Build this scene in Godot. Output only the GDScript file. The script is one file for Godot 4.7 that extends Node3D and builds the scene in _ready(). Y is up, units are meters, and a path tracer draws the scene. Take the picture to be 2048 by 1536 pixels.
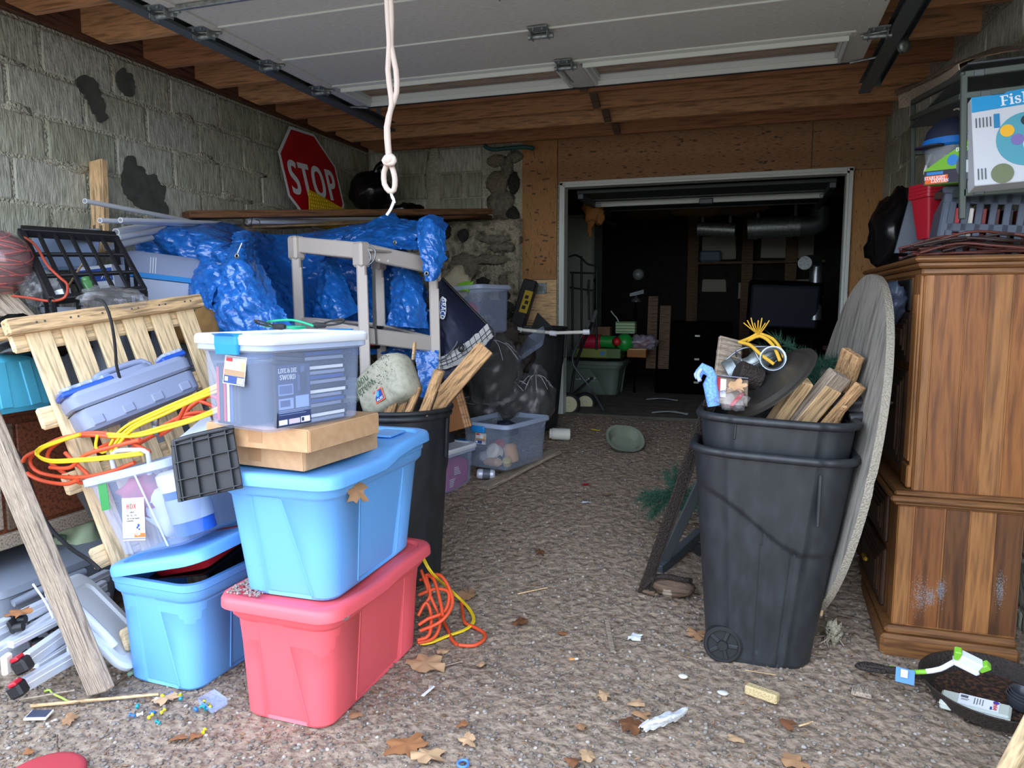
extends Node3D

var M := {}
var taken := {}
var rng := RandomNumberGenerator.new()
var fn := FastNoiseLite.new()

func _ready() -> void:
	rng.seed = 7
	fn.seed = 3
	fn.frequency = 1.0
	set_camera_and_light()
	make_materials()
	room_shell()
	overhead_door()
	back_room()
	left_ledge()
	left_heap()
	front_totes()
	shelf_and_cans()
	right_side()
	floor_things()

func set_camera_and_light() -> void:
	var cam := Camera3D.new()
	cam.name = "camera"
	cam.fov = 55.81
	cam.near = 0.05
	cam.position = Vector3(0, 1.4, 0)
	cam.rotation_degrees = Vector3(-6.414, 18.067, 0)
	add_child(cam)
	cam.make_current()
	var we := WorldEnvironment.new()
	we.name = "environment"
	var e := Environment.new()
	e.background_mode = Environment.BG_SKY
	var sky := Sky.new()
	var sm := ProceduralSkyMaterial.new()
	sm.sky_top_color = Color(0.80, 0.87, 0.98)
	sm.sky_horizon_color = Color(0.98, 0.99, 1.0)
	sm.ground_bottom_color = Color(0.36, 0.36, 0.32)
	sm.ground_horizon_color = Color(0.50, 0.52, 0.46)
	sm.sky_energy_multiplier = 1.15
	sky.sky_material = sm
	e.sky = sky
	e.tonemap_mode = Environment.TONE_MAPPER_LINEAR
	e.tonemap_exposure = 4.7
	e.sdfgi_enabled = true
	e.ssao_enabled = true
	e.ssil_enabled = true
	we.environment = e
	add_child(we)

# ---------------------------------------------------------------- helpers
func v(x: float, y: float, z: float) -> Vector3:
	return Vector3(x, y, z)

func numbered(called: String) -> String:
	if not taken.has(called):
		taken[called] = 0
		return called
	taken[called] += 1
	return "%s_%03d" % [called, taken[called]]

func tag(o: Node, label: String, category: String, group := "", kind := "") -> void:
	if label: o.set_meta("label", label)
	if category: o.set_meta("category", category)
	if group: o.set_meta("group", group)
	if kind: o.set_meta("kind", kind)

func thing(called: String, label: String, category: String, at := Vector3.ZERO, turn := Vector3.ZERO, group := "") -> Node3D:
	var o := Node3D.new()
	o.name = numbered(called)
	add_child(o)
	o.position = at
	o.rotation_degrees = turn
	tag(o, label, category, group)
	return o

func structure(called: String, at := Vector3.ZERO, turn := Vector3.ZERO) -> Node3D:
	var o := Node3D.new()
	o.name = numbered(called)
	add_child(o)
	o.position = at
	o.rotation_degrees = turn
	o.set_meta("kind", "structure")
	return o

func part(parent: Node, called: String, shape: Variant, mat: Material, at := Vector3.ZERO, turn := Vector3.ZERO, label := "") -> MeshInstance3D:
	var o := MeshInstance3D.new()
	o.name = numbered(called) if parent == self else called
	o.mesh = shape.done() if shape is Shape else shape
	o.material_override = mat
	o.position = at
	o.rotation_degrees = turn
	if label: o.set_meta("label", label)
	parent.add_child(o, true)
	return o

func single(called: String, label: String, category: String, shape: Variant, mat: Material, at := Vector3.ZERO, turn := Vector3.ZERO, group := "") -> MeshInstance3D:
	var o := part(self, called, shape, mat, at, turn)
	tag(o, label, category, group)
	return o

func copy_of(o: Node3D, at: Vector3, turn: Vector3, label := "") -> Node3D:
	var c: Node3D = o.duplicate()
	c.name = numbered(String(o.name).rstrip("0123456789_"))
	add_child(c)
	c.position = at
	c.rotation_degrees = turn
	if label: c.set_meta("label", label)
	return c

# a frame whose x axis runs from a to b
func along(o: Node3D, a: Vector3, b: Vector3, up := Vector3.UP) -> Node3D:
	var x := (b - a).normalized()
	var z := x.cross(up).normalized()
	o.transform = Transform3D(Basis(x, z.cross(x), z), (a + b) / 2)
	return o

# a frame from three corner points: x towards b, y roughly towards c
func framed(o: Node3D, at: Vector3, b: Vector3, c: Vector3) -> Node3D:
	var x := (b - at).normalized()
	var z := x.cross(c - at).normalized()
	o.transform = Transform3D(Basis(x, z.cross(x), z), at)
	return o

class Shape:
	var st := SurfaceTool.new()
	var group := 0
	var t := Transform3D()

	func _init() -> void:
		st.begin(Mesh.PRIMITIVE_TRIANGLES)

	func tri(a: Vector3, b: Vector3, c: Vector3) -> void:
		st.add_vertex(t * a)
		st.add_vertex(t * b)
		st.add_vertex(t * c)

	func quad(a: Vector3, b: Vector3, c: Vector3, d: Vector3) -> void:
		tri(a, b, c)
		tri(a, c, d)

	func flat() -> void:
		st.set_smooth_group(-1)

	func smooth() -> void:
		group += 1
		st.set_smooth_group(group)

	func box(c: Vector3, s: Vector3, ch := 0.004, turn := Vector3.ZERO) -> Shape:
		flat()
		var keep := t
		t = t * Transform3D(Basis.from_euler(turn * PI / 180.0), c)
		var h := s / 2
		ch = minf(ch, minf(h.x, minf(h.y, h.z)) * 0.8)
		if ch <= 0.0005:
			for k in 3:
				for g: float in [-1.0, 1.0]:
					var n := Vector3.ZERO
					n[k] = g * h[k]
					var a := Vector3.ZERO
					a[(k + 1) % 3] = h[(k + 1) % 3]
					var b := Vector3.ZERO
					b[(k + 2) % 3] = h[(k + 2) % 3] * g
					quad(n - a - b, n - a + b, n + a + b, n + a - b)
			t = keep
			return self
		var i := h - Vector3(ch, ch, ch)
		for k in 3:
			var k1 := (k + 1) % 3
			var k2 := (k + 2) % 3
			for g: float in [-1.0, 1.0]:
				var n := Vector3.ZERO
				n[k] = g * h[k]
				var a := Vector3.ZERO
				a[k1] = i[k1]
				var b := Vector3.ZERO
				b[k2] = i[k2] * g
				quad(n - a - b, n - a + b, n + a + b, n + a - b)
				for g2: float in [-1.0, 1.0]:
					var e0 := Vector3.ZERO
					e0[k] = g * h[k]
					e0[k1] = g2 * i[k1]
					var e1 := Vector3.ZERO
					e1[k] = g * i[k]
					e1[k1] = g2 * h[k1]
					var l := Vector3.ZERO
					l[k2] = i[k2]
					if g * g2 > 0:
						quad(e0 - l, e0 + l, e1 + l, e1 - l)
					else:
						quad(e0 - l, e1 - l, e1 + l, e0 + l)
		for gx: float in [-1.0, 1.0]:
			for gy: float in [-1.0, 1.0]:
				for gz: float in [-1.0, 1.0]:
					var p := Vector3(gx * h.x, gy * i.y, gz * i.z)
					var q := Vector3(gx * i.x, gy * h.y, gz * i.z)
					var r := Vector3(gx * i.x, gy * i.y, gz * h.z)
					if gx * gy * gz > 0: tri(p, r, q)
					else: tri(p, q, r)
		t = keep
		return self

	# skin over rings of equal length; hard: rings where the shading breaks
	func loft(rings: Array, closed := true, cap0 := false, cap1 := false, hard := []) -> Shape:
		smooth()
		var n: int = rings[0].size()
		for k in rings.size() - 1:
			if k in hard: smooth()
			var a: PackedVector3Array = rings[k]
			var b: PackedVector3Array = rings[k + 1]
			for j in (n if closed else n - 1):
				var j2 := (j + 1) % n
				quad(a[j], b[j], b[j2], a[j2])
		if cap0: cap(rings[0], true)
		if cap1: cap(rings[-1], false)
		return self

	func cap(ring: PackedVector3Array, turned: bool) -> void:
		flat()
		var m := Vector3.ZERO
		for p in ring: m += p
		m /= ring.size()
		for j in ring.size():
			var j2 := (j + 1) % ring.size()
			if turned: tri(m, ring[j], ring[j2])
			else: tri(m, ring[j2], ring[j])

	# profile of (radius, height) turned round y
	func lathe(profile: Array, seg := 24, hard := [], c := Vector3.ZERO) -> Shape:
		var rings := []
		for p: Vector2 in profile:
			var r := PackedVector3Array()
			for j in seg:
				var a := TAU * j / seg
				r.append(c + Vector3(cos(a) * p.x, p.y, sin(a) * p.x))
			rings.append(r)
		return loft(rings, true, profile[0].x > 0.0005, profile[-1].x > 0.0005, hard)

	func tube(pts: Array, r: Variant, sides := 8, closed := false) -> Shape:
		var rings := []
		var n := pts.size()
		var d0: Vector3 = (pts[1] - pts[0]).normalized()
		var side := d0.cross(Vector3.UP if absf(d0.y) < 0.9 else Vector3.RIGHT).normalized()
		for k in n:
			var a: Vector3 = pts[(k - 1 + n) % n] if closed else pts[maxi(k - 1, 0)]
			var b: Vector3 = pts[(k + 1) % n] if closed else pts[mini(k + 1, n - 1)]
			var d := (b - a).normalized()
			side = (side - d * side.dot(d)).normalized()
			var up := d.cross(side)
			var rr: float = r[k] if r is Array else r
			var ring := PackedVector3Array()
			for j in sides:
				var w := TAU * j / sides
				ring.append(pts[k] + (side * cos(w) + up * sin(w)) * rr)
			rings.append(ring)
		if closed: rings.append(rings[0])
		return loft(rings, true, not closed, not closed)

	# an outline in x,y pulled from z0 to z1
	func prism(outline: PackedVector2Array, z0: float, z1: float) -> Shape:
		flat()
		var idx := Geometry2D.triangulate_polygon(outline)
		for k in range(0, idx.size(), 3):
			var a := outline[idx[k]]
			var b := outline[idx[k + 1]]
			var c := outline[idx[k + 2]]
			tri(Vector3(a.x, a.y, z1), Vector3(b.x, b.y, z1), Vector3(c.x, c.y, z1))
			tri(Vector3(a.x, a.y, z0), Vector3(c.x, c.y, z0), Vector3(b.x, b.y, z0))
		for k in outline.size():
			var a := outline[k]
			var b := outline[(k + 1) % outline.size()]
			quad(Vector3(a.x, a.y, z0), Vector3(b.x, b.y, z0), Vector3(b.x, b.y, z1), Vector3(a.x, a.y, z1))
		return self

	# rows of points as a thin skin with thickness
	func sheet(rows: Array, thick := 0.002) -> Shape:
		smooth()
		var m := rows.size()
		var n: int = rows[0].size()
		var back := []
		for i in m:
			var line := PackedVector3Array()
			for j in n:
				var du: Vector3 = rows[i][mini(j + 1, n - 1)] - rows[i][maxi(j - 1, 0)]
				var dv: Vector3 = rows[mini(i + 1, m - 1)][j] - rows[maxi(i - 1, 0)][j]
				line.append(rows[i][j] - du.cross(dv).normalized() * thick)
			back.append(line)
		for i in m - 1:
			for j in n - 1:
				quad(rows[i][j], rows[i][j + 1], rows[i + 1][j + 1], rows[i + 1][j])
		smooth()
		for i in m - 1:
			for j in n - 1:
				quad(back[i][j], back[i + 1][j], back[i + 1][j + 1], back[i][j + 1])
		flat()
		for i in m - 1:
			quad(rows[i][0], rows[i + 1][0], back[i + 1][0], back[i][0])
			quad(rows[i][n - 1], back[i][n - 1], back[i + 1][n - 1], rows[i + 1][n - 1])
		for j in n - 1:
			quad(rows[0][j], back[0][j], back[0][j + 1], rows[0][j + 1])
			quad(rows[m - 1][j], rows[m - 1][j + 1], back[m - 1][j + 1], back[m - 1][j])
		return self

	func done() -> ArrayMesh:
		st.generate_normals()
		return st.commit()

func box(s: Vector3, ch := 0.004, c := Vector3.ZERO) -> Shape:
	return Shape.new().box(c, s, ch)

func bar(a: Vector3, b: Vector3, w: float, h: float, up := Vector3.UP, ch := 0.003, sh: Shape = null) -> Shape:
	if sh == null: sh = Shape.new()
	var x := (b - a).normalized()
	var z := x.cross(up).normalized()
	sh.t = Transform3D(Basis(x, z.cross(x), z), (a + b) / 2)
	sh.box(Vector3.ZERO, Vector3((b - a).length(), h, w), ch)
	sh.t = Transform3D()
	return sh

func rod(a: Vector3, b: Vector3, r: float, sides := 10) -> Shape:
	return Shape.new().tube([a, b], r, sides)

# a smooth path through points
func curve(pts: Array, step := 0.02, closed := false) -> Array:
	var out := []
	var n := pts.size()
	for k in (n if closed else n - 1):
		var p0: Vector3 = pts[(k - 1 + n) % n] if closed or k > 0 else pts[0]
		var p1: Vector3 = pts[k]
		var p2: Vector3 = pts[(k + 1) % n]
		var p3: Vector3 = pts[(k + 2) % n] if closed or k + 2 < n else pts[n - 1]
		var m := maxi(2, int(p1.distance_to(p2) / step))
		for i in m:
			out.append(p1.cubic_interpolate(p2, p0, p3, float(i) / m))
	if not closed: out.append(pts[n - 1])
	return out

# rounded rectangle of width w (x) and depth d (z) at height y
func rrect(w: float, d: float, r: float, y: float, n := 4, c := Vector3.ZERO) -> PackedVector3Array:
	var out := PackedVector3Array()
	r = minf(r, minf(w, d) / 2 - 0.0005)
	for k in 4:
		var cx := (w / 2 - r) * (1 if k in [0, 3] else -1)
		var cz := (d / 2 - r) * (1 if k < 2 else -1)
		for i in n + 1:
			var a := PI / 2 * (k + float(i) / n)
			out.append(c + Vector3(cx + cos(a) * r, y, cz + sin(a) * r))
	return out

# flat picture on a thin quad, facing +z, centred
func print_card(w: float, h: float) -> ArrayMesh:
	var st := SurfaceTool.new()
	st.begin(Mesh.PRIMITIVE_TRIANGLES)
	var p := [Vector3(-w / 2, h / 2, 0), Vector3(w / 2, h / 2, 0), Vector3(w / 2, -h / 2, 0), Vector3(-w / 2, -h / 2, 0)]
	var u := [Vector2(0, 0), Vector2(1, 0), Vector2(1, 1), Vector2(0, 1)]
	for k in [0, 1, 2, 0, 2, 3]:
		st.set_normal(Vector3.BACK)
		st.set_uv(u[k])
		st.add_vertex(p[k])
	return st.commit()

func lettering(what: String, height: float, depth := 0.0006, serif := false, bold := false) -> TextMesh:
	var m := TextMesh.new()
	m.text = what
	var f := SystemFont.new()
	f.font_names = PackedStringArray(["Droid Serif" if serif else "Droid Sans"])
	if bold: f.font_weight = 700
	m.font = f
	m.font_size = 64
	m.pixel_size = height / 46.0
	m.depth = depth
	m.curve_step = 2.0
	return m

func write_on(parent: Node3D, called: String, what: String, height: float, mat: Material, at: Vector3, turn := Vector3.ZERO, squeeze := 1.0, serif := false, bold := false) -> MeshInstance3D:
	var o := part(parent, called, lettering(what, height, 0.0006, serif, bold), mat, at, turn)
	o.scale = Vector3(squeeze, 1, 1)
	return o

# ---------------------------------------------------------------- materials
func ramp(colors: Array, stops := []) -> Gradient:
	var g := Gradient.new()
	var c := PackedColorArray()
	var o := PackedFloat32Array()
	for k in colors.size():
		c.append(Color(colors[k]))
		o.append(stops[k] if stops else float(k) / (colors.size() - 1))
	g.colors = c
	g.offsets = o
	return g

func noise(freq: float, octaves := 4, colors: Variant = null, stops := [], kind := FastNoiseLite.TYPE_SIMPLEX_SMOOTH, size := 512, as_bump := 0.0, warp := 0.0) -> NoiseTexture2D:
	var f := FastNoiseLite.new()
	f.noise_type = kind
	f.seed = rng.randi() % 1000
	f.frequency = freq
	f.fractal_octaves = octaves
	if warp > 0:
		f.domain_warp_enabled = true
		f.domain_warp_amplitude = warp
		f.domain_warp_frequency = 0.01
	var n := NoiseTexture2D.new()
	n.width = size
	n.height = size
	n.seamless = true
	n.noise = f
	if colors is Array: n.color_ramp = ramp(colors, stops)
	if as_bump > 0:
		n.as_normal_map = true
		n.bump_strength = as_bump
	return n

func plain(color: String, rough := 0.6, metal := 0.0) -> StandardMaterial3D:
	var m := StandardMaterial3D.new()
	m.albedo_color = Color(color)
	m.roughness = rough
	m.metallic = metal
	return m

func patterned(tex: Texture2D, scale: Vector3, rough := 0.8, bump: Texture2D = null, bump_scale := 1.0, tint := "ffffff") -> StandardMaterial3D:
	var m := plain(tint, rough)
	m.albedo_texture = tex
	m.uv1_triplanar = true
	m.uv1_scale = scale
	m.uv1_triplanar_sharpness = 4.0
	if bump:
		m.normal_enabled = true
		m.normal_texture = bump
		m.normal_scale = bump_scale
	return m

func glassy(color: String, alpha: float, rough := 0.1) -> StandardMaterial3D:
	var m := plain(color, rough)
	m.albedo_color.a = alpha
	m.transparency = BaseMaterial3D.TRANSPARENCY_ALPHA
	m.cull_mode = BaseMaterial3D.CULL_DISABLED
	return m

func tinted(m: StandardMaterial3D, tint: String) -> StandardMaterial3D:
	var c: StandardMaterial3D = m.duplicate()
	c.albedo_color = Color(tint)
	return c

func make_materials() -> void:
	var bump_fine := noise(0.12, 3, null, [], FastNoiseLite.TYPE_SIMPLEX_SMOOTH, 256, 6.0)
	var bump_rough := noise(0.06, 5, null, [], FastNoiseLite.TYPE_SIMPLEX_SMOOTH, 512, 10.0)
	var bump_soft := noise(0.015, 3, null, [], FastNoiseLite.TYPE_SIMPLEX_SMOOTH, 256, 4.0)
	M.bump_fine = bump_fine
	M.bump_rough = bump_rough
	M.bump_soft = bump_soft
	# masonry
	var block := noise(0.02, 5, ["8f9083", "aaab9e", "b9baad", "c8c9bd"], [0.1, 0.4, 0.62, 0.9])
	M.block = [patterned(block, v(2.6, 0.5, 2.6), 0.95, bump_rough, 0.5, "f2f2ea"), patterned(block, v(2.2, 0.4, 2.2), 0.95, bump_rough, 0.5, "dfe1d6"), patterned(block, v(3, 0.6, 3), 0.95, bump_rough, 0.5, "ffffff")]
	M.mortar = patterned(noise(0.03, 5, ["a3a290", "b5b4a2", "c4c2b0"]), v(1.5, 1.5, 1.5), 0.95, bump_rough, 1.4)
	M.patch = patterned(noise(0.02, 3, ["3f413b", "4a4c46", "52544d"]), v(1, 1, 1), 0.9, bump_soft, 0.5)
	M.stone = [patterned(noise(0.02, 4, ["57544a", "7d7869", "8f8a7a"]), v(2, 2, 2), 0.9, bump_rough, 1.5), patterned(noise(0.02, 4, ["6b655a", "8d8271", "6f6a61"]), v(2, 2, 2), 0.9, bump_rough, 1.5), patterned(noise(0.03, 4, ["1d1d1c", "2f2f2c", "45433d"]), v(2, 2, 2), 0.9, bump_rough, 1.2)]
	M.rubble = patterned(noise(0.012, 5, ["5d5746", "98907b", "b3aa93", "7f7763"], [0.1, 0.4, 0.6, 0.85]), v(1.2, 1.2, 1.2), 0.95, bump_rough, 1.6)
	M.dirt = patterned(noise(0.035, 5, ["786555", "8a7765", "978470", "a3917d"], [0.1, 0.4, 0.6, 0.9], FastNoiseLite.TYPE_SIMPLEX_SMOOTH, 1024), v(0.55, 0.55, 0.55), 0.97, bump_rough, 0.45)
	M.slab = patterned(noise(0.02, 4, ["46423b", "5b564d", "6b655b"]), v(0.8, 0.8, 0.8), 0.9, bump_soft, 0.6)
	# wood, grain along local x
	var grain := noise(0.012, 4, ["9c9c9c", "dddddd", "ffffff", "d0d0d0"], [0.15, 0.42, 0.6, 0.9], FastNoiseLite.TYPE_SIMPLEX_SMOOTH, 512, 0.0, 20.0)
	var knotty := noise(0.02, 2, ["5a5a5a", "e2e2e2", "ffffff", "d2d2d2"], [0.02, 0.15, 0.55, 0.95], FastNoiseLite.TYPE_SIMPLEX_SMOOTH, 512, 0.0, 12.0)
	M.grain = grain
	M.pine = patterned(grain, v(0.7, 9, 9), 0.75, null, 1, "e3bd8c")
	M.pine_pale = patterned(noise(0.012, 4, ["b9b9b9", "e8e8e8", "ffffff", "e0e0e0"], [0.15, 0.4, 0.6, 0.9], FastNoiseLite.TYPE_SIMPLEX_SMOOTH, 512, 0.0, 20.0), v(0.7, 7, 7), 0.75, null, 1, "efd2a4")
	var soft := noise(0.012, 3, ["b4b4b4", "e6e6e6", "ffffff", "dcdcdc"], [0.15, 0.4, 0.6, 0.9], FastNoiseLite.TYPE_SIMPLEX_SMOOTH, 512, 0.0, 20.0)
	M.joist = [patterned(soft, v(0.5, 8, 8), 0.8, null, 1, "bd8a60"), patterned(soft, v(0.6, 6, 6), 0.8, null, 1, "cf9d70"), patterned(soft, v(0.4, 7, 7), 0.8, null, 1, "a87450")]
	M.deck = patterned(grain, v(6, 6, 0.6), 0.85, null, 1, "6d4630")
	M.weathered = patterned(grain, v(0.8, 14, 14), 0.9, bump_fine, 0.5, "ab9a86")
	M.weathered_dark = patterned(grain, v(0.8, 12, 12), 0.9, bump_fine, 0.4, "6f5a48")
	M.brown_board = patterned(grain, v(0.6, 9, 9), 0.8, null, 1, "7b5334")
	M.plywood = patterned(knotty, v(5, 0.9, 5), 0.8, null, 1, "a87a4c")
	M.plywood_wide = patterned(knotty, v(1.1, 4, 4), 0.8, null, 1, "9c7553")
	M.split = patterned(grain, v(1.2, 10, 10), 0.85, bump_fine, 0.5, "c89d6d")
	M.walnut = patterned(noise(0.012, 4, ["6b4423", "8d5d31", "a06c3a", "7a4f2b"], [0.15, 0.42, 0.62, 0.88], FastNoiseLite.TYPE_SIMPLEX_SMOOTH, 512, 0.0, 30.0), v(4, 0.28, 4), 0.5)
	M.walnut_across = patterned(noise(0.012, 4, ["5b3a20", "77502c", "865a32"], [0.2, 0.5, 0.8]), v(0.6, 8, 8), 0.45)
	M.walnut_dark = patterned(grain, v(6, 0.8, 6), 0.5, null, 1, "4b3222")
	M.grey_wood = patterned(noise(0.012, 5, ["6e6a62", "8b877e", "9c978d", "7f7b76"], [0.2, 0.45, 0.65, 0.9], FastNoiseLite.TYPE_SIMPLEX_SMOOTH, 512, 0.0, 25.0), v(3, 0.5, 3), 0.85, bump_soft, 0.4)
	M.grey_edge = patterned(noise(0.08, 3, ["827b6a", "a0988a"]), v(3, 3, 3), 0.9, bump_fine, 0.8)
	M.red_brown = patterned(grain, v(0.6, 8, 8), 0.6, null, 1, "7b4226")
	M.cardboard = patterned(noise(0.02, 3, ["b48c65", "bd956d", "c49d75"]), v(2, 2, 2), 0.85)
	M.card_tape = plain("ad825a", 0.4)
	# plastics
	M.blue_tote = plain("68a8e8", 0.42)
	M.red_tote = plain("df5a62", 0.45)
	M.grit = patterned(noise(0.1, 3, ["6d5f56", "b4aaa2"]), v(4, 4, 4), 0.95)
	M.black_plastic = patterned(noise(0.02, 4, ["1c1e21", "25282b", "2f3235"]), v(1.5, 0.6, 1.5), 0.5)
	M.black = plain("17181b", 0.5)
	M.pitch = plain("08080a", 0.9)
	M.pitch.metallic_specular = 0.1
	M.black_gloss = plain("0e0e10", 0.25)
	M.rubber = plain("1e1e1f", 0.8)
	M.white = plain("e6ebf2", 0.45)
	M.off_white = plain("d8d6cc", 0.6)
	M.pvc = plain("dfe3e8", 0.35)
	M.taupe = plain("b9b0a8", 0.5)
	M.taupe_top = plain("a09a93", 0.55)
	M.frost = glassy("b9cbee", 0.25, 0.4)
	M.frost_rim = glassy("c6d5f2", 0.6, 0.4)
	M.clear = glassy("dfe8f5", 0.14, 0.08)
	M.film = glassy("cfd2d6", 0.07, 0.1)
	M.film.normal_enabled = true
	M.film.normal_texture = bump_rough
	M.film.normal_scale = 0.35
	M.film.metallic_specular = 0.9
	M.crease = glassy("e8eaee", 0.55, 0.3)
	M.film.uv1_triplanar = true
	M.film.uv1_scale = v(5, 2.5, 5)
	M.pane = glassy("4d5454", 0.12, 0.05)
	M.pane.metallic_specular = 0.3
	M.grey_bin = plain("7f8794", 0.5)
	M.grey_case = plain("8d99b4", 0.5)
	M.slate_case = plain("8791ab", 0.45)
	M.cobalt = plain("1c4fb0", 0.35)
	M.latch_blue = plain("1f86cf", 0.4)
	M.teal = plain("4eb1cf", 0.5)
	M.orange = plain("d9512a", 0.5)
	M.yellow = plain("e3c224", 0.5)
	M.green = plain("12863c", 0.4)
	M.lime = plain("7fc236", 0.5)
	M.mint = plain("1a9f72", 0.4)
	M.red = plain("b5182a", 0.4)
	M.magenta = plain("a02d74", 0.7)
	M.navy = patterned(noise(0.02, 3, ["10142a", "171c36", "1f2542"]), v(2, 2, 2), 0.7)
	M.tarp = patterned(noise(0.03, 4, ["1455a8", "1c69c0", "2f84d8"]), v(1.5, 1.5, 1.5), 0.28, noise(0.02, 5, null, [], FastNoiseLite.TYPE_SIMPLEX_SMOOTH, 512, 14.0), 0.35)
	M.tarp.uv1_scale = v(1.6, 1.6, 1.6)
	M.tarp.metallic_specular = 0.75
	M.steel = plain("8d949a", 0.35, 0.85)
	M.galvanised = patterned(noise(0.02, 3, ["6d7677", "8b9394", "a3aaab"]), v(3, 3, 3), 0.45)
	M.galvanised.metallic = 0.7
	M.dark_metal = plain("596164", 0.5, 0.4)
	M.iron = patterned(noise(0.05, 4, ["15110f", "2a211c", "40302a"]), v(3, 3, 3), 0.75, bump_rough, 0.8)
	M.aluminium = plain("d0d6e2", 0.35, 0.3)
	M.brass = plain("c9a13b", 0.4, 0.7)
	M.tread = plain("c7a414", 0.55)
	M.sign_red = plain("b60a1e", 0.3)
	M.sign_white = plain("dfeaf2", 0.3)
	M.rope = patterned(noise(0.08, 2, ["a8968a", "cdbdb0"]), v(12, 12, 12), 0.9)
	M.twine = plain("d3a42e", 0.8)
	M.cloth = patterned(noise(0.02, 3, ["96937f", "a9a693", "b3b09e"]), v(3, 3, 3), 0.9, bump_soft, 0.6)
	M.paper = plain("dfe3e6", 0.8)
	M.ink = plain("1d1f22", 0.7)
	M.ink_green = plain("3c5742", 0.8)
	M.ink_red = plain("c0322b", 0.7)
	M.ink_blue = plain("1f4596", 0.6)
	M.label_orange = plain("e0662a", 0.6)
	M.leaf = [plain("9a7350", 0.85), plain("b5926c", 0.85), plain("6f4527", 0.85), plain("8a5a34", 0.85)]
	M.pebble = [plain("8c857c", 0.9), plain("a9a49b", 0.9), plain("6a6159", 0.9), plain("c4c1ba", 0.9)]
	M.needle = plain("2a5240", 0.8)
	M.door_grey = patterned(noise(0.05, 4, ["a3a39d", "bebeb8", "d2d2cb"]), v(0.8, 1, 12), 0.6, noise(0.06, 4, null, [], FastNoiseLite.TYPE_SIMPLEX_SMOOTH, 512, 5.0), 0.6)
	M.door_white = plain("c9d0cb", 0.5)
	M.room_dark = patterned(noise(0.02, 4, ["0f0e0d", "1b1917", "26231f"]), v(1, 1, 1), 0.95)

# ---------------------------------------------------------------- the setting
func ground(z: float) -> float:
	var t := clampf((-z - 2.5) / 3.5, 0, 1)
	return 0.44 * (0.35 * t + 0.65 * t * t * (3 - 2 * t))

func rough_prism(w: float, h: float, dep: float, seed_at: float, amount: float) -> Shape:
	# a masonry piece with softened, uneven edges; centred
	var rings := []
	for k in 4:
		var z: float = [-dep / 2, dep / 2 - 0.010, dep / 2 - 0.002, dep / 2][k]
		var inset: float = [0.0, 0.0, 0.004, 0.012][k]
		var ring := PackedVector3Array()
		for p in rrect(w - inset * 2, h - inset * 2, 0.012, 0, 2):
			var j := 1.0 + amount * fn.get_noise_3d(p.x * 9 + seed_at, p.z * 9, seed_at * 1.7)
			ring.append(Vector3(p.x * j, p.z * j, z))
		rings.append(ring)
	return Shape.new().loft(rings, true, false, true)

func boulder(r: Vector3, s: float, rows := 7, seg := 12, lump := 0.25) -> Shape:
	var rings := []
	for i in rows + 1:
		var a := PI * i / rows
		var ring := PackedVector3Array()
		for j in seg:
			var b := TAU * j / seg
			var d := Vector3(sin(a) * cos(b), cos(a), sin(a) * sin(b))
			ring.append(d * r * (1.0 + lump * fn.get_noise_3d(d.x * 1.3 + s, d.y * 1.3, d.z * 1.3 + s)))
		rings.append(ring)
	return Shape.new().loft(rings)

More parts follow.
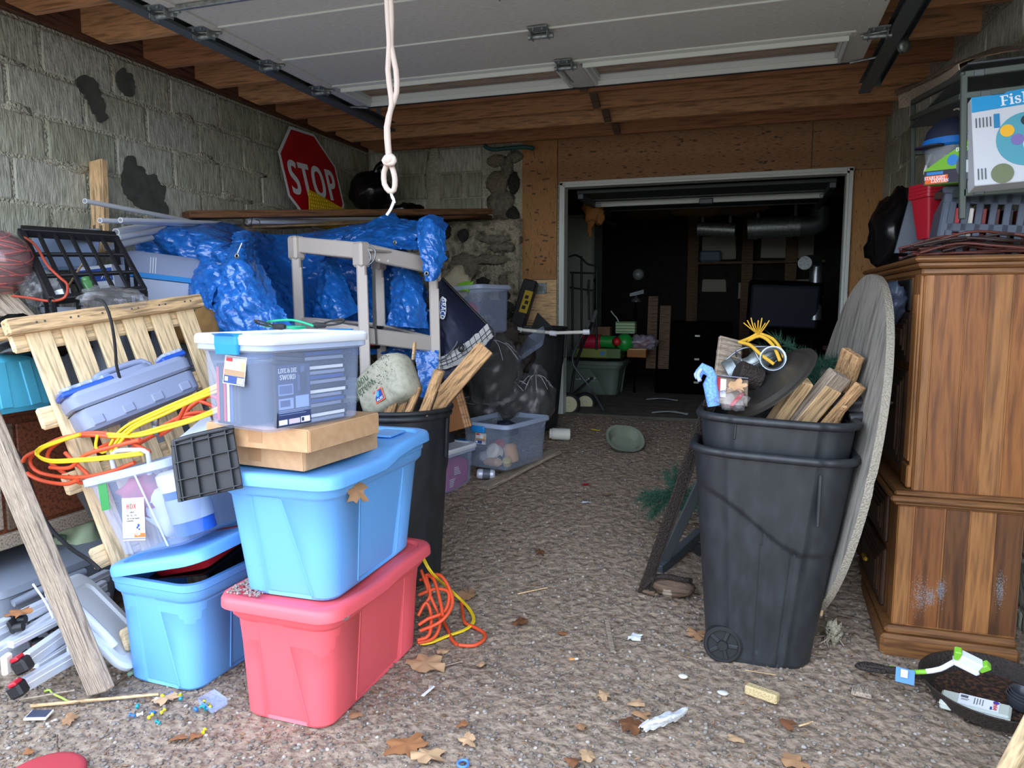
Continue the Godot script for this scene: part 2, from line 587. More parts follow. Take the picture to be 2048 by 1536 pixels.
func room_shell() -> void:
	# dirt floor, rising towards the back room
	var fl := Shape.new()
	var rows := []
	for i in 190:
		var z := 1.5 - i * 0.04
		var line := PackedVector3Array()
		for j in 150:
			var x := -4.0 + j * 0.04
			var n := fn.get_noise_2d(x * 0.9, z * 0.9) * 0.010 + fn.get_noise_2d(x * 5, z * 5) * 0.006 + fn.get_noise_2d(x * 14, z * 14) * 0.004
			line.append(Vector3(x, ground(z) - 0.006 + n, z))
		rows.append(line)
	fl.loft(rows, false)
	part(structure("floor"), "dirt_surface", fl, M.dirt)
	var slab := structure("floor_slab")
	part(slab, "concrete_slab", box(v(4.4, 0.3, 3.8), 0.02, v(-0.3, 0.302, -7.93)), M.slab)
	# land in front of the garage, seen by the sky only
	part(structure("driveway"), "gravel_surface", box(v(16, 0.3, 12), 0, v(-1, -0.17, 7.4)), M.dirt)

	# left wall of concrete blocks
	var wl := structure("wall_left")
	part(wl, "mortar_bed", box(v(0.2, 2.74, 4.6), 0, v(-3.424, 1.37, -3.75)), M.mortar)
	for c in 13:
		var top := 2.735 - c * 0.215
		var z := -1.55 - (0.0 if c % 2 == 0 else 0.226)
		while z > -6.0:
			if top > 1.2 or z > -2.9:
				var ln := minf(0.402, z + 6.0)
				if ln > 0.08:
					part(wl, "block", rough_prism(ln, 0.2, 0.02, c * 3.1 + z, 0.03), M.block[rng.randi() % 3], v(-3.3285 + rng.randf_range(-0.002, 0.002), top - 0.108, z - 0.2 + (0.402 - ln) / 2), v(0, 90, 0))
			z -= 0.416
	for pts in [
		[[-2.975, 2.53], [-3.03, 2.57], [-3.10, 2.555], [-3.125, 2.49], [-3.15, 2.455], [-3.145, 2.41], [-3.165, 2.39], [-3.13, 2.36], [-3.10, 2.35], [-3.06, 2.40], [-3.04, 2.43], [-3.02, 2.47], [-2.985, 2.49]],
		[[-3.228, 2.62], [-3.25, 2.655], [-3.29, 2.685], [-3.30, 2.66], [-3.335, 2.665], [-3.355, 2.61], [-3.345, 2.55], [-3.30, 2.535], [-3.26, 2.545], [-3.235, 2.57]],
		[[-3.265, 2.20], [-3.32, 2.215], [-3.34, 2.17], [-3.39, 2.165], [-3.41, 2.13], [-3.47, 2.14], [-3.50, 2.10], [-3.545, 2.07], [-3.53, 2.0], [-3.56, 1.95], [-3.53, 1.90], [-3.44, 1.91], [-3.36, 1.925], [-3.30, 1.95], [-3.25, 1.985], [-3.225, 2.05], [-3.24, 2.13]],
	]:
		var line := []
		for p in pts: line.append(Vector3(p[0], p[1], 0))
		line = curve(line, 0.012, true)
		var outline := PackedVector2Array()
		for k in line.size():
			var p: Vector3 = line[k]
			var j := fn.get_noise_2d(p.x * 60, p.y * 60) * 0.010
			outline.append(Vector2(-p.x + j, p.y + j))
		part(wl, "cement_patch", Shape.new().prism(outline, -0.010, 0.014), M.patch, v(-3.326, 0, 0), v(0, 90, 0))
	# smears of mortar along the joints
	for k in 46:
		var c := rng.randi() % 4
		var w := rng.randf_range(0.08, 0.3)
		var z := rng.randf_range(-5.9, -2.1)
		part(wl, "mortar_smear", boulder(v(0.012, rng.randf_range(0.012, 0.03), w / 2), k * 2.3, 6, 10, 0.6), M.mortar, v(-3.3205, 2.52 - c * 0.215 + rng.randf_range(-0.012, 0.012), z))
	part(wl, "outer_face", box(v(0.08, 3.0, 4.6), 0, v(-3.53, 1.5, -3.75)), M.mortar)
	part(wl, "sill_plate", box(v(0.14, 0.04, 4.6), 0.003, v(-3.40, 2.757, -3.75)), M.weathered_dark)
	part(wl, "rim_board", box(v(0.04, 0.15, 4.6), 0.003, v(-3.345, 2.83, -3.75)), M.deck)

	# right wall, its line turned a little inwards
	var wr := structure("wall_right", v(1.03, 0, -4.2), v(0, 4.2, 0))
	part(wr, "mortar_bed", box(v(0.2, 2.95, 5.6), 0, v(0.104, 1.475, 0.5)), M.mortar)
	for c in 13:
		var z := 2.95 - (0.0 if c % 2 == 0 else 0.21)
		while z > (-1.82 if c < 6 else 0.8):
			part(wr, "block", rough_prism(0.402, 0.2, 0.02, c * 5.3 + z, 0.03), M.block[rng.randi() % 3], v(0.0075, 2.627 - c * 0.215, z - 0.2), v(0, -90, 0))
			z -= 0.416
	for k in 16:
		part(wr, "mortar_smear", boulder(v(0.012, rng.randf_range(0.012, 0.03), rng.randf_range(0.05, 0.14)), k * 3.7, 6, 10, 0.6), M.mortar, v(0.0, 2.735 - (1 + k % 5) * 0.215, rng.randf_range(-1.7, 0.6)))

	# back wall: blocks above an old stone foundation, plywood round the inner doorway
	var wb := structure("wall_back")
	part(wb, "mortar_bed", box(v(1.7, 2.95, 0.2), 0, v(-2.7, 1.475, -6.11)), M.mortar)
	part(wb, "wall_core", box(v(0.36, 2.3, 0.09), 0, v(-1.70, 1.55, -6.075)), M.mortar)
	part(wb, "wall_core", box(v(0.5, 2.3, 0.09), 0, v(0.93, 1.55, -6.075)), M.mortar)
	part(wb, "wall_core", box(v(2.95, 0.55, 0.09), 0, v(-0.38, 2.66, -6.075)), M.mortar)
	for c in 4:
		var spans: Array = [[-3.30, -3.02], [-2.99, -2.74], [-2.62, -2.23]] if c % 2 == 0 else [[-3.30, -3.13], [-3.10, -2.74], [-2.64, -2.42], [-2.37, -2.23]]
		for s in spans:
			part(wb, "block", rough_prism(s[1] - s[0], 0.2, 0.03, c * 2.0 + s[0], 0.05), M.block[rng.randi() % 3], v((s[0] + s[1]) / 2, 2.627 - c * 0.215, -6.0))
	part(wb, "mortar_column", boulder(v(0.075, 0.42, 0.03), 4.2, 14, 14, 0.5), M.mortar, v(-2.68, 2.42, -6.0))
	for q in [[-2.10, 2.60, 0.085, 0.055, 1], [-2.0, 2.53, 0.06, 0.10, 0], [-2.09, 2.42, 0.10, 0.10, 1], [-2.06, 2.25, 0.13, 0.11, 0], [-1.94, 2.40, 0.05, 0.09, 2], [-2.05, 2.07, 0.11, 0.08, 1], [-1.96, 1.93, 0.1, 0.06, 0], [-1.93, 2.62, 0.07, 0.05, 0], [-1.95, 2.12, 0.06, 0.09, 2]]:
		part(wb, "field_stone", boulder(v(q[2], q[3], 0.055), q[0] * 7, 8, 14, 0.35), M.stone[q[4]], v(q[0], q[1], -6.0))
	var fd := Shape.new()
	rows = []
	for i in 46:
		var y := 2.11 - i * 0.04
		var line := PackedVector3Array()
		for j in 40:
			var x := -3.32 + j * 0.0375
			var n := fn.get_noise_2d(x * 2.6, y * 4.4) * 0.05 + fn.get_noise_2d(x * 9, y * 9) * 0.02
			line.append(Vector3(x, y, -5.88 + n - (0.1 if i == 0 else 0.0)))
		rows.append(line)
	fd.loft(rows, false)
	part(wb, "rubble_face", fd, M.rubble)
	for q in [[-2.07, 1.93, 0.13, 0.035, 0], [-2.35, 1.97, 0.05, 0.05, 2], [-2.12, 1.76, 0.17, 0.04, 1], [-2.17, 1.58, 0.06, 0.035, 2], [-2.1, 1.36, 0.22, 0.06, 2], [-2.0, 1.30, 0.09, 0.05, 2], [-2.05, 1.15, 0.09, 0.04, 0], [-2.0, 0.95, 0.10, 0.09, 1], [-2.52, 2.0, 0.06, 0.06, 2], [-2.55, 1.8, 0.07, 0.05, 0], [-1.99, 1.58, 0.04, 0.05, 0], [-2.3, 1.28, 0.09, 0.05, 2], [-2.0, 1.86, 0.12, 0.04, 0], [-1.98, 1.46, 0.05, 0.05, 2], [-2.35, 1.7, 0.13, 0.12, 1]]:
		part(wb, "field_stone", boulder(v(q[2], q[3], 0.045), q[0] * 9 + q[1], 8, 14, 0.5), M.stone[q[4]], v(q[0], q[1], -5.855))
	part(wb, "ledge_plate", box(v(1.2, 0.035, 0.2), 0.004, v(-2.74, 2.125, -5.92)), M.brown_board)
	for s in [[-1.87, -1.565, 1.595, 2.86, M.plywood], [-1.865, -1.565, 0.5, 1.59, M.pine], [-1.56, 0.40, 2.375, 2.86, M.plywood_wide], [0.405, 0.90, 2.375, 2.86, M.plywood_wide], [0.69, 0.90, 0.5, 2.37, M.plywood]]:
		part(wb, "plywood_sheet", box(v(s[1] - s[0], s[3] - s[2], 0.018), 0.002, v((s[0] + s[1]) / 2, (s[2] + s[3]) / 2, -6.018)), s[4])
	# knot plugs in the plywood
	for k in 60:
		var x := rng.randf_range(-1.85, -1.58)
		var y := rng.randf_range(1.65, 2.66)
		if k > 26:
			x = rng.randf_range(-1.5, 0.38)
			y = rng.randf_range(2.40, 2.69)
		part(wb, "knot", boulder(v(rng.randf_range(0.012, 0.025), rng.randf_range(0.005, 0.009), 0.004), k, 5, 8), M.weathered_dark, v(x, y, -6.008))
	# white frame of the inner doorway
	var fr := structure("trim_1")
	for s in [[-1.575, -1.5, 0.45, 2.385], [0.655, 0.73, 0.45, 2.385]]:
		var side: float = 1.0 if s[0] < 0 else -1.0
		var cx: float = s[1] if side > 0 else s[0]
		part(fr, "jamb", box(v(0.02, s[3] - s[2], 0.12), 0.003, v(cx, (s[2] + s[3]) / 2, -6.03)), M.door_white)
		part(fr, "stop_strip", box(v(0.03, s[3] - s[2], 0.02), 0.003, v(cx - side * 0.022, (s[2] + s[3]) / 2, -5.985)), M.door_white)
	part(fr, "head_jamb", box(v(2.17, 0.02, 0.12), 0.003, v(-0.42, 2.355, -6.03)), M.door_white)
	part(fr, "stop_strip", box(v(2.23, 0.03, 0.02), 0.003, v(-0.42, 2.377, -5.985)), M.door_white)

	# ceiling: joists run across the garage
	var ce := structure("ceiling")
	part(ce, "deck", box(v(4.9, 0.1, 4.7), 0, v(-1.15, 2.957, -3.75)), M.deck)
	for k in 12:
		var z := -1.435 - k * 0.405
		var out := PackedVector2Array([Vector2(-3.19, 2.72), Vector2(1.2, 2.72), Vector2(1.2, 2.906), Vector2(-3.36, 2.906), Vector2(-3.36, 2.80), Vector2(-3.31, 2.775)])
		part(ce, "joist", Shape.new().prism(out, -0.019, 0.019), M.joist[k % 3], v(0, rng.randf_range(-0.002, 0.002), z))
		if k < 11:
			for g: float in [-1.0, 1.0]:
				part(ce, "bridging", bar(v(-1.07 + g * 0.03, 2.725 + (0.16 if g > 0 else 0.0), z - 0.02), v(-1.07 + g * 0.03, 2.725 + (0.0 if g > 0 else 0.16), z - 0.385), 0.05, 0.02), M.weathered_dark)

func overhead_door() -> void:
	var dr := structure("door_1")
	# three plain sections and the window section at the far end; z of the joints
	for k in 4:
		var z1 := -3.535 + k * 0.44
		part(dr, "door_section", box(v(2.70, 0.03, 0.432), 0.003, v(-0.89, 2.566, z1 + 0.216)), M.door_grey)
		part(dr, "section_lip", box(v(2.56, 0.012, 0.010), 0.002, v(-0.89, 2.551, z1 + 0.002)), M.door_white)
		for x: float in [-2.2, 0.43]:
			part(dr, "end_stile", box(v(0.075, 0.012, 0.43), 0.002, v(x, 2.547, z1 + 0.216)), M.door_white if k < 0 else M.door_grey)
	part(dr, "stiffener", bar(v(-2.2, 2.54, -2.42), v(0.42, 2.54, -2.42), 0.02, 0.02), M.galvanised)
	# window section
	var near := -3.54
	var far := -3.95
	part(dr, "window_rail", box(v(2.70, 0.035, 0.035), 0.003, v(-0.89, 2.563, near - 0.018)), M.door_white)
	part(dr, "window_rail", box(v(2.70, 0.035, 0.06), 0.003, v(-0.89, 2.563, far + 0.03)), M.door_grey)
	part(dr, "edge_seal", box(v(2.62, 0.03, 0.008), 0.002, v(-0.89, 2.553, far - 0.004)), M.black)
	for x: float in [-2.19, -0.87, 0.42]:
		part(dr, "window_stile", box(v(0.10, 0.035, 0.42), 0.003, v(x, 2.5625, (near + far) / 2)), M.door_grey)
	for s in [[-2.14, -0.93], [-0.81, 0.37]]:
		var cx: float = (s[0] + s[1]) / 2
		var w: float = s[1] - s[0]
		for g in [[0.0, 0.050, 0.034], [0.014, 0.030, 0.022]]:
			for zz in [far + 0.065 + g[0], near - 0.04 - g[0]]:
				part(dr, "window_molding", box(v(w, g[1], 0.014), 0.003, v(cx, 2.575 - g[2] + 0.01, zz)), M.door_white)
			for xx in [s[0] + 0.01 + g[0], s[1] - 0.01 - g[0]]:
				part(dr, "window_molding", box(v(0.014, g[1], 0.31), 0.003, v(xx, 2.575 - g[2] + 0.01, (near + far) / 2 + 0.01)), M.door_white)
		part(dr, "window_pane", box(v(w, 0.004, 0.33), 0, v(cx, 2.572, (near + far) / 2)), M.pane)
	# hinges, roller brackets, track
	for x: float in [-2.24, -0.885, 0.475]:
		for k in 4:
			var z: float = [-3.535, -3.095, -2.655, -2.42][k]
			if x > -1.5 and x < 0 and k == 3: continue
			var h := Shape.new()
			h.box(v(0, -0.006, 0.03), v(0.085, 0.006, 0.05), 0.001)
			h.box(v(0, -0.006, -0.03), v(0.07, 0.006, 0.05), 0.001)
			h.box(v(-0.036, -0.022, 0.0), v(0.004, 0.034, 0.05), 0.001)
			h.box(v(0.036, -0.022, 0.0), v(0.004, 0.034, 0.05), 0.001)
			h.tube([v(-0.055, -0.024, -0.012), v(0.055, -0.024, -0.012)], 0.011, 10)
			h.tube([v(-0.02, -0.004, 0.04), v(-0.02, -0.018, 0.04)], 0.007, 6)
			h.tube([v(0.02, -0.004, 0.04), v(0.02, -0.018, 0.04)], 0.007, 6)
			part(dr, "hinge", h, M.galvanised, v(x, 2.548, z))
	for g: float in [-1.0, 1.0]:
		var x := -0.875 + g * 1.425
		var tk := structure("door_track")
		var c := Shape.new()
		for zz in [0]:
			c.box(v(x + g * 0.028, 2.555, -3.0), v(0.003, 0.056, 2.95), 0)
			c.box(v(x, 2.527, -3.0), v(0.058, 0.003, 2.95), 0)
			c.box(v(x - g * 0.005, 2.583, -3.0), v(0.05, 0.003, 2.95), 0)
			c.box(v(x - g * 0.028, 2.533, -3.0), v(0.003, 0.014, 2.95), 0)
			c.box(v(x + g * 0.05, 2.585, -3.0), v(0.045, 0.003, 2.95), 0)
			c.box(v(x + g * 0.072, 2.57, -3.0), v(0.003, 0.03, 2.95), 0)
		part(tk, "channel", c, M.dark_metal)
		for z in [-3.90, -3.535, -3.095, -2.655, -2.42]:
			part(tk, "roller", rod(v(x - 0.012, 2.556, z), v(x + 0.012, 2.556, z), 0.022, 14), M.black)
			part(tk, "roller_stem", rod(v(x - g * 0.14, 2.53, z - 0.012), v(x, 2.545, z), 0.006, 8), M.galvanised)
		part(tk, "track_hanger", box(v(0.035, 0.2, 0.004), 0.001, v(x + g * 0.05, 2.64, -4.40)), M.dark_metal)
	# lift cable pulley at the end of the right track
	var pu := single("cable_pulley", "small grey steel cable pulley hooked beside the right overhead door track", "pulley", Shape.new().lathe([Vector2(0.006, -0.008), Vector2(0.03, -0.008), Vector2(0.022, 0), Vector2(0.03, 0.008), Vector2(0.006, 0.008)], 18), M.galvanised, v(.604,2.52,-3.702), v(90, 30, 0))
	part(pu, "hook", Shape.new().tube(curve([v(0, 0, -0.03), v(0.02, 0, -0.05), v(0.012, 0, -0.075), v(-0.015, 0, -0.07)], 0.01), 0.004, 6), M.steel)
	# pull rope with its knot
	var rp := thing("pull_rope", "doubled white braided pull rope with a knot and loop, hanging from the raised overhead door", "rope")
	part(rp, "strand", Shape.new().tube(curve([v(-1.063,2.354,-2.05),v(-1.059,2.24,-2.05),v(-1.056,2.168,-2.05),v(-1.062,2.097,-2.05),v(-1.055,2.031,-2.05),v(-1.052,1.994,-2.05),v(-1.067,1.929,-2.05),v(-1.062,1.84,-2.05)], 0.03), 0.0085, 10), M.rope)
	part(rp, "strand", Shape.new().tube(curve([v(-1.054,2.355,-2.055),v(-1.05,2.241,-2.055),v(-1.053,2.169,-2.055),v(-1.038,2.096,-2.055),v(-1.037,2.031,-2.055),v(-1.055,1.988,-2.055),v(-1.073,1.931,-2.055),v(-1.068,1.841,-2.055)], 0.03), 0.0085, 10), M.rope)
	part(rp, "knot", boulder(v(0.022, 0.018, 0.018), 3.0, 8, 12, 0.2), M.rope, v(-1.057,1.831,-2.04))
	part(rp, "knot", Shape.new().tube(curve([v(-1.073,1.828,-2.035),v(-1.06,1.839,-2.035),v(-1.04,1.832,-2.035),v(-1.043,1.82,-2.035),v(-1.063,1.82,-2.035)], 0.008, true), 0.0085, 8, true), M.rope)
	part(rp, "loop", Shape.new().tube(curve([v(-1.068,1.824,-2.05),v(-1.082,1.797,-2.05),v(-1.081,1.762,-2.05),v(-1.065,1.74,-2.05),v(-1.049,1.743,-2.05),v(-1.045,1.772,-2.05),v(-1.051,1.802,-2.05),v(-1.061,1.824,-2.05)], 0.012), 0.0085, 10), M.rope)
	part(rp, "tail_string", Shape.new().tube(curve([v(-1.061,1.74,-2.05),v(-1.055,1.72,-2.05),v(-1.05,1.71,-2.05),v(-1.061,1.686,-2.05),v(-1.075,1.668,-2.05)], 0.012), 0.0045, 6), M.white)
	part(rp, "frayed_end", Shape.new().tube(curve([v(-1.06,1.734,-2.05),v(-1.05,1.716,-2.05),v(-1.047,1.703,-2.05)], 0.012), 0.003, 6), M.white)

# ---------------------------------------------------------------- the dark room behind the doorway
func back_room() -> void:
	var t: Node3D
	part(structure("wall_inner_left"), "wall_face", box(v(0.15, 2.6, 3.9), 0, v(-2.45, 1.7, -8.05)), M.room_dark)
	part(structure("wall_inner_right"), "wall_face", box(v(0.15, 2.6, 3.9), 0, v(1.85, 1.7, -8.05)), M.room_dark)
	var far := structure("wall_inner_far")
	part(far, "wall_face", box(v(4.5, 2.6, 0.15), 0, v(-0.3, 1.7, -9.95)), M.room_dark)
	for q in [[-0.40, 2.10, 0.42, 0.30], [0.28, 2.10, 0.34, 0.28], [0.62, 2.10, 0.22, 0.30], [0.1, 1.55, 0.5, 0.2], [-0.45, 1.62, 0.3, 0.16], [0.55, 1.6, 0.3, 0.18]]:
		part(far, "limewashed_stone", rough_prism(q[2], q[3], 0.06, q[0] * 5, 0.15), plain("8b8980", 0.95), v(q[0], q[1], -9.85))
	for x: float in [-0.72, -0.05, 0.47]: part(far, "wall_post", box(v(0.14, 1.6, 0.1), 0.006, v(x, 1.7, -9.8)), M.weathered_dark)
	part(far, "wall_shelf", box(v(1.5, 0.03, 0.2), 0.004, v(0.1, 1.90, -9.75)), M.weathered_dark)
	var ce := structure("ceiling_inner")
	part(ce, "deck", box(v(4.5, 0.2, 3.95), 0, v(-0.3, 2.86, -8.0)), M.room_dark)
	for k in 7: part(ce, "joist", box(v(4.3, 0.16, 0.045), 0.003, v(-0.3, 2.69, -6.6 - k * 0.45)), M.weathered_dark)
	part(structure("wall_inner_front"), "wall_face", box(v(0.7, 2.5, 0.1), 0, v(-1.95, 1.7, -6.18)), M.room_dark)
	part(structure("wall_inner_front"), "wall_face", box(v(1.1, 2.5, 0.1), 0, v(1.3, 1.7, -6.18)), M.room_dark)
	# raised inner door
	var dr := structure("door_2")
	for k in 3:
		part(dr, "door_section", box(v(2.05, 0.03, 0.40), 0.004, v(-0.42, 2.34, -6.42 - k * 0.41)), plain("3b4543", 0.6))
		part(dr, "section_joint", box(v(2.05, 0.012, 0.012), 0.002, v(-0.42, 2.322, -6.625 - k * 0.41)), M.dark_metal)
	part(dr, "end_rail", box(v(1.95, 0.05, 0.03), 0.004, v(-0.42, 2.305, -6.79)), M.door_white)
	part(dr, "center_latch", box(v(0.12, 0.05, 0.05), 0.008, v(-0.40, 2.29, -6.77)), M.dark_metal)
	for x: float in [-1.42, 0.58]:
		part(dr, "track", box(v(0.05, 0.05, 1.4), 0.004, v(x, 2.31, -6.95)), M.dark_metal)
		part(dr, "roller_bracket", box(v(0.07, 0.03, 0.06), 0.004, v(x * 0.97, 2.30, -6.8)), M.galvanised)
	# things at the left
	t = thing("white_cabinet", "tall plain off-white cabinet standing in the dark back room, at the left", "cabinet", v(-1.98, 0.45, -8.6))
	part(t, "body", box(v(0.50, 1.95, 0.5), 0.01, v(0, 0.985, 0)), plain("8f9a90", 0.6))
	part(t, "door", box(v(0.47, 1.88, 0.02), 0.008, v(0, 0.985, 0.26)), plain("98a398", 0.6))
	part(t, "handle", box(v(0.02, 0.14, 0.03), 0.006, v(0.19, 1.1, 0.285)), M.steel)
	t = thing("headboard", "black iron bed headboard with curved top rails inside the doorway", "headboard")
	for p in [[v(-1.708,1.7,-7.2), v(-1.701,.92,-7.2)], [v(-1.618,1.862,-7.2), v(-1.608,.921,-7.2)], [v(-1.464,1.746,-7.2), v(-1.453,.925,-7.2)], [v(-1.539,1.624,-7.2), v(-1.534,1.225,-7.2)]]: part(t, "post", rod(p[0], p[1], 0.011, 8), M.black)
	part(t, "curved_rail", Shape.new().tube(curve([v(-1.746,1.855,-7.2), v(-1.684,1.873,-7.2), v(-1.618,1.842,-7.2), v(-1.556,1.782,-7.2), v(-1.464,1.761,-7.2)], 0.03), 0.010, 8), M.black)
	for y in [[v(-1.734,1.7,-7.2), v(-1.464,1.687,-7.2)], [v(-1.733,1.55,-7.2), v(-1.461,1.514,-7.2)]]: part(t, "rail", rod(y[0], y[1], 0.009, 8), M.black)
	t = single("insulation_tuft", "orange-brown tuft of insulation hanging below the raised inner door", "insulation", bag_mesh(v(0.09, 0.12, 0.06), 101, 0.9), plain("a5703c", 0.95), v(-1.454,2.258,-6.95))
	part(t, "torn_strip", bag_mesh(v(0.02, 0.08, 0.02), 104, 0.9), plain("a5703c", 0.95), v(-0.03, -0.13, 0.0))
	single("black_cable", "black cable arching from the insulation tuft to the white cabinet", "cable", Shape.new().tube(curve([v(-1.658,2.363,-7.4),v(-1.528,2.308,-7.4),v(-1.424,2.22,-7.4),v(-1.311,2.176,-7.4)], 0.03), 0.010, 6), M.rubber)
	# ducts along the ceiling
	t = thing("air_duct", "shiny round metal air duct running along the back room ceiling", "duct")
	part(t, "pipe", rod(v(-.594,2.228,-8.6), v(-.187,2.204,-8.6), 0.075, 20), M.galvanised)
	for p in [v(-.539,2.226,-8.6), v(-.241,2.206,-8.6)]: part(t, "hanger_strap", box(v(0.03, 0.6, 0.01), 0.001, (p as Vector3) + v(0, 0.3, 0)), M.dark_metal)
	part(t, "joint_collar", rod(v(-.392,2.216,-8.6), v(-.365,2.215,-8.6), 0.08, 20), M.galvanised)
	t = thing("air_duct", "larger dark metal air duct with collars at the right of the shiny one", "duct")
	part(t, "pipe", rod(v(-.054,2.202,-8.5), v(.482,2.217,-8.5), 0.11, 22), M.galvanised)
	for p in [v(.05,2.198,-8.5), v(.432,2.218,-8.5)]: part(t, "hanger_strap", box(v(0.03, 0.6, 0.01), 0.001, (p as Vector3) + v(0, 0.3, 0)), M.dark_metal)
	for x in [v(.014,2.205,-8.5), v(.372,2.215,-8.5)]: part(t, "joint_collar", rod(x, (x as Vector3) + v(0.04, 0, 0), 0.12, 22), M.galvanised)
	part(t, "elbow", Shape.new().tube(curve([v(.482,2.217,-8.5), v(.607,2.223,-8.5), v(.679,2.273,-8.5), v(.683,2.404,-8.5)], 0.05), 0.11, 18), M.dark_metal)
	for q in [[v(-.579,2.403,-8.3), 107.0, "tan"], [v(-.137,2.396,-8.3), 111.0, "brown"], [v(-1.106,2.407,-8.4), 113.0, "dark"]]: single("insulation_batt", q[2] + " sagging insulation batt between the back room joists", "insulation", bag_mesh(v(0.28, 0.07, 0.2), q[1], 0.5), plain({"tan": "6d5533", "brown": "574129", "dark": "453726"}[q[2]], 0.95), q[0])
	t = thing("flue_pipe", "shiny upright flue pipe with an elbow at the right of the back room", "pipe")
	part(t, "pipe", rod(v(.59,1.758,-7.6), v(.604,1.232,-7.6), 0.06, 20), M.steel)
	part(t, "elbow", Shape.new().tube(curve([v(.59,1.758,-7.6), v(.575,1.793,-7.55), v(.515,1.789,-7.45), v(.474,1.775,-7.35)], 0.02), 0.055, 18), M.steel)
	part(t, "open_end", Shape.new().lathe([Vector2(0.035, 0), Vector2(0.062, 0), Vector2(0.062, 0.02), Vector2(0.035, 0.02)], 22, [1, 2]), M.galvanised, v(.472,1.759,-7.3), v(80, 0, 10))
	part(t, "collar", rod(v(.598,1.472,-7.6), v(.599,1.443,-7.6), 0.066, 20), M.galvanised)
	t = thing("television", "large dark grey tilted television screen in the back room", "television")
	framed(t, v(.008,1.178,-7.6), v(.553,1.159,-7.6), v(-.028,1.546,-7.5))
	part(t, "screen", box(v(0.62, 0.42, 0.05), 0.02, v(0.30, 0.20, 0)), plain("262c36", 0.3))
	part(t, "bezel", box(v(0.68, 0.48, 0.12), 0.02, v(0.30, 0.19, -0.07)), M.pitch)
	part(t, "stand", box(v(0.6, 0.62, 0.3), 0.02, v(0.30, -0.375, -0.1)), M.pitch)
	t = thing("dresser", "black low dresser with pale pull marks in the middle of the back room", "dresser", v(-0.55, 0.45, -7.9))
	part(t, "body", box(v(0.75, 0.75, 0.45), 0.01, v(0, 0.375, 0)), M.pitch)
	for k in 3:
		part(t, "drawer", box(v(0.70, 0.21, 0.02), 0.006, v(0, 0.13 + k * 0.24, 0.23)), M.pitch)
		part(t, "pull", box(v(0.05, 0.02, 0.012), 0.004, v(0.05, 0.13 + k * 0.24, 0.245)), M.off_white)
	single("folded_bin", "blue-grey folded bin standing above the black dresser", "bin", box(v(0.26, 0.14, 0.2), 0.02), plain("4a6478", 0.6), v(-0.5, 1.985, -9.75))
	single("wood_boards", "brown wooden boards leaning in the back room left of the dresser", "boards", Shape.new().box(v(-0.07, 0, 0), v(0.10, 0.75, 0.03), 0.004).box(v(0.06, -0.05, 0.02), v(0.11, 0.65, 0.03), 0.004), M.weathered_dark, v(-.883,1.092,-7.6), v(-8, 0, 0))
	t = thing("work_lamp", "small chrome lamp glinting in the middle of the dark back room", "lamp", v(-1.126,1.467,-7.6))
	part(t, "stand", rod(v(0, -0.06, 0), v(0, 0.46 - (v(-1.126,1.467,-7.6) as Vector3).y, 0), 0.012, 8), M.pitch)
	part(t, "base", Shape.new().lathe([Vector2(0, -0.06), Vector2(0.05, -0.06), Vector2(0.045, -0.03), Vector2(0.012, -0.02), Vector2(0.01, 0.05), Vector2(0, 0.05)], 16, [1]), M.steel)
	for k in 3: part(t, "chrome_arm", rod(v(-0.06, 0.01 * k, 0.02), v(0.08, 0.03 + 0.015 * k, 0.02), 0.008, 8), M.steel)
	part(t, "globe", boulder(v(0.06, 0.06, 0.06), 1, 9, 14, 0.0), plain("6b6f70", 0.3), v(0.02, 0.22, 0))
	single("bicycle_wheel", "grey wheel hung against the white cabinet side in the back room", "wheel", Shape.new().tube(circle(0.24, 0, 30), 0.016, 8, true), M.rubber, v(-1.72, 1.42, -8.32), v(80, 0, 72))
	t = thing("crate", "dark wooden crate at the right of the back room below the flue", "crate", v(1.0, 0.45, -7.3))
	part(t, "body", box(v(0.6, 0.5, 0.5), 0.01, v(0, 0.25, 0)), M.black)
	part(t, "lid", box(v(0.64, 0.04, 0.54), 0.008, v(0, 0.52, 0)), M.weathered_dark)
	# hand cart with a cream hub
	t = thing("hand_cart", "folding hand cart with a cream hubbed wheel, just inside the doorway", "hand cart")
	part(t, "handle_tube", Shape.new().tube(curve([v(-1.362,1.321,-6.7), v(-1.382,1.194,-6.6), v(-1.431,1.017,-6.45), v(-1.473,.779,-6.3), v(-1.474,.544,-6.2)], 0.05), 0.014, 8), M.black)
	part(t, "handle_tube", Shape.new().tube(curve([v(-1.412,1.174,-6.5), v(-1.477,.977,-6.35), v(-1.483,.855,-6.3), v(-1.326,.649,-6.3), v(-1.169,.467,-6.15)], 0.05), 0.010, 8), M.dark_metal)
	part(t, "grip", rod(v(-1.362,1.321,-6.7), v(-1.382,1.212,-6.62), 0.02, 10), M.galvanised)
	part(t, "frame_bar", bar(v(-1.488,.563,-6.22), v(-1.315,.734,-6.35), 0.03, 0.02), M.black)
	part(t, "frame_bar", bar(v(-1.463,.721,-6.3), v(-1.265,.704,-6.35), 0.012, 0.012), M.dark_metal)
	part(t, "rod", rod(v(-1.326,.649,-6.3), v(-1.169,.467,-6.15), 0.006, 6), M.steel)
	for p in [v(-1.413,.729,-6.28), v(-1.336,.729,-6.3), v(-1.288,.732,-6.33)]: part(t, "bolt", rod(p, (p as Vector3) + v(0, 0, 0.012), 0.009, 8), M.steel)
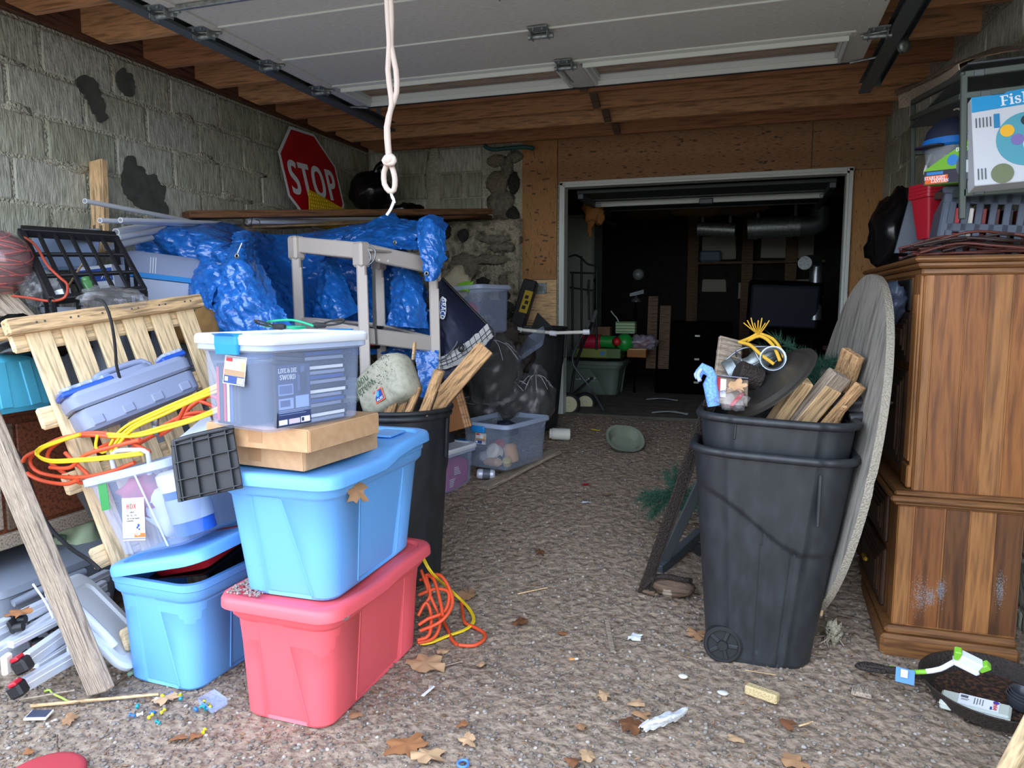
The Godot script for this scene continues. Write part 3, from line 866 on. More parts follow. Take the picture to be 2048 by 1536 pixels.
	for q in [[v(-1.473,.519,-6.12), 0], [v(-1.413,.48,-6.5), 1]]:
		var wh := part(t, "wheel", Shape.new().lathe([Vector2(0.03, -0.025), Vector2(0.085, -0.025), Vector2(0.10, -0.012), Vector2(0.10, 0.012), Vector2(0.085, 0.025), Vector2(0.03, 0.025)], 26, [1, 4]), M.rubber, q[0], v(90, 0, -12))
		part(wh, "hub", Shape.new().lathe([Vector2(0, -0.028), Vector2(0.07, -0.028), Vector2(0.07, 0.027), Vector2(0.02, 0.03), Vector2(0.018, 0.034), Vector2(0, 0.034)], 22, [1, 2, 3, 4]), plain("bdb995", 0.6))
	# green tote with toys
	t = thing("storage_tote", "sage green lidded tote on the back room slab, toys on its lid", "tote", v(-1.58, 0.453, -7.55), v(0, -2, 0))
	tote_body(t, Vector2(0.62, 0.40), Vector2(0.74, 0.50), 0.34, plain("66766a", 0.6))
	tote_lid(t, Vector2(0.76, 0.52), 0.34, plain("5c6b60", 0.6))
	t = thing("toy_rocket", "red and green toy tube lying on the box atop the green tote", "toy")
	part(t, "red_body", rod(v(-1.636,.997,-7.3), v(-1.428,1.005,-7.3), 0.075, 18), plain("b81f3c", 0.4))
	part(t, "green_body", rod(v(-1.428,1.005,-7.3), v(-1.275,1.003,-7.3), 0.062, 18), plain("1f8f3a", 0.4))
	part(t, "nose", boulder(v(0.09, 0.09, 0.09), 2, 9, 16, 0.0), plain("1f9a3c", 0.4), v(-1.181,1.002,-7.25))
	part(t, "red_tip", Shape.new().lathe([Vector2(0.012, 0), Vector2(0.03, 0.005), Vector2(0.045, 0.03), Vector2(0.0, 0.032)], 16), plain("c22a30", 0.4), v(-1.24,1.011,-7.16), v(80, 0, 0))
	t = thing("game_box", "flat green and yellow printed game box on the lid of the green tote", "box", v(-1.462,.847,-7.3), v(0, 0, 0))
	part(t, "carton", box(v(0.50, 0.095, 0.3), 0.004, v(0, 0.045, -0.05)), plain("4f6a3a", 0.6))
	part(t, "printed_side", box(v(0.30, 0.085, 0.002), 0.0006, v(-0.04, 0.045, 0.101)), plain("7a8a3c", 0.6))
	part(t, "blue_roundel", Shape.new().lathe([Vector2(0, 0), Vector2(0.025, 0), Vector2(0.025, 0.003), Vector2(0, 0.004)], 16, [1, 2]), plain("2f6fae", 0.5), v(0.07, 0.045, 0.102), v(90, 0, 0))
	t = thing("wooden_box", "shallow orange wooden box at the right end of the green tote lid", "box", v(-1.055,.856,-7.3))
	part(t, "tray", box(v(0.19, 0.08, 0.25), 0.006, v(0, 0.04, -0.04)), plain("8f5a2c", 0.7))
	part(t, "frame_edge", box(v(0.195, 0.012, 0.255), 0.003, v(0, 0.082, -0.04)), M.pine)
	single("clear_bag", "clear plastic bag of small red pieces on the wooden box", "bag", bag_mesh(v(0.13, 0.07, 0.10), 121, 0.8), glassy("b9b4c4", 0.4, 0.2), v(-.999,1.008,-7.3))
	single("red_pieces", "red plastic pieces inside the clear bag on the wooden box", "toy", boulder(v(0.08, 0.04, 0.06), 33, 8, 12, 0.7), plain("8a2020", 0.6), v(-1.008,.992,-7.3))
	t = thing("snack_carton", "green and white striped carton behind the toy tube", "box", v(-1.2,1.145,-7.45))
	part(t, "carton", box(v(0.20, 0.12, 0.12), 0.006), plain("9fb48f", 0.6))
	for k in 4: part(t, "green_stripe", box(v(0.202, 0.012, 0.122), 0.003, v(0, -0.04 + k * 0.03, 0)), plain("3f7a3a", 0.6))
	single("brown_carton", "plain brown carton behind the red end of the toy tube", "box", box(v(0.17, 0.34, 0.12), 0.004), plain("7b6048", 0.8), v(-1.47, 0.975, -7.62))
	t = single("metal_fitting", "small shiny metal fitting hanging above the striped carton", "fitting", Shape.new().tube(curve([v(-1.349,1.314,-7.4),v(-1.317,1.273,-7.4),v(-1.296,1.253,-7.4),v(-1.265,1.197,-7.4)], 0.01), 0.008, 7), M.steel)
	for q in [[v(-.78,.614,-7.1), "upper"], [v(-.618,.487,-6.25), "lower"]]:
		single("paper_sheet", "pale sheet of paper on the back room slab, " + ("towards the dresser" if q[1] == "upper" else "close to the threshold"), "paper", Shape.new().sheet(quilt([[v(-0.15, 0.0, -0.04), v(0.0, 0.012, -0.05), v(0.15, 0.0, -0.03)], [v(-0.15, 0.0, 0.05), v(0.0, 0.015, 0.04), v(0.15, 0.0, 0.05)]], 20, 8, 0.01, 9), 0.001), M.paper, v((q[0] as Vector3).x, 0.46, (q[0] as Vector3).z))
	# closed in above the lintel
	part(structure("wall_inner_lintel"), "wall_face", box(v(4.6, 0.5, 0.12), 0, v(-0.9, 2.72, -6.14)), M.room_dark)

# a sheet interpolated between rows of control points, with creases
func quilt(ctrl: Array, nu: int, nv: int, amp := 0.02, freq := 6.0, seed_at := 0.0) -> Array:
	var m := ctrl.size()
	var n: int = ctrl[0].size()
	var cols := []
	for i in m:
		var line := PackedVector3Array()
		for k in nu:
			var u := float(k) / (nu - 1) * (n - 1)
			var j := mini(int(u), n - 2)
			line.append((ctrl[i][j] as Vector3).cubic_interpolate(ctrl[i][j + 1], ctrl[i][maxi(j - 1, 0)], ctrl[i][mini(j + 2, n - 1)], u - j))
		cols.append(line)
	var out := []
	for l in nv:
		var w := float(l) / (nv - 1) * (m - 1)
		var i := mini(int(w), m - 2)
		var line := PackedVector3Array()
		for k in nu:
			var p: Vector3 = cols[i][k].cubic_interpolate(cols[i + 1][k], cols[maxi(i - 1, 0)][k], cols[mini(i + 2, m - 1)][k], w - i)
			var q := p * freq + Vector3(seed_at, 0, 0)
			var c := absf(fn.get_noise_3d(q.x * 0.8 + q.y * 0.5, (q.y - q.x * 0.5) * 0.28, q.z * 0.6)) * 2.0 - 0.5
			c += 0.8 * absf(fn.get_noise_3d((q.x - q.y * 0.8) * 1.5, (q.y + q.x) * 0.4, q.z))
			c += 0.10 * absf(fn.get_noise_3d(q.x * 3.1 + q.y * 2.0, q.y * 1.4 - q.x, q.z * 2.7))
			line.append(p + Vector3(0.25 * c * amp, 0.12 * c * amp, -c * amp))
		out.append(line)
	return out

func grommet(o: Node3D, at: Vector3, turn: Vector3) -> void:
	part(o, "grommet", Shape.new().lathe([Vector2(0.006, 0), Vector2(0.006, 0.004), Vector2(0.013, 0.003), Vector2(0.014, 0)], 16), M.steel, at, turn)

func plank(called: String, label: String, category: String, a: Vector3, b: Vector3, w: float, h: float, mat: Material, up := Vector3.UP, group := "") -> MeshInstance3D:
	var o := single(called, label, category, Shape.new().box(Vector3.ZERO, v((b - a).length(), h, w), minf(0.004, h * 0.25)), mat, Vector3.ZERO, Vector3.ZERO, group)
	along(o, a, b, up)
	return o

func pipe(label: String, a: Vector3, b: Vector3, r: float, group := "") -> Node3D:
	var d := (b - a).normalized()
	var o := thing("plastic_pipe", label, "pipe", a)
	if group: o.set_meta("group", group)
	part(o, "tube", Shape.new().tube([Vector3.ZERO, b - a], r, 14), M.pvc)
	part(o, "bore", Shape.new().tube([-d * 0.0012, d * 0.004], r * 0.78, 12), plain("7d8186", 0.7))
	return o

func bag_mesh(r: Vector3, s: float, lump := 0.3) -> Shape:
	var rings := []
	for i in 15:
		var a := PI * i / 14
		var ring := PackedVector3Array()
		for j in 26:
			var b := TAU * j / 26
			var d := Vector3(sin(a) * cos(b), cos(a), sin(a) * sin(b))
			var f := 1.0 + lump * fn.get_noise_3d(d.x * 1.2 + s, d.y * 1.2, d.z * 1.2 + s) + 0.10 * absf(fn.get_noise_3d(d.x * 5 + s, d.y * 3, d.z * 5))
			ring.append(d * r * f)
		rings.append(ring)
	return Shape.new().loft(rings)

func left_ledge() -> void:
	# stop sign leaning on the block wall
	var s := thing("stop_sign", "red octagonal STOP sign with white border, leaning on the left block wall", "sign", v(-3.185, 2.322, -4.90), v(-12, 90, 2))
	for q in [[0.381, 0.0, "border", M.sign_white], [0.358, 0.0012, "face", M.sign_red]]:
		var out := PackedVector2Array()
		for k in 8:
			var a := PI / 8 + PI / 4 * k
			out.append(Vector2(cos(a), sin(a)) * q[0] / cos(PI / 8))
		part(s, q[2], Shape.new().prism(out, -0.002, 0.0005 + q[1]), q[3])
	write_on(s, "lettering", "STOP", 0.245, M.sign_white, v(0, -0.015, 0.0022), Vector3.ZERO, 0.78, false, true)
	# yellow tactile mat in front of it
	s = thing("tactile_mat", "yellow bumpy tactile warning mat standing in front of the STOP sign", "mat", v(-3.07, 2.055, -4.86), v(-8, 86, 0))
	var out := PackedVector2Array([Vector2(-0.20, -0.10), Vector2(0.55, -0.10), Vector2(0.50, 0.02), Vector2(-0.05, 0.15), Vector2(-0.15, 0.17)])
	part(s, "backing", Shape.new().prism(out, -0.004, 0.002), M.tread)
	var bumps := Shape.new()
	for i in 24:
		for j in 9:
			var p := Vector2(-0.14 + i * 0.027, -0.08 + j * 0.027)
			if Geometry2D.is_point_in_polygon(p + Vector2(0, 0.012), out) and p.x < 0.48:
				bumps.lathe([Vector2(0.009, 0), Vector2(0.0065, 0.005), Vector2(0, 0.0055)], 8, [], v(p.x, 0.0, -p.y))
	part(s, "bump_field", bumps, M.tread, v(0, 0, 0.002), v(90, 0, 0)).set_meta("kind", "stuff")
	# boards resting on the ledge
	plank("board", "long dark brown board on the ledge under the STOP sign", "board", v(-3.24,1.922,-3.616), v(-2.078,2.14,-5.72), 0.13, 0.045, M.brown_board)
	plank("board", "pale narrow board lying on the ledge above the tarp", "board", v(-3.159,1.902,-4.1), v(-2.577,2.084,-5.68), 0.09, 0.03, M.pine)
	plank("board", "short brown board end under the white pipe ends", "board", v(-3.16,1.878,-4.05), v(-3.139,1.991,-4.9), 0.05, 0.04, M.weathered)
	plank("stud", "upright two-by-four stud leaning on the left block wall", "lumber", v(-3.275,2.137,-3.042), v(-3.2,1.644,-2.958), 0.038, 0.089, M.pine, Vector3.RIGHT)
	var st: Node3D = get_child(get_child_count() - 1)
	for k in 2: part(st, "lumber_stamp", box(v(0.05, 0.016, 0.001), 0, v(0.12 + 0.01 * k, -0.02 + k * 0.045, 0.0195)), M.weathered_dark)
	part(st, "lumber_stamp", box(v(0.05, 0.016, 0.001), 0, v(0.12, -0.02, -0.0195)), M.weathered_dark)
	# white pipes
	pipe("white plastic pipe crossing in front of the leaning stud, highest of the pipes", v(-3.057,1.885,-2.75), v(-3.26,1.89,-3.754), 0.012)
	pipe("white plastic pipe whose open end crosses the foot of the leaning stud", v(-2.939,1.786,-2.72), v(-3.2,1.891,-4.003), 0.012)
	pipe("white plastic pipe starting just right of the leaning stud", v(-2.878,1.792,-2.78), v(-3.24,1.922,-4.104), 0.012)
	pipe("white pipe end above its twin on the ledge, tied with black zip ties", v(-3.055,1.941,-3.95), v(-3.002,2.102,-5.6), 0.016)
	pipe("white pipe end below its twin on the ledge, tied with black zip ties", v(-3.065,1.91,-3.95), v(-2.725,2.091,-5.7), 0.016)
	for k in 3: pipe(["topmost", "middle", "lowest"][k] + " of three white pipe lengths poking out behind the black crate", [v(-3.035,1.751,-2.9), v(-3.028,1.722,-2.9), v(-3.075,1.672,-2.88)][k], [v(-3.197,1.857,-3.4), v(-3.199,1.818,-3.4), v(-3.201,1.79,-3.4)][k], 0.018)
	s = single("zip_tie", "black zip tie looped round the paired white pipes", "zip tie", Shape.new().tube(curve([v(-3.066,1.939,-3.93),v(-3.024,1.956,-3.93),v(-3.011,1.918,-3.93),v(-3.028,1.882,-3.93),v(-3.069,1.889,-3.93)], 0.01, true), 0.003, 6, true), M.black)
	single("wire_hook", "thin black wire hook hanging from the paired white pipes", "hook", Shape.new().tube(curve([v(-2.996,1.92,-3.95),v(-2.97,1.913,-3.95),v(-2.969,1.863,-3.95),v(-2.97,1.838,-3.95)], 0.01), 0.0025, 6), M.black)
	# dark bags at the far corner
	s = single("rubbish_bag", "black plastic rubbish bag in the corner behind the rope", "bag", bag_mesh(v(0.17, 0.17, 0.14), 2.0), M.black_gloss, v(-3,2.297,-5.45))
	part(s, "neck", Shape.new().tube(curve([v(0.05, 0.13, 0), v(0.08, 0.2, 0.02), v(0.14, 0.22, 0.0)], 0.02), [0.05, 0.04, 0.03, 0.025, 0.03, 0.04, 0.02, 0.02, 0.02, 0.02, 0.02, 0.02].slice(0, curve([v(0.05, 0.13, 0), v(0.08, 0.2, 0.02), v(0.14, 0.22, 0.0)], 0.02).size()), 8), M.black_gloss)
	single("rubbish_bag", "small crumpled dark bag on the ledge below the rope end", "bag", bag_mesh(v(0.15, 0.08, 0.1), 8.0, 0.6), M.black_gloss, v(-2.647,2.108,-5.4))
	single("hose", "short dark green hose tucked over the top of the stone column", "hose", Shape.new().tube(curve([v(-2.161,2.705,-5.87),v(-2.086,2.668,-5.87),v(-1.932,2.67,-5.87),v(-1.803,2.67,-5.87),v(-1.725,2.653,-5.87)], 0.02), 0.017, 10), plain("1f4f4a", 0.5))

func cords(o: Node3D, called: String, paths: Array, r: float, mat: Material) -> void:
	for p in paths:
		part(o, called, Shape.new().tube(curve(p, 0.015), r, 8), mat)

func left_heap() -> void:
	var t: Node3D
	# ---- blue tarp over the heap
	t = thing("tarp", "crumpled blue tarpaulin draped over the heap behind the taupe shelf", "tarp")
	part(t, "cover", Shape.new().sheet(quilt([
		[v(-3.554,1.866,-3.6),v(-3.325,1.905,-3.7),v(-3.148,1.891,-3.8),v(-3.083,1.858,-4),v(-3.032,1.858,-4.3),v(-2.788,1.882,-4.35),v(-2.557,1.908,-4.35),v(-2.269,1.944,-4.3),v(-1.83,1.862,-3.95)],
		[v(-3.281,1.8,-3.3),v(-3.048,1.798,-3.35),v(-2.936,1.82,-3.5),v(-2.89,1.772,-3.7),v(-3.003,1.782,-4.2),v(-2.694,1.807,-4.2),v(-2.411,1.823,-4.1),v(-2.129,1.83,-4),v(-1.779,1.795,-3.85)],
		[v(-3.328,1.685,-3.35),v(-3.009,1.689,-3.3),v(-2.764,1.706,-3.25),v(-2.613,1.667,-3.3),v(-2.85,1.602,-3.9),v(-2.723,1.675,-4.15),v(-2.355,1.722,-4),v(-2.088,1.742,-3.95),v(-1.94,1.709,-3.95)],
		[v(-3.021,1.57,-3.4),v(-2.848,1.564,-3.3),v(-2.623,1.568,-3.15),v(-2.484,1.553,-3.15),v(-2.727,1.506,-3.8),v(-2.676,1.544,-4.1),v(-2.418,1.589,-4.1),v(-2.1,1.626,-4),v(-1.917,1.579,-4)],
		[v(-2.995,1.414,-3.4),v(-2.78,1.413,-3.25),v(-2.559,1.413,-3.1),v(-2.406,1.413,-3.1),v(-2.608,1.385,-3.7),v(-2.597,1.416,-4),v(-2.422,1.447,-4.1),v(-2.103,1.476,-4),v(-1.853,1.445,-4)],
		[v(-2.935,1.258,-3.4),v(-2.715,1.241,-3.2),v(-2.495,1.249,-3.05),v(-2.285,1.264,-3.05),v(-2.391,1.233,-3.5),v(-2.519,1.262,-3.9),v(-2.397,1.29,-4.05),v(-2.064,1.295,-3.95),v(-1.768,1.268,-3.95)],
		[v(-2.911,1.073,-3.4),v(-2.658,1.094,-3.2),v(-2.482,1.106,-3.1),v(-2.3,1.111,-3.1),v(-2.397,1.078,-3.5),v(-2.426,1.085,-3.8),v(-2.314,1.081,-3.9),v(-2.016,1.091,-3.85),v(-1.717,1.036,-3.9)]
		], 120, 90, 0.085, 4.5), 0.003), M.tarp)
	part(t, "front_fold", Shape.new().sheet(quilt([
		[v(-2.767,1.777,-3.45),v(-2.67,1.791,-3.4),v(-2.605,1.768,-3.4)],
		[v(-2.563,1.615,-3.1),v(-2.362,1.618,-3),v(-2.376,1.59,-3.15)],
		[v(-2.59,1.488,-3.05),v(-2.329,1.484,-2.95),v(-2.27,1.462,-3.1)],
		[v(-2.628,1.362,-3.05),v(-2.327,1.34,-2.92),v(-2.196,1.338,-3.1)],
		[v(-2.647,1.183,-3.05),v(-2.359,1.17,-2.95),v(-2.143,1.19,-3.1)]
		], 50, 60, 0.05, 8.0, 4.0), 0.003), M.tarp)
	part(t, "left_tail", Shape.new().sheet(quilt([
		[v(-2.86,1.629,-3.25),v(-2.683,1.62,-3.15),v(-2.55,1.565,-3.1)],
		[v(-2.801,1.465,-3.1),v(-2.668,1.463,-3.05),v(-2.535,1.437,-3)],
		[v(-2.702,1.311,-3.05),v(-2.604,1.287,-3),v(-2.548,1.313,-3)],
		[v(-2.596,1.162,-3),v(-2.568,1.162,-3),v(-2.545,1.15,-3)]
		], 30, 50, 0.03, 9.0, 9.0), 0.003), M.tarp)
	part(t, "hanging_flap", Shape.new().sheet(quilt([
		[v(-1.768,1.856,-3.75),v(-1.693,1.878,-3.72),v(-1.63,1.866,-3.78)],
		[v(-1.738,1.787,-3.66),v(-1.637,1.812,-3.62),v(-1.584,1.786,-3.7)],
		[v(-1.714,1.709,-3.63),v(-1.617,1.705,-3.6),v(-1.577,1.704,-3.68)],
		[v(-1.689,1.628,-3.62),v(-1.619,1.62,-3.6),v(-1.578,1.628,-3.66)],
		[v(-1.685,1.521,-3.62),v(-1.632,1.512,-3.6),v(-1.611,1.532,-3.64)]
		], 30, 50, 0.03, 10.0, 5.0), 0.003), M.tarp)
	part(t, "top_fold", Shape.new().sheet(quilt([
		[v(-2.639,1.669,-4.05),v(-2.411,1.823,-4.1),v(-2.251,1.939,-4.2),v(-2.185,1.967,-4.25)],
		[v(-2.365,1.715,-3.9),v(-2.16,1.752,-3.9),v(-2.02,1.799,-3.95),v(-1.834,1.766,-3.9)],
		[v(-2.123,1.68,-3.8),v(-1.998,1.699,-3.78),v(-1.903,1.702,-3.78),v(-1.791,1.694,-3.78)]
		], 50, 30, 0.04, 7.0, 2.0), 0.003), M.tarp)
	part(t, "inner_fold", Shape.new().sheet(quilt([
		[v(-2.506,1.536,-3.85),v(-2.408,1.621,-3.8),v(-2.376,1.682,-3.85)],
		[v(-2.458,1.415,-3.75),v(-2.271,1.414,-3.65),v(-2.244,1.488,-3.8)],
		[v(-2.45,1.267,-3.75),v(-2.225,1.301,-3.65),v(-2.165,1.342,-3.75)]
		], 30, 40, 0.04, 8.0, 12.0), 0.003), M.tarp)
	part(t, "inner_fold", Shape.new().sheet(quilt([
		[v(-2.025,1.591,-3.9),v(-1.924,1.616,-3.85),v(-1.843,1.574,-3.9)],
		[v(-1.967,1.414,-3.8),v(-1.822,1.414,-3.7),v(-1.761,1.414,-3.8)],
		[v(-2.002,1.27,-3.8),v(-1.825,1.26,-3.7),v(-1.757,1.244,-3.8)]
		], 30, 40, 0.04, 8.0, 15.0), 0.003), M.tarp)
	part(t, "lower_corner", Shape.new().sheet(quilt([[v(-1.79,1.133,-3.72),v(-1.663,1.132,-3.78)], [v(-1.765,.966,-3.7),v(-1.681,.948,-3.76)], [v(-1.76,.852,-3.7),v(-1.695,.847,-3.76)]], 16, 24, 0.03, 9.0, 3.0), 0.003), M.tarp)
	grommet(t, v(-2.362,1.623,-2.96), v(90, 0, 0))
	grommet(t, v(-1.914,1.736,-3.74), v(80, 0, 10))
	grommet(t, v(-1.648,1.554,-3.58), v(90, 0, 0))
	part(t, "tie_string", Shape.new().tube(curve([v(-2.37,1.629,-2.97),v(-2.357,1.652,-2.97),v(-2.338,1.685,-2.97)], 0.01), 0.003, 6), M.paper)

	# ---- pallet leaning at the left
	t = thing("pallet", "pale wooden pallet leaning at the left with six slats", "pallet")
	# x: along the top edge, y: down the slats
	framed(t, v(-2.587, 1.317, -2.0), v(-2.45, 1.405, -2.72), v(-2.156, 0.0, -2.073))
	for k in 6:
		var w: float = [0.09, 0.088, 0.088, 0.09, 0.088, 0.09][k]
		var sl := part(t, "slat", Shape.new().box(Vector3.ZERO, v(1.34, 0.017, w), 0.003), M.pine_pale, v(0.055 + k * 0.128, 0.70, 0), v(0, 0, 90))
		sl.transform = Transform3D(Basis(v(0, 1, 0), v(0, 0, 1), v(1, 0, 0)), v(0.055 + k * 0.128, 0.70, -0.010))
	for k in 5:
		var y: float = [0.06, 0.36, 0.62, 0.92, 1.25][k]
		part(t, "cross_board", Shape.new().box(Vector3.ZERO, v(0.80, 0.085, 0.022), 0.012), M.pine_pale, v(0.36, y, 0.014))
	part(t, "top_rail", Shape.new().box(Vector3.ZERO, v(0.84, 0.06, 0.045), 0.006), M.pine, v(0.36, 0.012, -0.03))
	part(t, "top_rail", Shape.new().box(Vector3.ZERO, v(0.86, 0.05, 0.03), 0.006), M.pine, v(0.35, 0.02, 0.03))
	for k in 12: part(t, "nail_head", Shape.new().lathe([Vector2(0.004, 0), Vector2(0.004, 0.002), Vector2(0, 0.002)], 8), M.dark_metal, v(0.04 + (k % 6) * 0.128 + 0.03 * (k / 6), 0.01, -0.053), v(-90, 0, 0))

	# ---- grey-blue tool case on the heap
	t = thing("tool_case", "grey-blue plastic tool case with clear blue organiser lids, lying against the pallet", "tool case")
	framed(t, v(-2.317,.918,-2.02), v(-2.136,1.055,-2.45), v(-2.364,1.042,-2.02))
	var cs := Shape.new()
	for q in [[0.0, 0.085, 0.012, 0.46], [0.088, 0.05, 0.0, 0.475]]:
		cs.loft([rrect(q[3] - 0.02, 0.19, 0.03, q[0], 4, v(0.235, 0, -0.09)), rrect(q[3], 0.205, 0.035, q[0] + 0.012, 4, v(0.235, 0, -0.09)), rrect(q[3] + 0.004, 0.208, 0.035, q[0] + q[1], 4, v(0.235, 0, -0.09))], true, true, true, [1])
	cs.loft([rrect(0.475, 0.2, 0.04, 0.138, 4, v(0.235, 0, -0.09)), rrect(0.46, 0.19, 0.04, 0.155, 4, v(0.235, 0, -0.09))], true, false, true)
	part(t, "body", cs, M.slate_case)
	var top := Shape.new().loft([rrect(0.22, 0.13, 0.05, 0.15, 4, v(0.25, 0, -0.10)), rrect(0.20, 0.10, 0.045, 0.185, 4, v(0.25, 0, -0.11))], true, false, true)
	part(t, "carry_ridge", top, M.slate_case)
	for q in [[0.085, 0.19], [0.425, 0.10]]:
		part(t, "organiser_tray", box(v(q[1], 0.022, 0.11), 0.006, v(q[0], 0.160, -0.05)), M.cobalt)
		part(t, "organiser_lid", box(v(q[1] - 0.01, 0.012, 0.10), 0.004, v(q[0], 0.178, -0.05)), glassy("9fc0f0", 0.3, 0.05))
		for k in 4: part(t, "divider", box(v(0.003, 0.012, 0.09), 0, v(q[0] + (k - 1.5) * q[1] * 0.22, 0.177, -0.05)), M.white)
	part(t, "handle", Shape.new().tube(curve([v(0.14, 0.155, -0.11), v(0.16, 0.2, -0.11), v(0.34, 0.2, -0.11), v(0.36, 0.155, -0.11)], 0.02), 0.013, 8), M.slate_case)
	for k in 4: part(t, "latch", box(v(0.045, 0.035, 0.01), 0.005, v(0.06 + k * 0.115, 0.03, 0.014)), M.slate_case)
	part(t, "seam", box(v(0.47, 0.004, 0.208), 0.001, v(0.235, 0.0865, -0.09)), M.black)

	# black tote under the case (mostly hidden), holding up the heap
	t = thing("storage_tote", "black tote half hidden behind the clear labelled tote, carrying the tool case", "tote", v(-2.19, 0.0, -2.62), v(0, -4, 0))
	tote_body(t, Vector2(0.30, 0.36), Vector2(0.36, 0.42), 0.80, M.black_plastic)
	single("black_lid_scrap", "black plastic lid edge sticking out left of the clear labelled tote", "lid", Shape.new().prism(PackedVector2Array([Vector2(0, 0), Vector2(0.07, 0.02), Vector2(0.09, -0.05), Vector2(0.13, -0.17), Vector2(0.06, -0.16), Vector2(0.01, -0.08)]), -0.006, 0.006), M.black_plastic, v(-2.497,.723,-2.12), v(0, 8, 0))

	# ---- coiled cords between tool case and tote
	t = thing("extension_cord", "orange extension cord coiled below the tool case", "cord")
	cords(t, "coil", [
		[v(-1.999,.873,-2),v(-2.109,.911,-2),v(-2.247,.921,-2),v(-2.392,.904,-2),v(-2.507,.859,-2),v(-2.575,.806,-2),v(-2.529,.761,-2),v(-2.357,.755,-2),v(-2.199,.786,-2),v(-2.07,.832,-2)],
		[v(-2.041,.875,-2.02),v(-2.175,.922,-2.02),v(-2.341,.916,-2.02),v(-2.468,.867,-2.02),v(-2.51,.816,-2.02),v(-2.452,.772,-2.02),v(-2.357,.731,-2.02),v(-2.307,.754,-2.02),v(-2.375,.806,-2.02),v(-2.421,.841,-2.02)],
		[v(-2.495,.854,-1.98),v(-2.574,.82,-1.98),v(-2.584,.772,-1.98),v(-2.506,.739,-1.98),v(-2.384,.733,-1.98),v(-2.322,.753,-1.98)],
		[v(-2.021,.92,-1.98),v(-2.158,.885,-1.98),v(-2.278,.849,-1.98),v(-2.354,.798,-1.98),v(-2.452,.791,-1.98)],
		[v(-2.176,.849,-2.06),v(-2.079,.902,-2.06),v(-1.986,.944,-2.06),v(-1.872,.986,-2.06),v(-1.763,1.018,-2.06),v(-1.74,1.063,-2.06),v(-1.802,1.078,-2.06),v(-1.868,1.058,-2.06),v(-1.94,.965,-2.06),v(-2.009,.924,-2.06)],
		[v(-2.095,.913,-2.1),v(-1.976,.975,-2.1),v(-1.864,.989,-2.1),v(-1.778,.967,-2.1)], [v(-1.973,.953,-2.12),v(-1.924,1.02,-2.12),v(-1.833,1.07,-2.12),v(-1.777,1.09,-2.12),v(-1.787,1.108,-2.12),v(-1.854,1.078,-2.12)], [v(-2.023,.954,-2.1),v(-1.93,.995,-2.1),v(-1.841,1.009,-2.1),v(-1.766,.989,-2.1)], [v(-1.935,.922,-2.1),v(-1.844,.954,-2.1),v(-1.769,.946,-2.1)], [v(-1.889,1.049,-2.12),v(-1.813,1.025,-2.12),v(-1.781,.981,-2.12)], [v(-2.319,.85,-2.06),v(-2.196,.895,-2.06),v(-2.114,.891,-2.06),v(-2.148,.851,-2.06),v(-2.237,.826,-2.06)]], 0.0075, M.orange)
	t = thing("extension_cord", "yellow striped extension cord draped in loops over the orange coil", "cord")
	cords(t, "coil", [
		[v(-2.283,.928,-1.97),v(-2.381,.9,-1.97),v(-2.482,.866,-1.97),v(-2.504,.84,-1.97),v(-2.437,.822,-1.97),v(-2.291,.836,-1.97),v(-2.15,.856,-1.97),v(-2.014,.878,-1.97)],
		[v(-2.284,.925,-1.97),v(-2.387,.893,-1.97),v(-2.472,.861,-1.97),v(-2.495,.835,-1.97),v(-2.433,.815,-1.97),v(-2.292,.828,-1.97),v(-2.151,.847,-1.97),v(-2.003,.873,-1.97)],
		[v(-2.166,.864,-1.99),v(-2.14,.902,-1.99),v(-2.072,.96,-1.99),v(-1.936,1.02,-1.99),v(-1.805,1.069,-1.99),v(-1.668,1.126,-1.99)], [v(-2.142,.867,-1.98),v(-2.111,.906,-1.98),v(-2.044,.961,-1.98),v(-1.905,1.018,-1.98),v(-1.775,1.072,-1.98),v(-1.656,1.114,-1.98)], [v(-2.183,.876,-2),v(-2.164,.908,-2),v(-2.093,.966,-2),v(-1.922,1.037,-2),v(-1.792,1.086,-2),v(-1.675,1.133,-2)],
		[v(-2.177,.931,-1.99),v(-2.052,.938,-1.99),v(-1.917,.974,-1.99),v(-1.787,1.01,-1.99),v(-1.671,1.055,-1.99)], [v(-2.16,.924,-1.98),v(-2.031,.934,-1.98),v(-1.897,.968,-1.98),v(-1.768,1.007,-1.98),v(-1.659,1.047,-1.98)], [v(-2.224,.924,-1.99),v(-2.235,.878,-1.99),v(-2.206,.861,-1.99),v(-2.182,.872,-1.99)]], 0.0055, M.yellow)

	# ---- left margin: cabinet, teal bin, boards
	t = thing("cabinet", "worn red-brown wooden cabinet at the far left, under the teal bin", "cabinet")
	t.position = v(-2.86, 0.40, -2.30)
	part(t, "body", box(v(0.42, 0.54, 0.95), 0.006, v(-0.22, 0.27, 0)), M.red_brown)
	part(t, "top", box(v(0.47, 0.03, 1.0), 0.008, v(-0.21, 0.555, 0)), M.red_brown)
	part(t, "base_rail", box(v(0.03, 0.06, 0.97), 0.005, v(0.005, 0.03, 0)), M.weathered)
	part(t, "stile", box(v(0.014, 0.44, 0.05), 0.003, v(-0.002, 0.29, 0.17)), M.weathered_dark)
	part(t, "door", box(v(0.012, 0.43, 0.42), 0.004, v(-0.002, 0.29, -0.08)), M.red_brown)
	part(t, "peeled_panel", box(v(0.012, 0.42, 0.24), 0.004, v(-0.003, 0.29, 0.33)), M.weathered)
	for g: float in [-1.0, 1.0]: part(t, "leg", box(v(0.36, 0.40, 0.05), 0.004, v(-0.22, -0.2, g * 0.43)), M.red_brown)
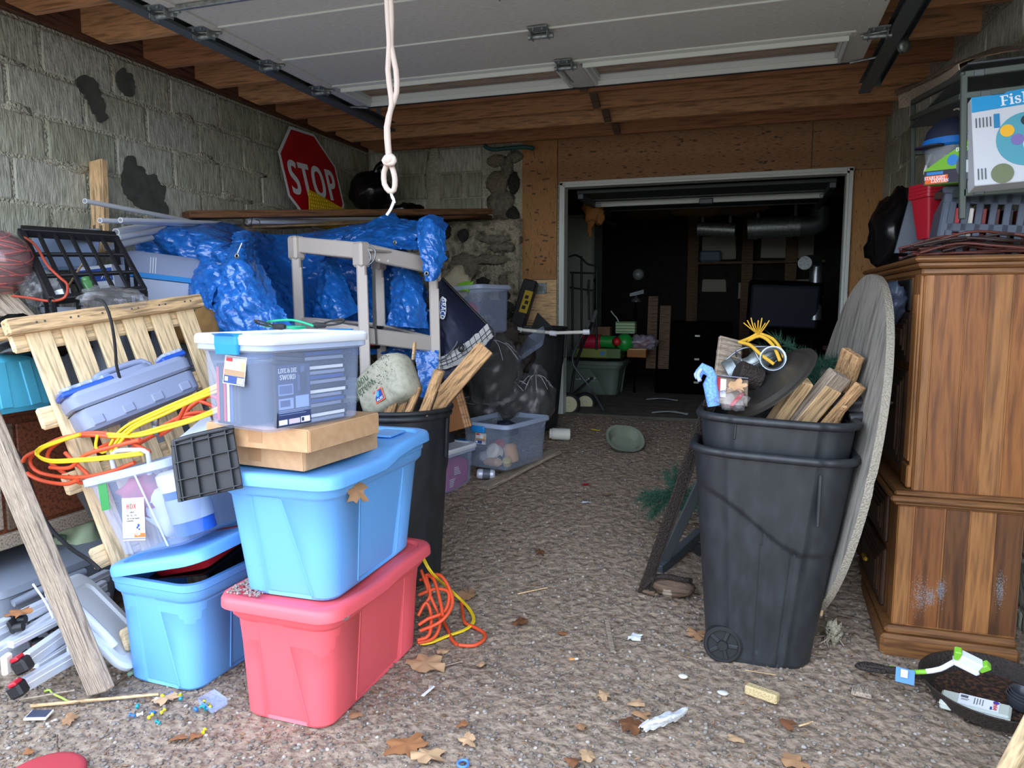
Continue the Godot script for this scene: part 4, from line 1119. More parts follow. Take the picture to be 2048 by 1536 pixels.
	t = single("teal_bin", "teal moulded plastic bin on the red-brown cabinet, at the left edge", "bin", Shape.new().loft([rrect(0.30, 0.44, 0.03, 0.0), rrect(0.31, 0.45, 0.03, 0.02), rrect(0.26, 0.38, 0.03, 0.20), rrect(0.20, 0.30, 0.03, 0.235)], true, true, true, [1, 2]), M.teal, v(-2.88, 0.97, -2.02), v(0, 4, 0))
	for k in 3: part(t, "rib", bar(v(0.150, 0.02, -0.14 + k * 0.13), v(0.125, 0.20, -0.12 + k * 0.11), 0.05, 0.02, Vector3.RIGHT), M.teal)
	single("dark_bag", "dark plastic bag stuffed above the teal bin", "bag", bag_mesh(v(0.2, 0.09, 0.2), 14, 0.6), M.black_gloss, v(-2.86, 1.25, -2.25))
	plank("board", "weathered grey board lying behind the pallet at the left edge", "board", v(-3.231,1.53,-2.3), v(-2.876,1.185,-2.35), 0.14, 0.03, M.weathered, v(0.4, 0.6, 1))
	plank("board", "rough split plank leaning across the lower left corner", "lumber", v(-2.615,1.052,-1.86), v(-2.137,.03,-1.86), 0.04, 0.13, M.weathered, v(1, 0.45, 0.25))
	t = single("black_cable", "thick black cable curving down past the cabinet at the left", "cable", Shape.new().tube(curve([v(-2.773,.895,-1.98),v(-2.67,.878,-1.98),v(-2.599,.819,-1.98),v(-2.562,.735,-1.98),v(-2.529,.641,-1.98),v(-2.474,.559,-1.98),v(-2.381,.491,-1.98),v(-2.288,.45,-1.98),v(-2.243,.421,-1.98)], 0.02), 0.0075, 8), M.rubber)
	single("black_cable", "thin black cord hanging down over the pallet slats", "cable", Shape.new().tube(curve([v(-2.4,1.413,-2.18), v(-2.296,1.398,-2.12), v(-2.268,1.335,-2.12), v(-2.277,1.24,-2.14), v(-2.297,1.162,-2.16), v(-2.303,1.102,-2.18)], 0.02), 0.006, 8), M.rubber)
	t = single("grey_tote", "grey-blue tote on the ground under the cabinet, far left", "tote", Shape.new().loft([rrect(0.34, 0.5, 0.04, 0.0), rrect(0.36, 0.52, 0.05, 0.02), rrect(0.42, 0.60, 0.05, 0.27), rrect(0.45, 0.63, 0.05, 0.28), rrect(0.45, 0.63, 0.05, 0.31)], true, true, true, [1, 2, 3]), M.grey_bin, v(-2.88, 0.0, -2.20), v(0, 0, 0))
	part(t, "handle_flange", Shape.new().tube(curve([v(0.225, 0.25, 0.25), v(0.245, 0.27, 0.1), v(0.245, 0.27, -0.05)], 0.03), 0.016, 8), M.grey_bin)
	t = single("green_bag", "pale green printed grocery bag squeezed beside the pallet foot", "bag", bag_mesh(v(0.10, 0.13, 0.12), 21, 0.6), plain("9fae8e", 0.7), v(-2.942,.284,-2.5))
	part(t, "print", box(v(0.05, 0.03, 0.002), 0, v(0.03, 0.06, 0.115)), M.ink_green)
	single("white_sack", "grey-white plastic sack at the pallet foot behind the ladder", "bag", bag_mesh(v(0.09, 0.10, 0.1), 27, 0.6), plain("9298a6", 0.6), v(-2.838,.163,-2.5))
	single("cardboard_box", "dark brown cardboard carton in the gap below the cabinet", "box", box(v(0.25, 0.22, 0.25), 0.004), plain("6b4a2e", 0.85), v(-3.206,.127,-2.62))
	# white tote lid on edge
	t = thing("tote_lid", "white plastic tote lid standing on edge beside the ladder", "lid")
	framed(t, v(-2.157,.066,-1.98), v(-2.255,.026,-2.2), v(-2.399,.277,-2))
	part(t, "panel", Shape.new().loft([rrect(0.30, 0.42, 0.06, 0.0, 5), rrect(0.315, 0.435, 0.06, 0.006, 5), rrect(0.315, 0.435, 0.06, 0.02, 5), rrect(0.29, 0.41, 0.06, 0.026, 5), rrect(0.23, 0.33, 0.04, 0.026, 5), rrect(0.215, 0.315, 0.04, 0.016, 5)], true, true, true, [2, 3, 4]), M.white, v(0.13, 0.19, -0.02), v(90, 0, 0))
	part(t, "handle", Shape.new().tube(curve([v(0.03, 0.08, 0.01), v(0.015, 0.13, 0.02), v(0.015, 0.24, 0.02), v(0.03, 0.29, 0.01)], 0.02), 0.016, 8), M.white)
	# folded aluminium ladder
	t = thing("ladder", "folded aluminium ladder with black and red end caps lying on the ground", "ladder")
	var q: Array
	for r in [[v(-2.331,.091,-1.72), v(-2.339,.097,-1.93), 0.05], [v(-2.344,.128,-1.92), v(-2.376,.111,-2), 0.045], [v(-2.343,.165,-1.75), v(-2.405,.163,-1.95), 0.055], [v(-2.472,.177,-1.72), v(-2.527,.225,-2.25), 0.045], [v(-2.505,.246,-1.75), v(-2.588,.235,-2.32), 0.05], [v(-2.455,.192,-1.78), v(-2.516,.182,-2.25), 0.028], [v(-2.368,.121,-1.8), v(-2.42,.112,-2.05), 0.028]]:
		part(t, "rail", bar(r[0], r[1], 0.028, r[2]), M.aluminium)
		part(t, "rail_groove", bar((r[0] as Vector3) + v(0.0145, 0.004, 0), (r[1] as Vector3) + v(0.0145, 0.004, 0), 0.002, 0.004), M.white)
	for r in [v(-2.324,.092,-1.7), v(-2.332,.162,-1.73), v(-2.34,.103,-1.94)]:
		part(t, "end_cap", box(v(0.05, 0.05, 0.05), 0.008), M.black, r, v(0, 20, 25))
	for r in [v(-2.322,.12,-1.69), v(-2.344,.19,-1.72)]: part(t, "red_cap", box(v(0.03, 0.014, 0.04), 0.004), M.red, r, v(0, 20, 25), "red cap insert")
	for r in [v(-2.491,.249,-1.85), v(-2.548,.188,-1.95), v(-2.524,.15,-2), v(-2.478,.142,-1.9), v(-2.465,.098,-2), v(-2.417,.123,-1.82), v(-2.458,.072,-1.95), v(-2.466,.238,-1.82), v(-2.466,.144,-2)]:
		part(t, "hinge_knuckle", rod(v(-0.02, 0, 0), v(0.02, 0, 0), 0.016, 12), M.black, r, v(10, 30, 10))
		part(t, "hinge_plate", box(v(0.012, 0.05, 0.05), 0.004), M.black, r + v(-0.018, 0.005, 0), v(0, 25, 20))
	part(t, "orange_tag", box(v(0.05, 0.012, 0.02), 0.003), M.label_orange, v(-2.419,.16,-1.86), v(0, 40, 20), "orange latch tag")
	part(t, "white_latch", box(v(0.022, 0.07, 0.04), 0.006), M.off_white, v(-2.366,.175,-1.7), v(0, 20, 0))
	single("zip_tie", "white zip tie sticking up from the ladder rails", "zip tie", Shape.new().tube(curve([v(-2.452,.379,-1.88),v(-2.417,.342,-1.88),v(-2.387,.304,-1.88),v(-2.366,.262,-1.88)], 0.02), 0.004, 6), M.white)
	single("dead_leaf", "curled brown leaf lying on the top ladder rail", "leaf", leaf_shape(0.04, 31), M.leaf[3], v(-2.488,.28,-1.85), v(10, 30, 0))

	# ---- on top of the heap: crate, wire bundle, cases
	t = thing("milk_crate", "black plastic milk crate tipped over on top of the heap, behind the pallet", "crate")
	framed(t, v(-3.193,1.726,-2.52), v(-2.985,1.721,-2.85), v(-2.764,1.41,-2.3))
	var A := t.transform.affine_inverse() * (v(-3.193,1.726,-2.52) as Vector3)
	var B := t.transform.affine_inverse() * (v(-2.985,1.721,-2.85) as Vector3)
	var C := t.transform.affine_inverse() * (v(-2.595,1.456,-2.62) as Vector3)
	var D := t.transform.affine_inverse() * (v(-2.764,1.41,-2.3) as Vector3)
	var back := v(0.03, 0.04, 0.24)
	for e in [[A, B, 0.042], [B, C, 0.020], [D, C, 0.032], [A, D, 0.03]]:
		part(t, "rim", bar(e[0], e[1], e[2], e[2], v(0, 0, 1)), M.black)
		part(t, "back_rim", bar(e[0] + back, e[1] + back, 0.018, 0.018, v(0, 0, 1)), M.black)
	for k in range(1, 6):
		var f := k / 6.0
		part(t, "bar", bar((A as Vector3).lerp(B, f), (D as Vector3).lerp(C, f), 0.017, 0.017, v(0, 0, 1)), M.black)
		if k % 2 == 1: part(t, "bar", bar((A as Vector3).lerp(B, f) + back, (D as Vector3).lerp(C, f) + back, 0.017, 0.017, v(0, 0, 1)), M.black)
	for f: float in [0.36, 0.68]:
		part(t, "bar", bar((A as Vector3).lerp(D, f), (B as Vector3).lerp(C, f), 0.017, 0.017, v(0, 0, 1)), M.black)
		part(t, "bar", bar((B as Vector3).lerp(C, f), (B as Vector3).lerp(C, f) + back, 0.017, 0.017, v(0, 1, 0)), M.black)
		part(t, "bar", bar((A as Vector3).lerp(D, f), (A as Vector3).lerp(D, f) + back, 0.017, 0.017, v(0, 1, 0)), M.black)
	for p in [A, B, C, D]: part(t, "post", bar(p, p + back, 0.02, 0.02, v(0, 1, 0)), M.black)
	for f: float in [0.25, 0.5, 0.75]: part(t, "bar", bar((D as Vector3).lerp(C, f), (D as Vector3).lerp(C, f) + back, 0.017, 0.017, v(0, 1, 0)), M.black)
	t = single("wire_bundle", "bundle of red wire wrapped in clear film at the left edge", "wire", boulder(v(0.128, 0.128, 0.124), 33, 14, 24, 0.06), plain("7a4f4c", 0.5), v(-3.086,1.573,-2.32))
	for k in 24:
		var ax := Vector3(sin(k * 1.7) * 0.32 + 0.2, 1, cos(k * 2.3) * 0.32).normalized()
		var off := (k - 11.5) * 0.0106
		var rr := sqrt(0.1335 * 0.1335 - off * off)
		var e1 := ax.cross(Vector3.BACK).normalized()
		var e2 := ax.cross(e1)
		var pts := []
		for i in 20: pts.append(ax * off + (e1 * cos(TAU * i / 20) + e2 * sin(TAU * i / 20)) * rr)
		part(t, "wire_turn", Shape.new().tube(pts, 0.0034, 5, true), plain("c04a40", 0.5) if k % 2 == 0 else plain("5f2c2b", 0.5))
	part(t, "film", boulder(v(0.141, 0.141, 0.137), 5, 14, 24, 0.05), glassy("cfc4c8", 0.10, 0.12))
	t = single("wire_strand", "loose twisted red and black wire hanging over the milk crate", "wire", Shape.new().tube(curve([v(-3.176,1.706,-2.5),v(-3.027,1.654,-2.45),v(-2.877,1.56,-2.38),v(-2.788,1.505,-2.36),v(-2.725,1.473,-2.34),v(-2.697,1.421,-2.3),v(-2.781,1.406,-2.3),v(-2.892,1.419,-2.3),v(-2.991,1.428,-2.3)], 0.02), 0.006, 6), plain("a9432f", 0.5))
	t = thing("storage_case", "grey lidded storage case behind the milk crate, left of the tarp", "case")
	framed(t, v(-2.98,1.512,-2.9), v(-2.767,1.478,-3.12), v(-3.005,1.653,-2.95))
	part(t, "lid", Shape.new().loft([rrect(0.46, 0.34, 0.06, 0.04, 5, v(0.17, 0, -0.18)), rrect(0.48, 0.36, 0.06, 0.05, 5, v(0.17, 0, -0.18)), rrect(0.45, 0.32, 0.06, 0.15, 5, v(0.17, 0, -0.18)), rrect(0.38, 0.25, 0.06, 0.19, 5, v(0.17, 0, -0.18))], true, true, true, [1]), M.grey_case)
	part(t, "rim", Shape.new().loft([rrect(0.49, 0.37, 0.06, 0.02, 5, v(0.17, 0, -0.18)), rrect(0.50, 0.38, 0.06, 0.03, 5, v(0.17, 0, -0.18)), rrect(0.50, 0.38, 0.06, 0.045, 5, v(0.17, 0, -0.18)), rrect(0.48, 0.36, 0.06, 0.05, 5, v(0.17, 0, -0.18))], true, false, false, [1, 2]), M.latch_blue)
	part(t, "tray", Shape.new().loft([rrect(0.40, 0.30, 0.05, -0.12, 5, v(0.17, 0, -0.18)), rrect(0.47, 0.35, 0.05, 0.02, 5, v(0.17, 0, -0.18))], true, true, true), M.frost_rim)
	for k in 3: part(t, "lid_groove", bar(v(0.10 + k * 0.012, 0.05, 0.004), v(0.10 + k * 0.012, 0.15, -0.02), 0.004, 0.004, Vector3.RIGHT), M.white)
	t = single("plastic_cover", "smooth grey plastic lid seen through the black milk crate", "lid", box(v(0.32, 0.22, 0.03), 0.02), plain("6f7f9b", 0.5), v(-3.169,1.653,-2.72), v(-25, 20, 3))
	t = single("carton", "blue and white carton marked XL seen through the milk crate", "box", box(v(0.17, 0.11, 0.10), 0.003), plain("c7ccd6", 0.6), v(-2.978,1.518,-2.75), v(0, 15, 6))
	part(t, "blue_print", box(v(0.165, 0.06, 0.001), 0, v(0, 0.01, 0.0505)), M.ink_blue)
	write_on(t, "size_letters", "XL", 0.035, M.white, v(0.05, 0.008, 0.0515))
	single("paper_cup", "white cup lying in the jumble below the milk crate", "cup", Shape.new().lathe([Vector2(0.03, 0), Vector2(0.045, 0.11), Vector2(0.042, 0.11), Vector2(0.028, 0.004), Vector2(0, 0.004)], 18), M.white, v(-3.083,1.477,-2.62), v(20, 0, 70))
	single("plastic_tub", "white plastic tub under the front rail of the milk crate", "tub", Shape.new().lathe([Vector2(0.028, 0), Vector2(0.034, 0.045), Vector2(0.031, 0.045), Vector2(0.026, 0.004), Vector2(0, 0.004)], 20), M.white, v(-2.815,1.411,-2.4), v(8, 0, 12))
	single("clear_wrap", "crumpled clear plastic wrap lying along the pallet top rail", "wrap", bag_mesh(v(0.13, 0.045, 0.06), 40, 0.7), M.film, v(-2.491,1.414,-2.36), v(0, 70, 0))
	single("clear_wrap", "crumpled clear plastic wrap between wire bundle and milk crate", "wrap", bag_mesh(v(0.06, 0.07, 0.06), 43, 0.7), M.film, v(-2.969,1.459,-2.4))
	single("wooden_stick", "short pale wooden stick inside the milk crate jumble", "stick", bar(v(-0.06, -0.03, 0), v(0.06, 0.03, 0), 0.012, 0.006), M.pine, v(-2.972,1.531,-2.6), v(0, 0, 20))
	single("glass_jar", "green glass jar in the jumble under the milk crate", "jar", Shape.new().lathe([Vector2(0.03, 0), Vector2(0.032, 0.07), Vector2(0.02, 0.085), Vector2(0.02, 0.1), Vector2(0, 0.1)], 16, [2]), plain("4a7a4a", 0.15), v(-2.772,1.415,-2.5), v(0, 0, 20))
	# filler below the tipped goods so that nothing hangs in the air
	t = thing("storage_tote", "grey storage tote deep in the heap, glimpsed between pallet and tarp", "tote", v(-2.86, 0.98, -2.80), v(0, 4, 0))
	tote_body(t, Vector2(0.36, 0.62), Vector2(0.44, 0.72), 0.40, M.grey_bin)
	t = thing("storage_tote", "pale blue tote below the tarp tail beside the pallet slats", "tote", v(-2.47, 0.62, -3.14), v(0, 8, 0))
	tote_body(t, Vector2(0.36, 0.42), Vector2(0.42, 0.48), 0.50, M.grey_bin)
	single("brown_bag", "brown paper bag behind the right slats of the pallet", "bag", bag_mesh(v(0.12, 0.10, 0.1), 52, 0.4), plain("9a7440", 0.8), v(-2.616,1.276,-2.95))
	t = thing("storage_tote", "large grey tote buried under the heap, carrying the upper totes", "tote", v(-2.85, 0.0, -3.05), v(0, 0, 0))
	tote_body(t, Vector2(0.55, 0.7), Vector2(0.62, 0.78), 0.95, M.grey_bin)

# ---------------------------------------------------------------- storage totes in front
func tote_ring(w: float, d: float, r: float, y: float, t: float, rec: float) -> PackedVector3Array:
	var out := PackedVector3Array()
	for k in 4:
		var sx := 1.0 if k in [0, 3] else -1.0
		var sz := 1.0 if k < 2 else -1.0
		for i in 6:
			var a := PI / 2 * (k + i / 5.0)
			out.append(Vector3(sx * (w / 2 - r) + cos(a) * r, y, sz * (d / 2 - r) + sin(a) * r))
		var a0: Vector3 = out[-1]
		var k2 := (k + 1) % 4
		var b0 := Vector3((1.0 if k2 in [0, 3] else -1.0) * (w / 2 - r), y, (1.0 if k2 < 2 else -1.0) * (d / 2 - r)) + Vector3(cos(PI / 2 * k2), 0, sin(PI / 2 * k2)) * r
		if k == 3: b0 = Vector3(w / 2, y, d / 2 - r)
		var inward := [Vector3(0, 0, -1), Vector3(1, 0, 0), Vector3(0, 0, 1), Vector3(-1, 0, 0)][k] as Vector3
		var fa := lerpf(0.10, 0.40, t) if k % 2 == 0 else 0.18
		var fb := 0.83 if k % 2 == 0 else 0.76
		for q in [[fa, 0.0], [fa + 0.02, rec], [fb - 0.02, rec], [fb, 0.0]]:
			out.append(a0.lerp(b0, q[0]) + inward * q[1])
	return out

func tote_body(o: Node3D, base: Vector2, rim: Vector2, h: float, mat: Material, rec := 0.013, thick := 0.004, called := "body") -> MeshInstance3D:
	var rings := []
	var r0 := 0.055
	rings.append(tote_ring(base.x - 0.06, base.y - 0.06, r0, 0.006, 0, 0))
	rings.append(tote_ring(base.x - 0.012, base.y - 0.012, r0, 0.0, 0, 0))
	rings.append(tote_ring(base.x, base.y, r0, 0.010, 0, rec))
	for t in [0.5, 0.97]:
		var s := base.lerp(rim - Vector2(0.055, 0.055), t)
		rings.append(tote_ring(s.x, s.y, r0 + 0.015 * t, lerpf(0.01, h - 0.07, t), t, rec))
	var u := rim - Vector2(0.036, 0.036)
	rings.append(tote_ring(u.x, u.y, 0.07, h - 0.068, 1, 0))
	rings.append(tote_ring(u.x + 0.014, u.y + 0.014, 0.07, h - 0.058, 1, 0))
	rings.append(tote_ring(u.x + 0.018, u.y + 0.018, 0.07, h - 0.030, 1, 0))
	rings.append(tote_ring(rim.x - 0.008, rim.y - 0.008, 0.075, h - 0.026, 1, 0))
	rings.append(tote_ring(rim.x - 0.006, rim.y - 0.006, 0.075, h, 1, 0))
	rings.append(tote_ring(rim.x - 0.04, rim.y - 0.04, 0.07, h, 1, 0))
	if thick > 0:
		rings.append(tote_ring(base.x - 0.02, base.y - 0.02, r0 - 0.01, 0.014, 1, 0))
	var sh := Shape.new().loft(rings, true, true, thick > 0, [1, 2, 5, 7, 8, 9, 10])
	var body := part(o, called, sh, mat)
	var tp := base.lerp(rim - Vector2(0.055, 0.055), 0.97)
	for q in [[0.845, 0.845, 0.0], [0.08, 0.42, 0.0], [0.17, 0.17, 1.0], [0.775, 0.775, 1.0]]:
		var a: Vector3
		var b: Vector3
		if q[2] < 0.5:
			a = Vector3((base.x / 2 - r0) * (1 - 2 * q[0]), 0.014, base.y / 2)
			b = Vector3((tp.x / 2 - r0 - 0.015) * (1 - 2 * q[1]), h - 0.07, tp.y / 2)
		else:
			a = Vector3(base.x / 2, 0.014, (base.y / 2 - r0) * (2 * q[0] - 1))
			b = Vector3(tp.x / 2, h - 0.07, (tp.y / 2 - r0 - 0.015) * (2 * q[1] - 1))
		part(body, "rib", bar(a, b, 0.006, 0.005, Vector3.BACK if q[2] < 0.5 else Vector3.RIGHT, 0.002), mat)
	return body

# a soft-edged lid; sag bends it
func tote_lid(o: Node3D, rim: Vector2, y: float, mat: Material, sag := Vector2.ZERO, called := "lid", at := Vector3.ZERO, turn := Vector3.ZERO) -> MeshInstance3D:
	var rings := []
	for q in [[0.0, -0.030], [0.010, -0.028], [0.008, -0.004], [-0.002, 0.008], [-0.020, 0.012], [-0.060, 0.010], [-0.075, 0.000], [-0.20, 0.001], [-0.34, 0.001]]:
		var ring := tote_ring(rim.x + q[0], rim.y + q[0], 0.078 if q[0] > -0.1 else 0.04, y + q[1], 1, 0)
		# split the long runs so that the lid can bend
		var fine := PackedVector3Array()
		for k in ring.size():
			var a := ring[k]
			var b := ring[(k + 1) % ring.size()]
			var m := maxi(1, int(a.distance_to(b) / 0.05)) if q[0] > -9 else 1
			m = 3 if k % 10 == 7 else 1
			for i in m: fine.append(a.lerp(b, float(i) / m))
		if sag != Vector2.ZERO:
			for k in fine.size(): fine[k].y += sag.x * smoothstep(0.02, -0.14, fine[k].z) - sag.y * clampf((0.16 - absf(fine[k].z - 0.08)) * 6, 0, 1) * clampf(0.3 + fine[k].x * 8, 0, 1)
		rings.append(fine)
	return part(o, called, Shape.new().loft(rings, true, false, true, [1, 5, 6]), mat, at, turn)

func picture(w: int, h: int, back: String, rects: Array) -> StandardMaterial3D:
	var im := Image.create(w, h, false, Image.FORMAT_RGBA8)
	im.fill(Color(back))
	for r in rects: im.fill_rect(Rect2i(r[0], r[1], r[2], r[3]), Color(r[4]))
	var m := plain("ffffff", 0.6)
	m.albedo_texture = ImageTexture.create_from_image(im)
	return m

func product_label() -> StandardMaterial3D:
	var rects := [[4, 4, 192, 152, "8e7a66"], [8, 8, 184, 70, "b9bdc0"], [12, 10, 60, 22, "c3242c"], [90, 20, 60, 58, "d9dde0"], [150, 30, 44, 60, "c9a27c"], [4, 80, 192, 30, "9d7e5d"], [4, 112, 192, 44, "22407d"], [14, 120, 30, 24, "e8edf2"], [130, 118, 60, 34, "f2f2f2"]]
	for k in 14: rects.append([134 + k * 4, 121, 1 + k % 3, 26, "222222"])
	return picture(200, 160, "f4f2ea", rects)

func grit_on(o: Node3D, called: String, n: int, area: Rect2, y: float) -> void:
	var sh := Shape.new()
	for k in n:
		var p := Vector3(area.position.x + rng.randf() * area.size.x, y, area.position.y + rng.randf() * area.size.y)
		var r := rng.randf_range(0.0012, 0.0035)
		sh.box(p, Vector3(r, r, r) * 2, 0.0, Vector3(rng.randf() * 90, rng.randf() * 90, 0))
	part(o, called, sh, M.grit).set_meta("kind", "stuff")

func front_totes() -> void:
	# red tote on the ground
	var t := thing("storage_tote", "large red plastic tote with a red lid, on the dirt under the stacked blue tote", "tote", v(-1.43, 0.0, -2.27), v(0, -1, 0), "")
	tote_body(t, Vector2(0.335, 0.66), Vector2(0.44, 0.735), 0.42, M.red_tote)
	tote_lid(t, Vector2(0.46, 0.76), 0.42, M.red_tote, Vector2(0, 0.016))
	grit_on(t, "dust_grit", 260, Rect2(-0.21, 0.20, 0.14, 0.15), 0.436)
	part(t, "cobweb", Shape.new().tube(curve([v(0.20, 0.38, 0.30), v(0.215, 0.37, 0.27), v(0.222, 0.40, 0.25), v(0.225, 0.385, 0.23)], 0.01), 0.004, 5), M.grit)

	# blue tote on the red one
	t = thing("storage_tote", "large blue plastic tote stacked on the red tote, two cardboard boxes on its sagging lid", "tote", v(-1.435, 0.427, -2.27), v(0, 1, 0), "")
	tote_body(t, Vector2(0.345, 0.60), Vector2(0.455, 0.755), 0.425, M.blue_tote)
	tote_lid(t, Vector2(0.475, 0.785), 0.425, M.blue_tote, Vector2(0.028, 0.008))
	part(t, "dead_leaf", leaf_shape(0.05, 2), M.leaf[0], v(0.226, 0.36, 0.22), v(60, 100, 20))
	part(t, "lid_ridge", box(v(0.10, 0.008, 0.14), 0.003), M.blue_tote, v(0.1, 0.462, -0.25))

	# two cardboard mailers
	for k in 2:
		var c := thing("cardboard_box", ["lower flat brown cardboard box, lying on the sagging blue lid", "upper flat brown cardboard box, under the clear bin of disc cases"][k], "box", [v(-1.51, 0.863, -2.17), v(-1.462, 0.938, -2.10)][k], v(0, [-5.5, -4.5][k], 0))
		var s: Vector3 = [v(0.40, 0.073, 0.41), v(0.41, 0.073, 0.39)][k]
		part(c, "body", box(s, 0.003, v(0, 0.037, 0)), M.cardboard)
		part(c, "lid_flap", box(v(s.x - 0.006, 0.066, 0.0025), 0.0005, v(0, 0.036, s.z / 2 + 0.0015)), M.cardboard)
		part(c, "tape", box(v(0.055, 0.05, 0.0008), 0, v(0.0, 0.045, s.z / 2 + 0.0032)), M.card_tape)
		part(c, "side_flap", box(v(0.0025, 0.066, s.z - 0.01), 0.0005, v(s.x / 2 + 0.0015, 0.036, 0)), M.cardboard)

	# clear bin of disc cases
	var at := v(-1.425, 1.013, -2.0)
	t = thing("clear_bin", "clear plastic bin with white lid, packed with black disc cases, top of the front stack", "bin", at, v(0, -14, 0))
	clear_bin(t, Vector2(0.285, 0.38), Vector2(0.34, 0.445), 0.275, M.frost, true, M.white)
	part(t, "label", print_card(0.10, 0.085), product_label(), v(0.02, 0.185, 0.2085), v(-7, 0, -3))
	# the cases: five standing at the front, a pile against the right side
	var fr := Transform3D(Basis.from_euler(v(0, deg_to_rad(-14), 0)), at)
	for k in 7:
		var c := thing("disc_case", ["black disc case with a red title standing at the front of the clear bin", "black disc case beside the red one at the front of the clear bin", "dark disc case with red and white spine standing in the clear bin", "white spined disc case standing in the clear bin", "black disc case standing between white and plain cases in the clear bin", "plain black disc case near the front corner of the clear bin", "black disc case wedged in the front corner of the clear bin"][k], "disc case", fr * v(-0.118 + k * 0.0165, 0.008, 0.105), v(0, -14, -1.5))
		part(c, "case", box(v(0.0145, 0.19, 0.13), 0.002, v(0, 0.095, 0)), M.black_gloss)
		part(c, "spine_print", box(v(0.011, 0.17, 0.001), 0, v(0, 0.095, 0.0655)), [M.ink_red, M.ink, M.sign_red, M.white, M.ink_blue, M.ink, M.ink][k])
	for k in 16:
		var c := thing("disc_case", ["lowest", "second", "third", "fourth", "fifth", "sixth", "seventh", "eighth", "ninth", "tenth", "eleventh", "twelfth", "thirteenth", "fourteenth", "fifteenth", "topmost"][k] + " black disc case of the lying pile inside the clear bin", "disc case", fr * v(0.045 + rng.randf_range(-0.006, 0.006) + k * 0.0008, 0.014 + k * 0.0152, -0.06 + rng.randf_range(-0.008, 0.012)), v(0, -14 + rng.randf_range(-1.5, 1.5), 0), "lying disc cases")
		part(c, "case", box(v(0.135, 0.0135, 0.19), 0.002), M.black_gloss)
		part(c, "spine_print", box(v(0.0008, 0.010, 0.16), 0, v(0.068, 0, 0)), [M.slate_case, M.white, M.ink, M.slate_case, M.ink_blue][k % 5])
	var c := thing("disc_case", "disc case standing with its printed back cover outwards in the clear bin", "disc case", fr * v(0.137, 0.014, 0.095), v(0, 76, 0))
	part(c, "case", box(v(0.135, 0.19, 0.014), 0.002, v(0, 0.095, 0)), M.black_gloss)
	var cover := picture(136, 190, "2c3a63", [[6, 60, 60, 34, "7f95c0"], [10, 64, 52, 26, "44588c"], [6, 104, 60, 34, "8aa0cc"], [12, 110, 40, 20, "3a4c80"], [74, 100, 56, 38, "90a8d6"], [90, 20, 34, 76, "1a2340"], [98, 8, 16, 18, "55628a"], [84, 34, 10, 50, "48567f"], [6, 142, 120, 2, "7888b0"], [6, 148, 100, 2, "7888b0"], [6, 154, 110, 2, "7888b0"], [4, 170, 34, 16, "dfe6f4"], [44, 170, 46, 16, "cdbfd4"], [94, 168, 38, 18, "e9eef8"], [97, 171, 10, 12, "222a44"]])
	part(c, "cover_print", print_card(0.128, 0.184), cover, v(0, 0.095, 0.0075))
	write_on(c, "title", "LIVE & DIE", 0.013, M.white, v(-0.022, 0.170, 0.008), Vector3.ZERO, 0.75, true)
	write_on(c, "title", "SWORD", 0.014, M.white, v(-0.022, 0.150, 0.008), Vector3.ZERO, 0.85, true)

	# bungee cord on the white lid
	t = thing("bungee_cord", "green bungee cord with black hooks lying on the white bin lid", "cord", fr * v(0, 0.295, -0.02), v(0, -14, 0))
	part(t, "cord", Shape.new().tube(curve([v(-0.085, 0.015, 0.03), v(-0.05, 0.012, -0.04), v(0.02, 0.012, -0.05), v(0.05, 0.01, 0.02), v(-0.01, 0.02, 0.06), v(-0.07, 0.03, 0.02), v(-0.02, 0.034, -0.035), v(0.06, 0.016, -0.05)], 0.01), 0.0042, 8), M.mint)
	for g: float in [-1.0, 1.0]:
		var h := Shape.new().tube([v(-0.012, 0, 0), v(0, 0, 0), v(0.03, 0, 0), v(0.034, 0, 0)], [0.007, 0.0105, 0.0085, 0.004], 10)
		var hk := part(t, "hook", h, M.rubber, v(0.03, 0.016, 0.055) if g > 0 else v(0.06, 0.018, -0.06), v(0, 195 if g > 0 else 30, 0))
		part(hk, "wire", Shape.new().tube(curve([v(0.02, 0.0, 0.006), v(0.06, 0.002, 0.012), v(0.09, 0.01, 0.0), v(0.085, 0.02, -0.02), v(0.05, 0.015, -0.026), v(0.02, 0.006, -0.02)], 0.008), 0.0035, 7), M.rubber)

	# blue tote at the left, lid propped open
	t = thing("storage_tote", "blue plastic tote with its lid propped open over a red pan, beside the red tote", "tote", v(-2.0, 0.0, -2.33), v(0, -2, 0), "")
	tote_body(t, Vector2(0.325, 0.66), Vector2(0.425, 0.745), 0.415, M.blue_tote)
	tote_lid(t, Vector2(0.45, 0.78), 0.0, M.blue_tote, Vector2.ZERO, "lid", v(0.03, 0.50, 0.0), v(2, 0, 14))
	t = single("muffin_pan", "red metal baking pan propping up the blue lid of the left tote", "pan", Shape.new().loft([rrect(0.26, 0.22, 0.03, 0.0), rrect(0.29, 0.26, 0.04, 0.05), rrect(0.31, 0.28, 0.04, 0.05), rrect(0.31, 0.28, 0.04, 0.055), rrect(0.285, 0.255, 0.04, 0.054), rrect(0.25, 0.21, 0.03, 0.004)], true, true, true, [1, 2, 3, 4]), plain("a01f2a", 0.3, 0.3), v(-1.965, 0.425, -2.19), v(10, 0, 16))
	single("baking_tray", "dark non-stick tray lying in front of the red pan in the left blue tote", "tray", Shape.new().loft([rrect(0.25, 0.2, 0.03, 0.0), rrect(0.29, 0.25, 0.03, 0.018), rrect(0.28, 0.235, 0.03, 0.017), rrect(0.24, 0.19, 0.03, 0.003)], true, true, true, [1, 2]), M.black_gloss, v(-1.96, 0.41, -2.17), v(11, 0, 12))
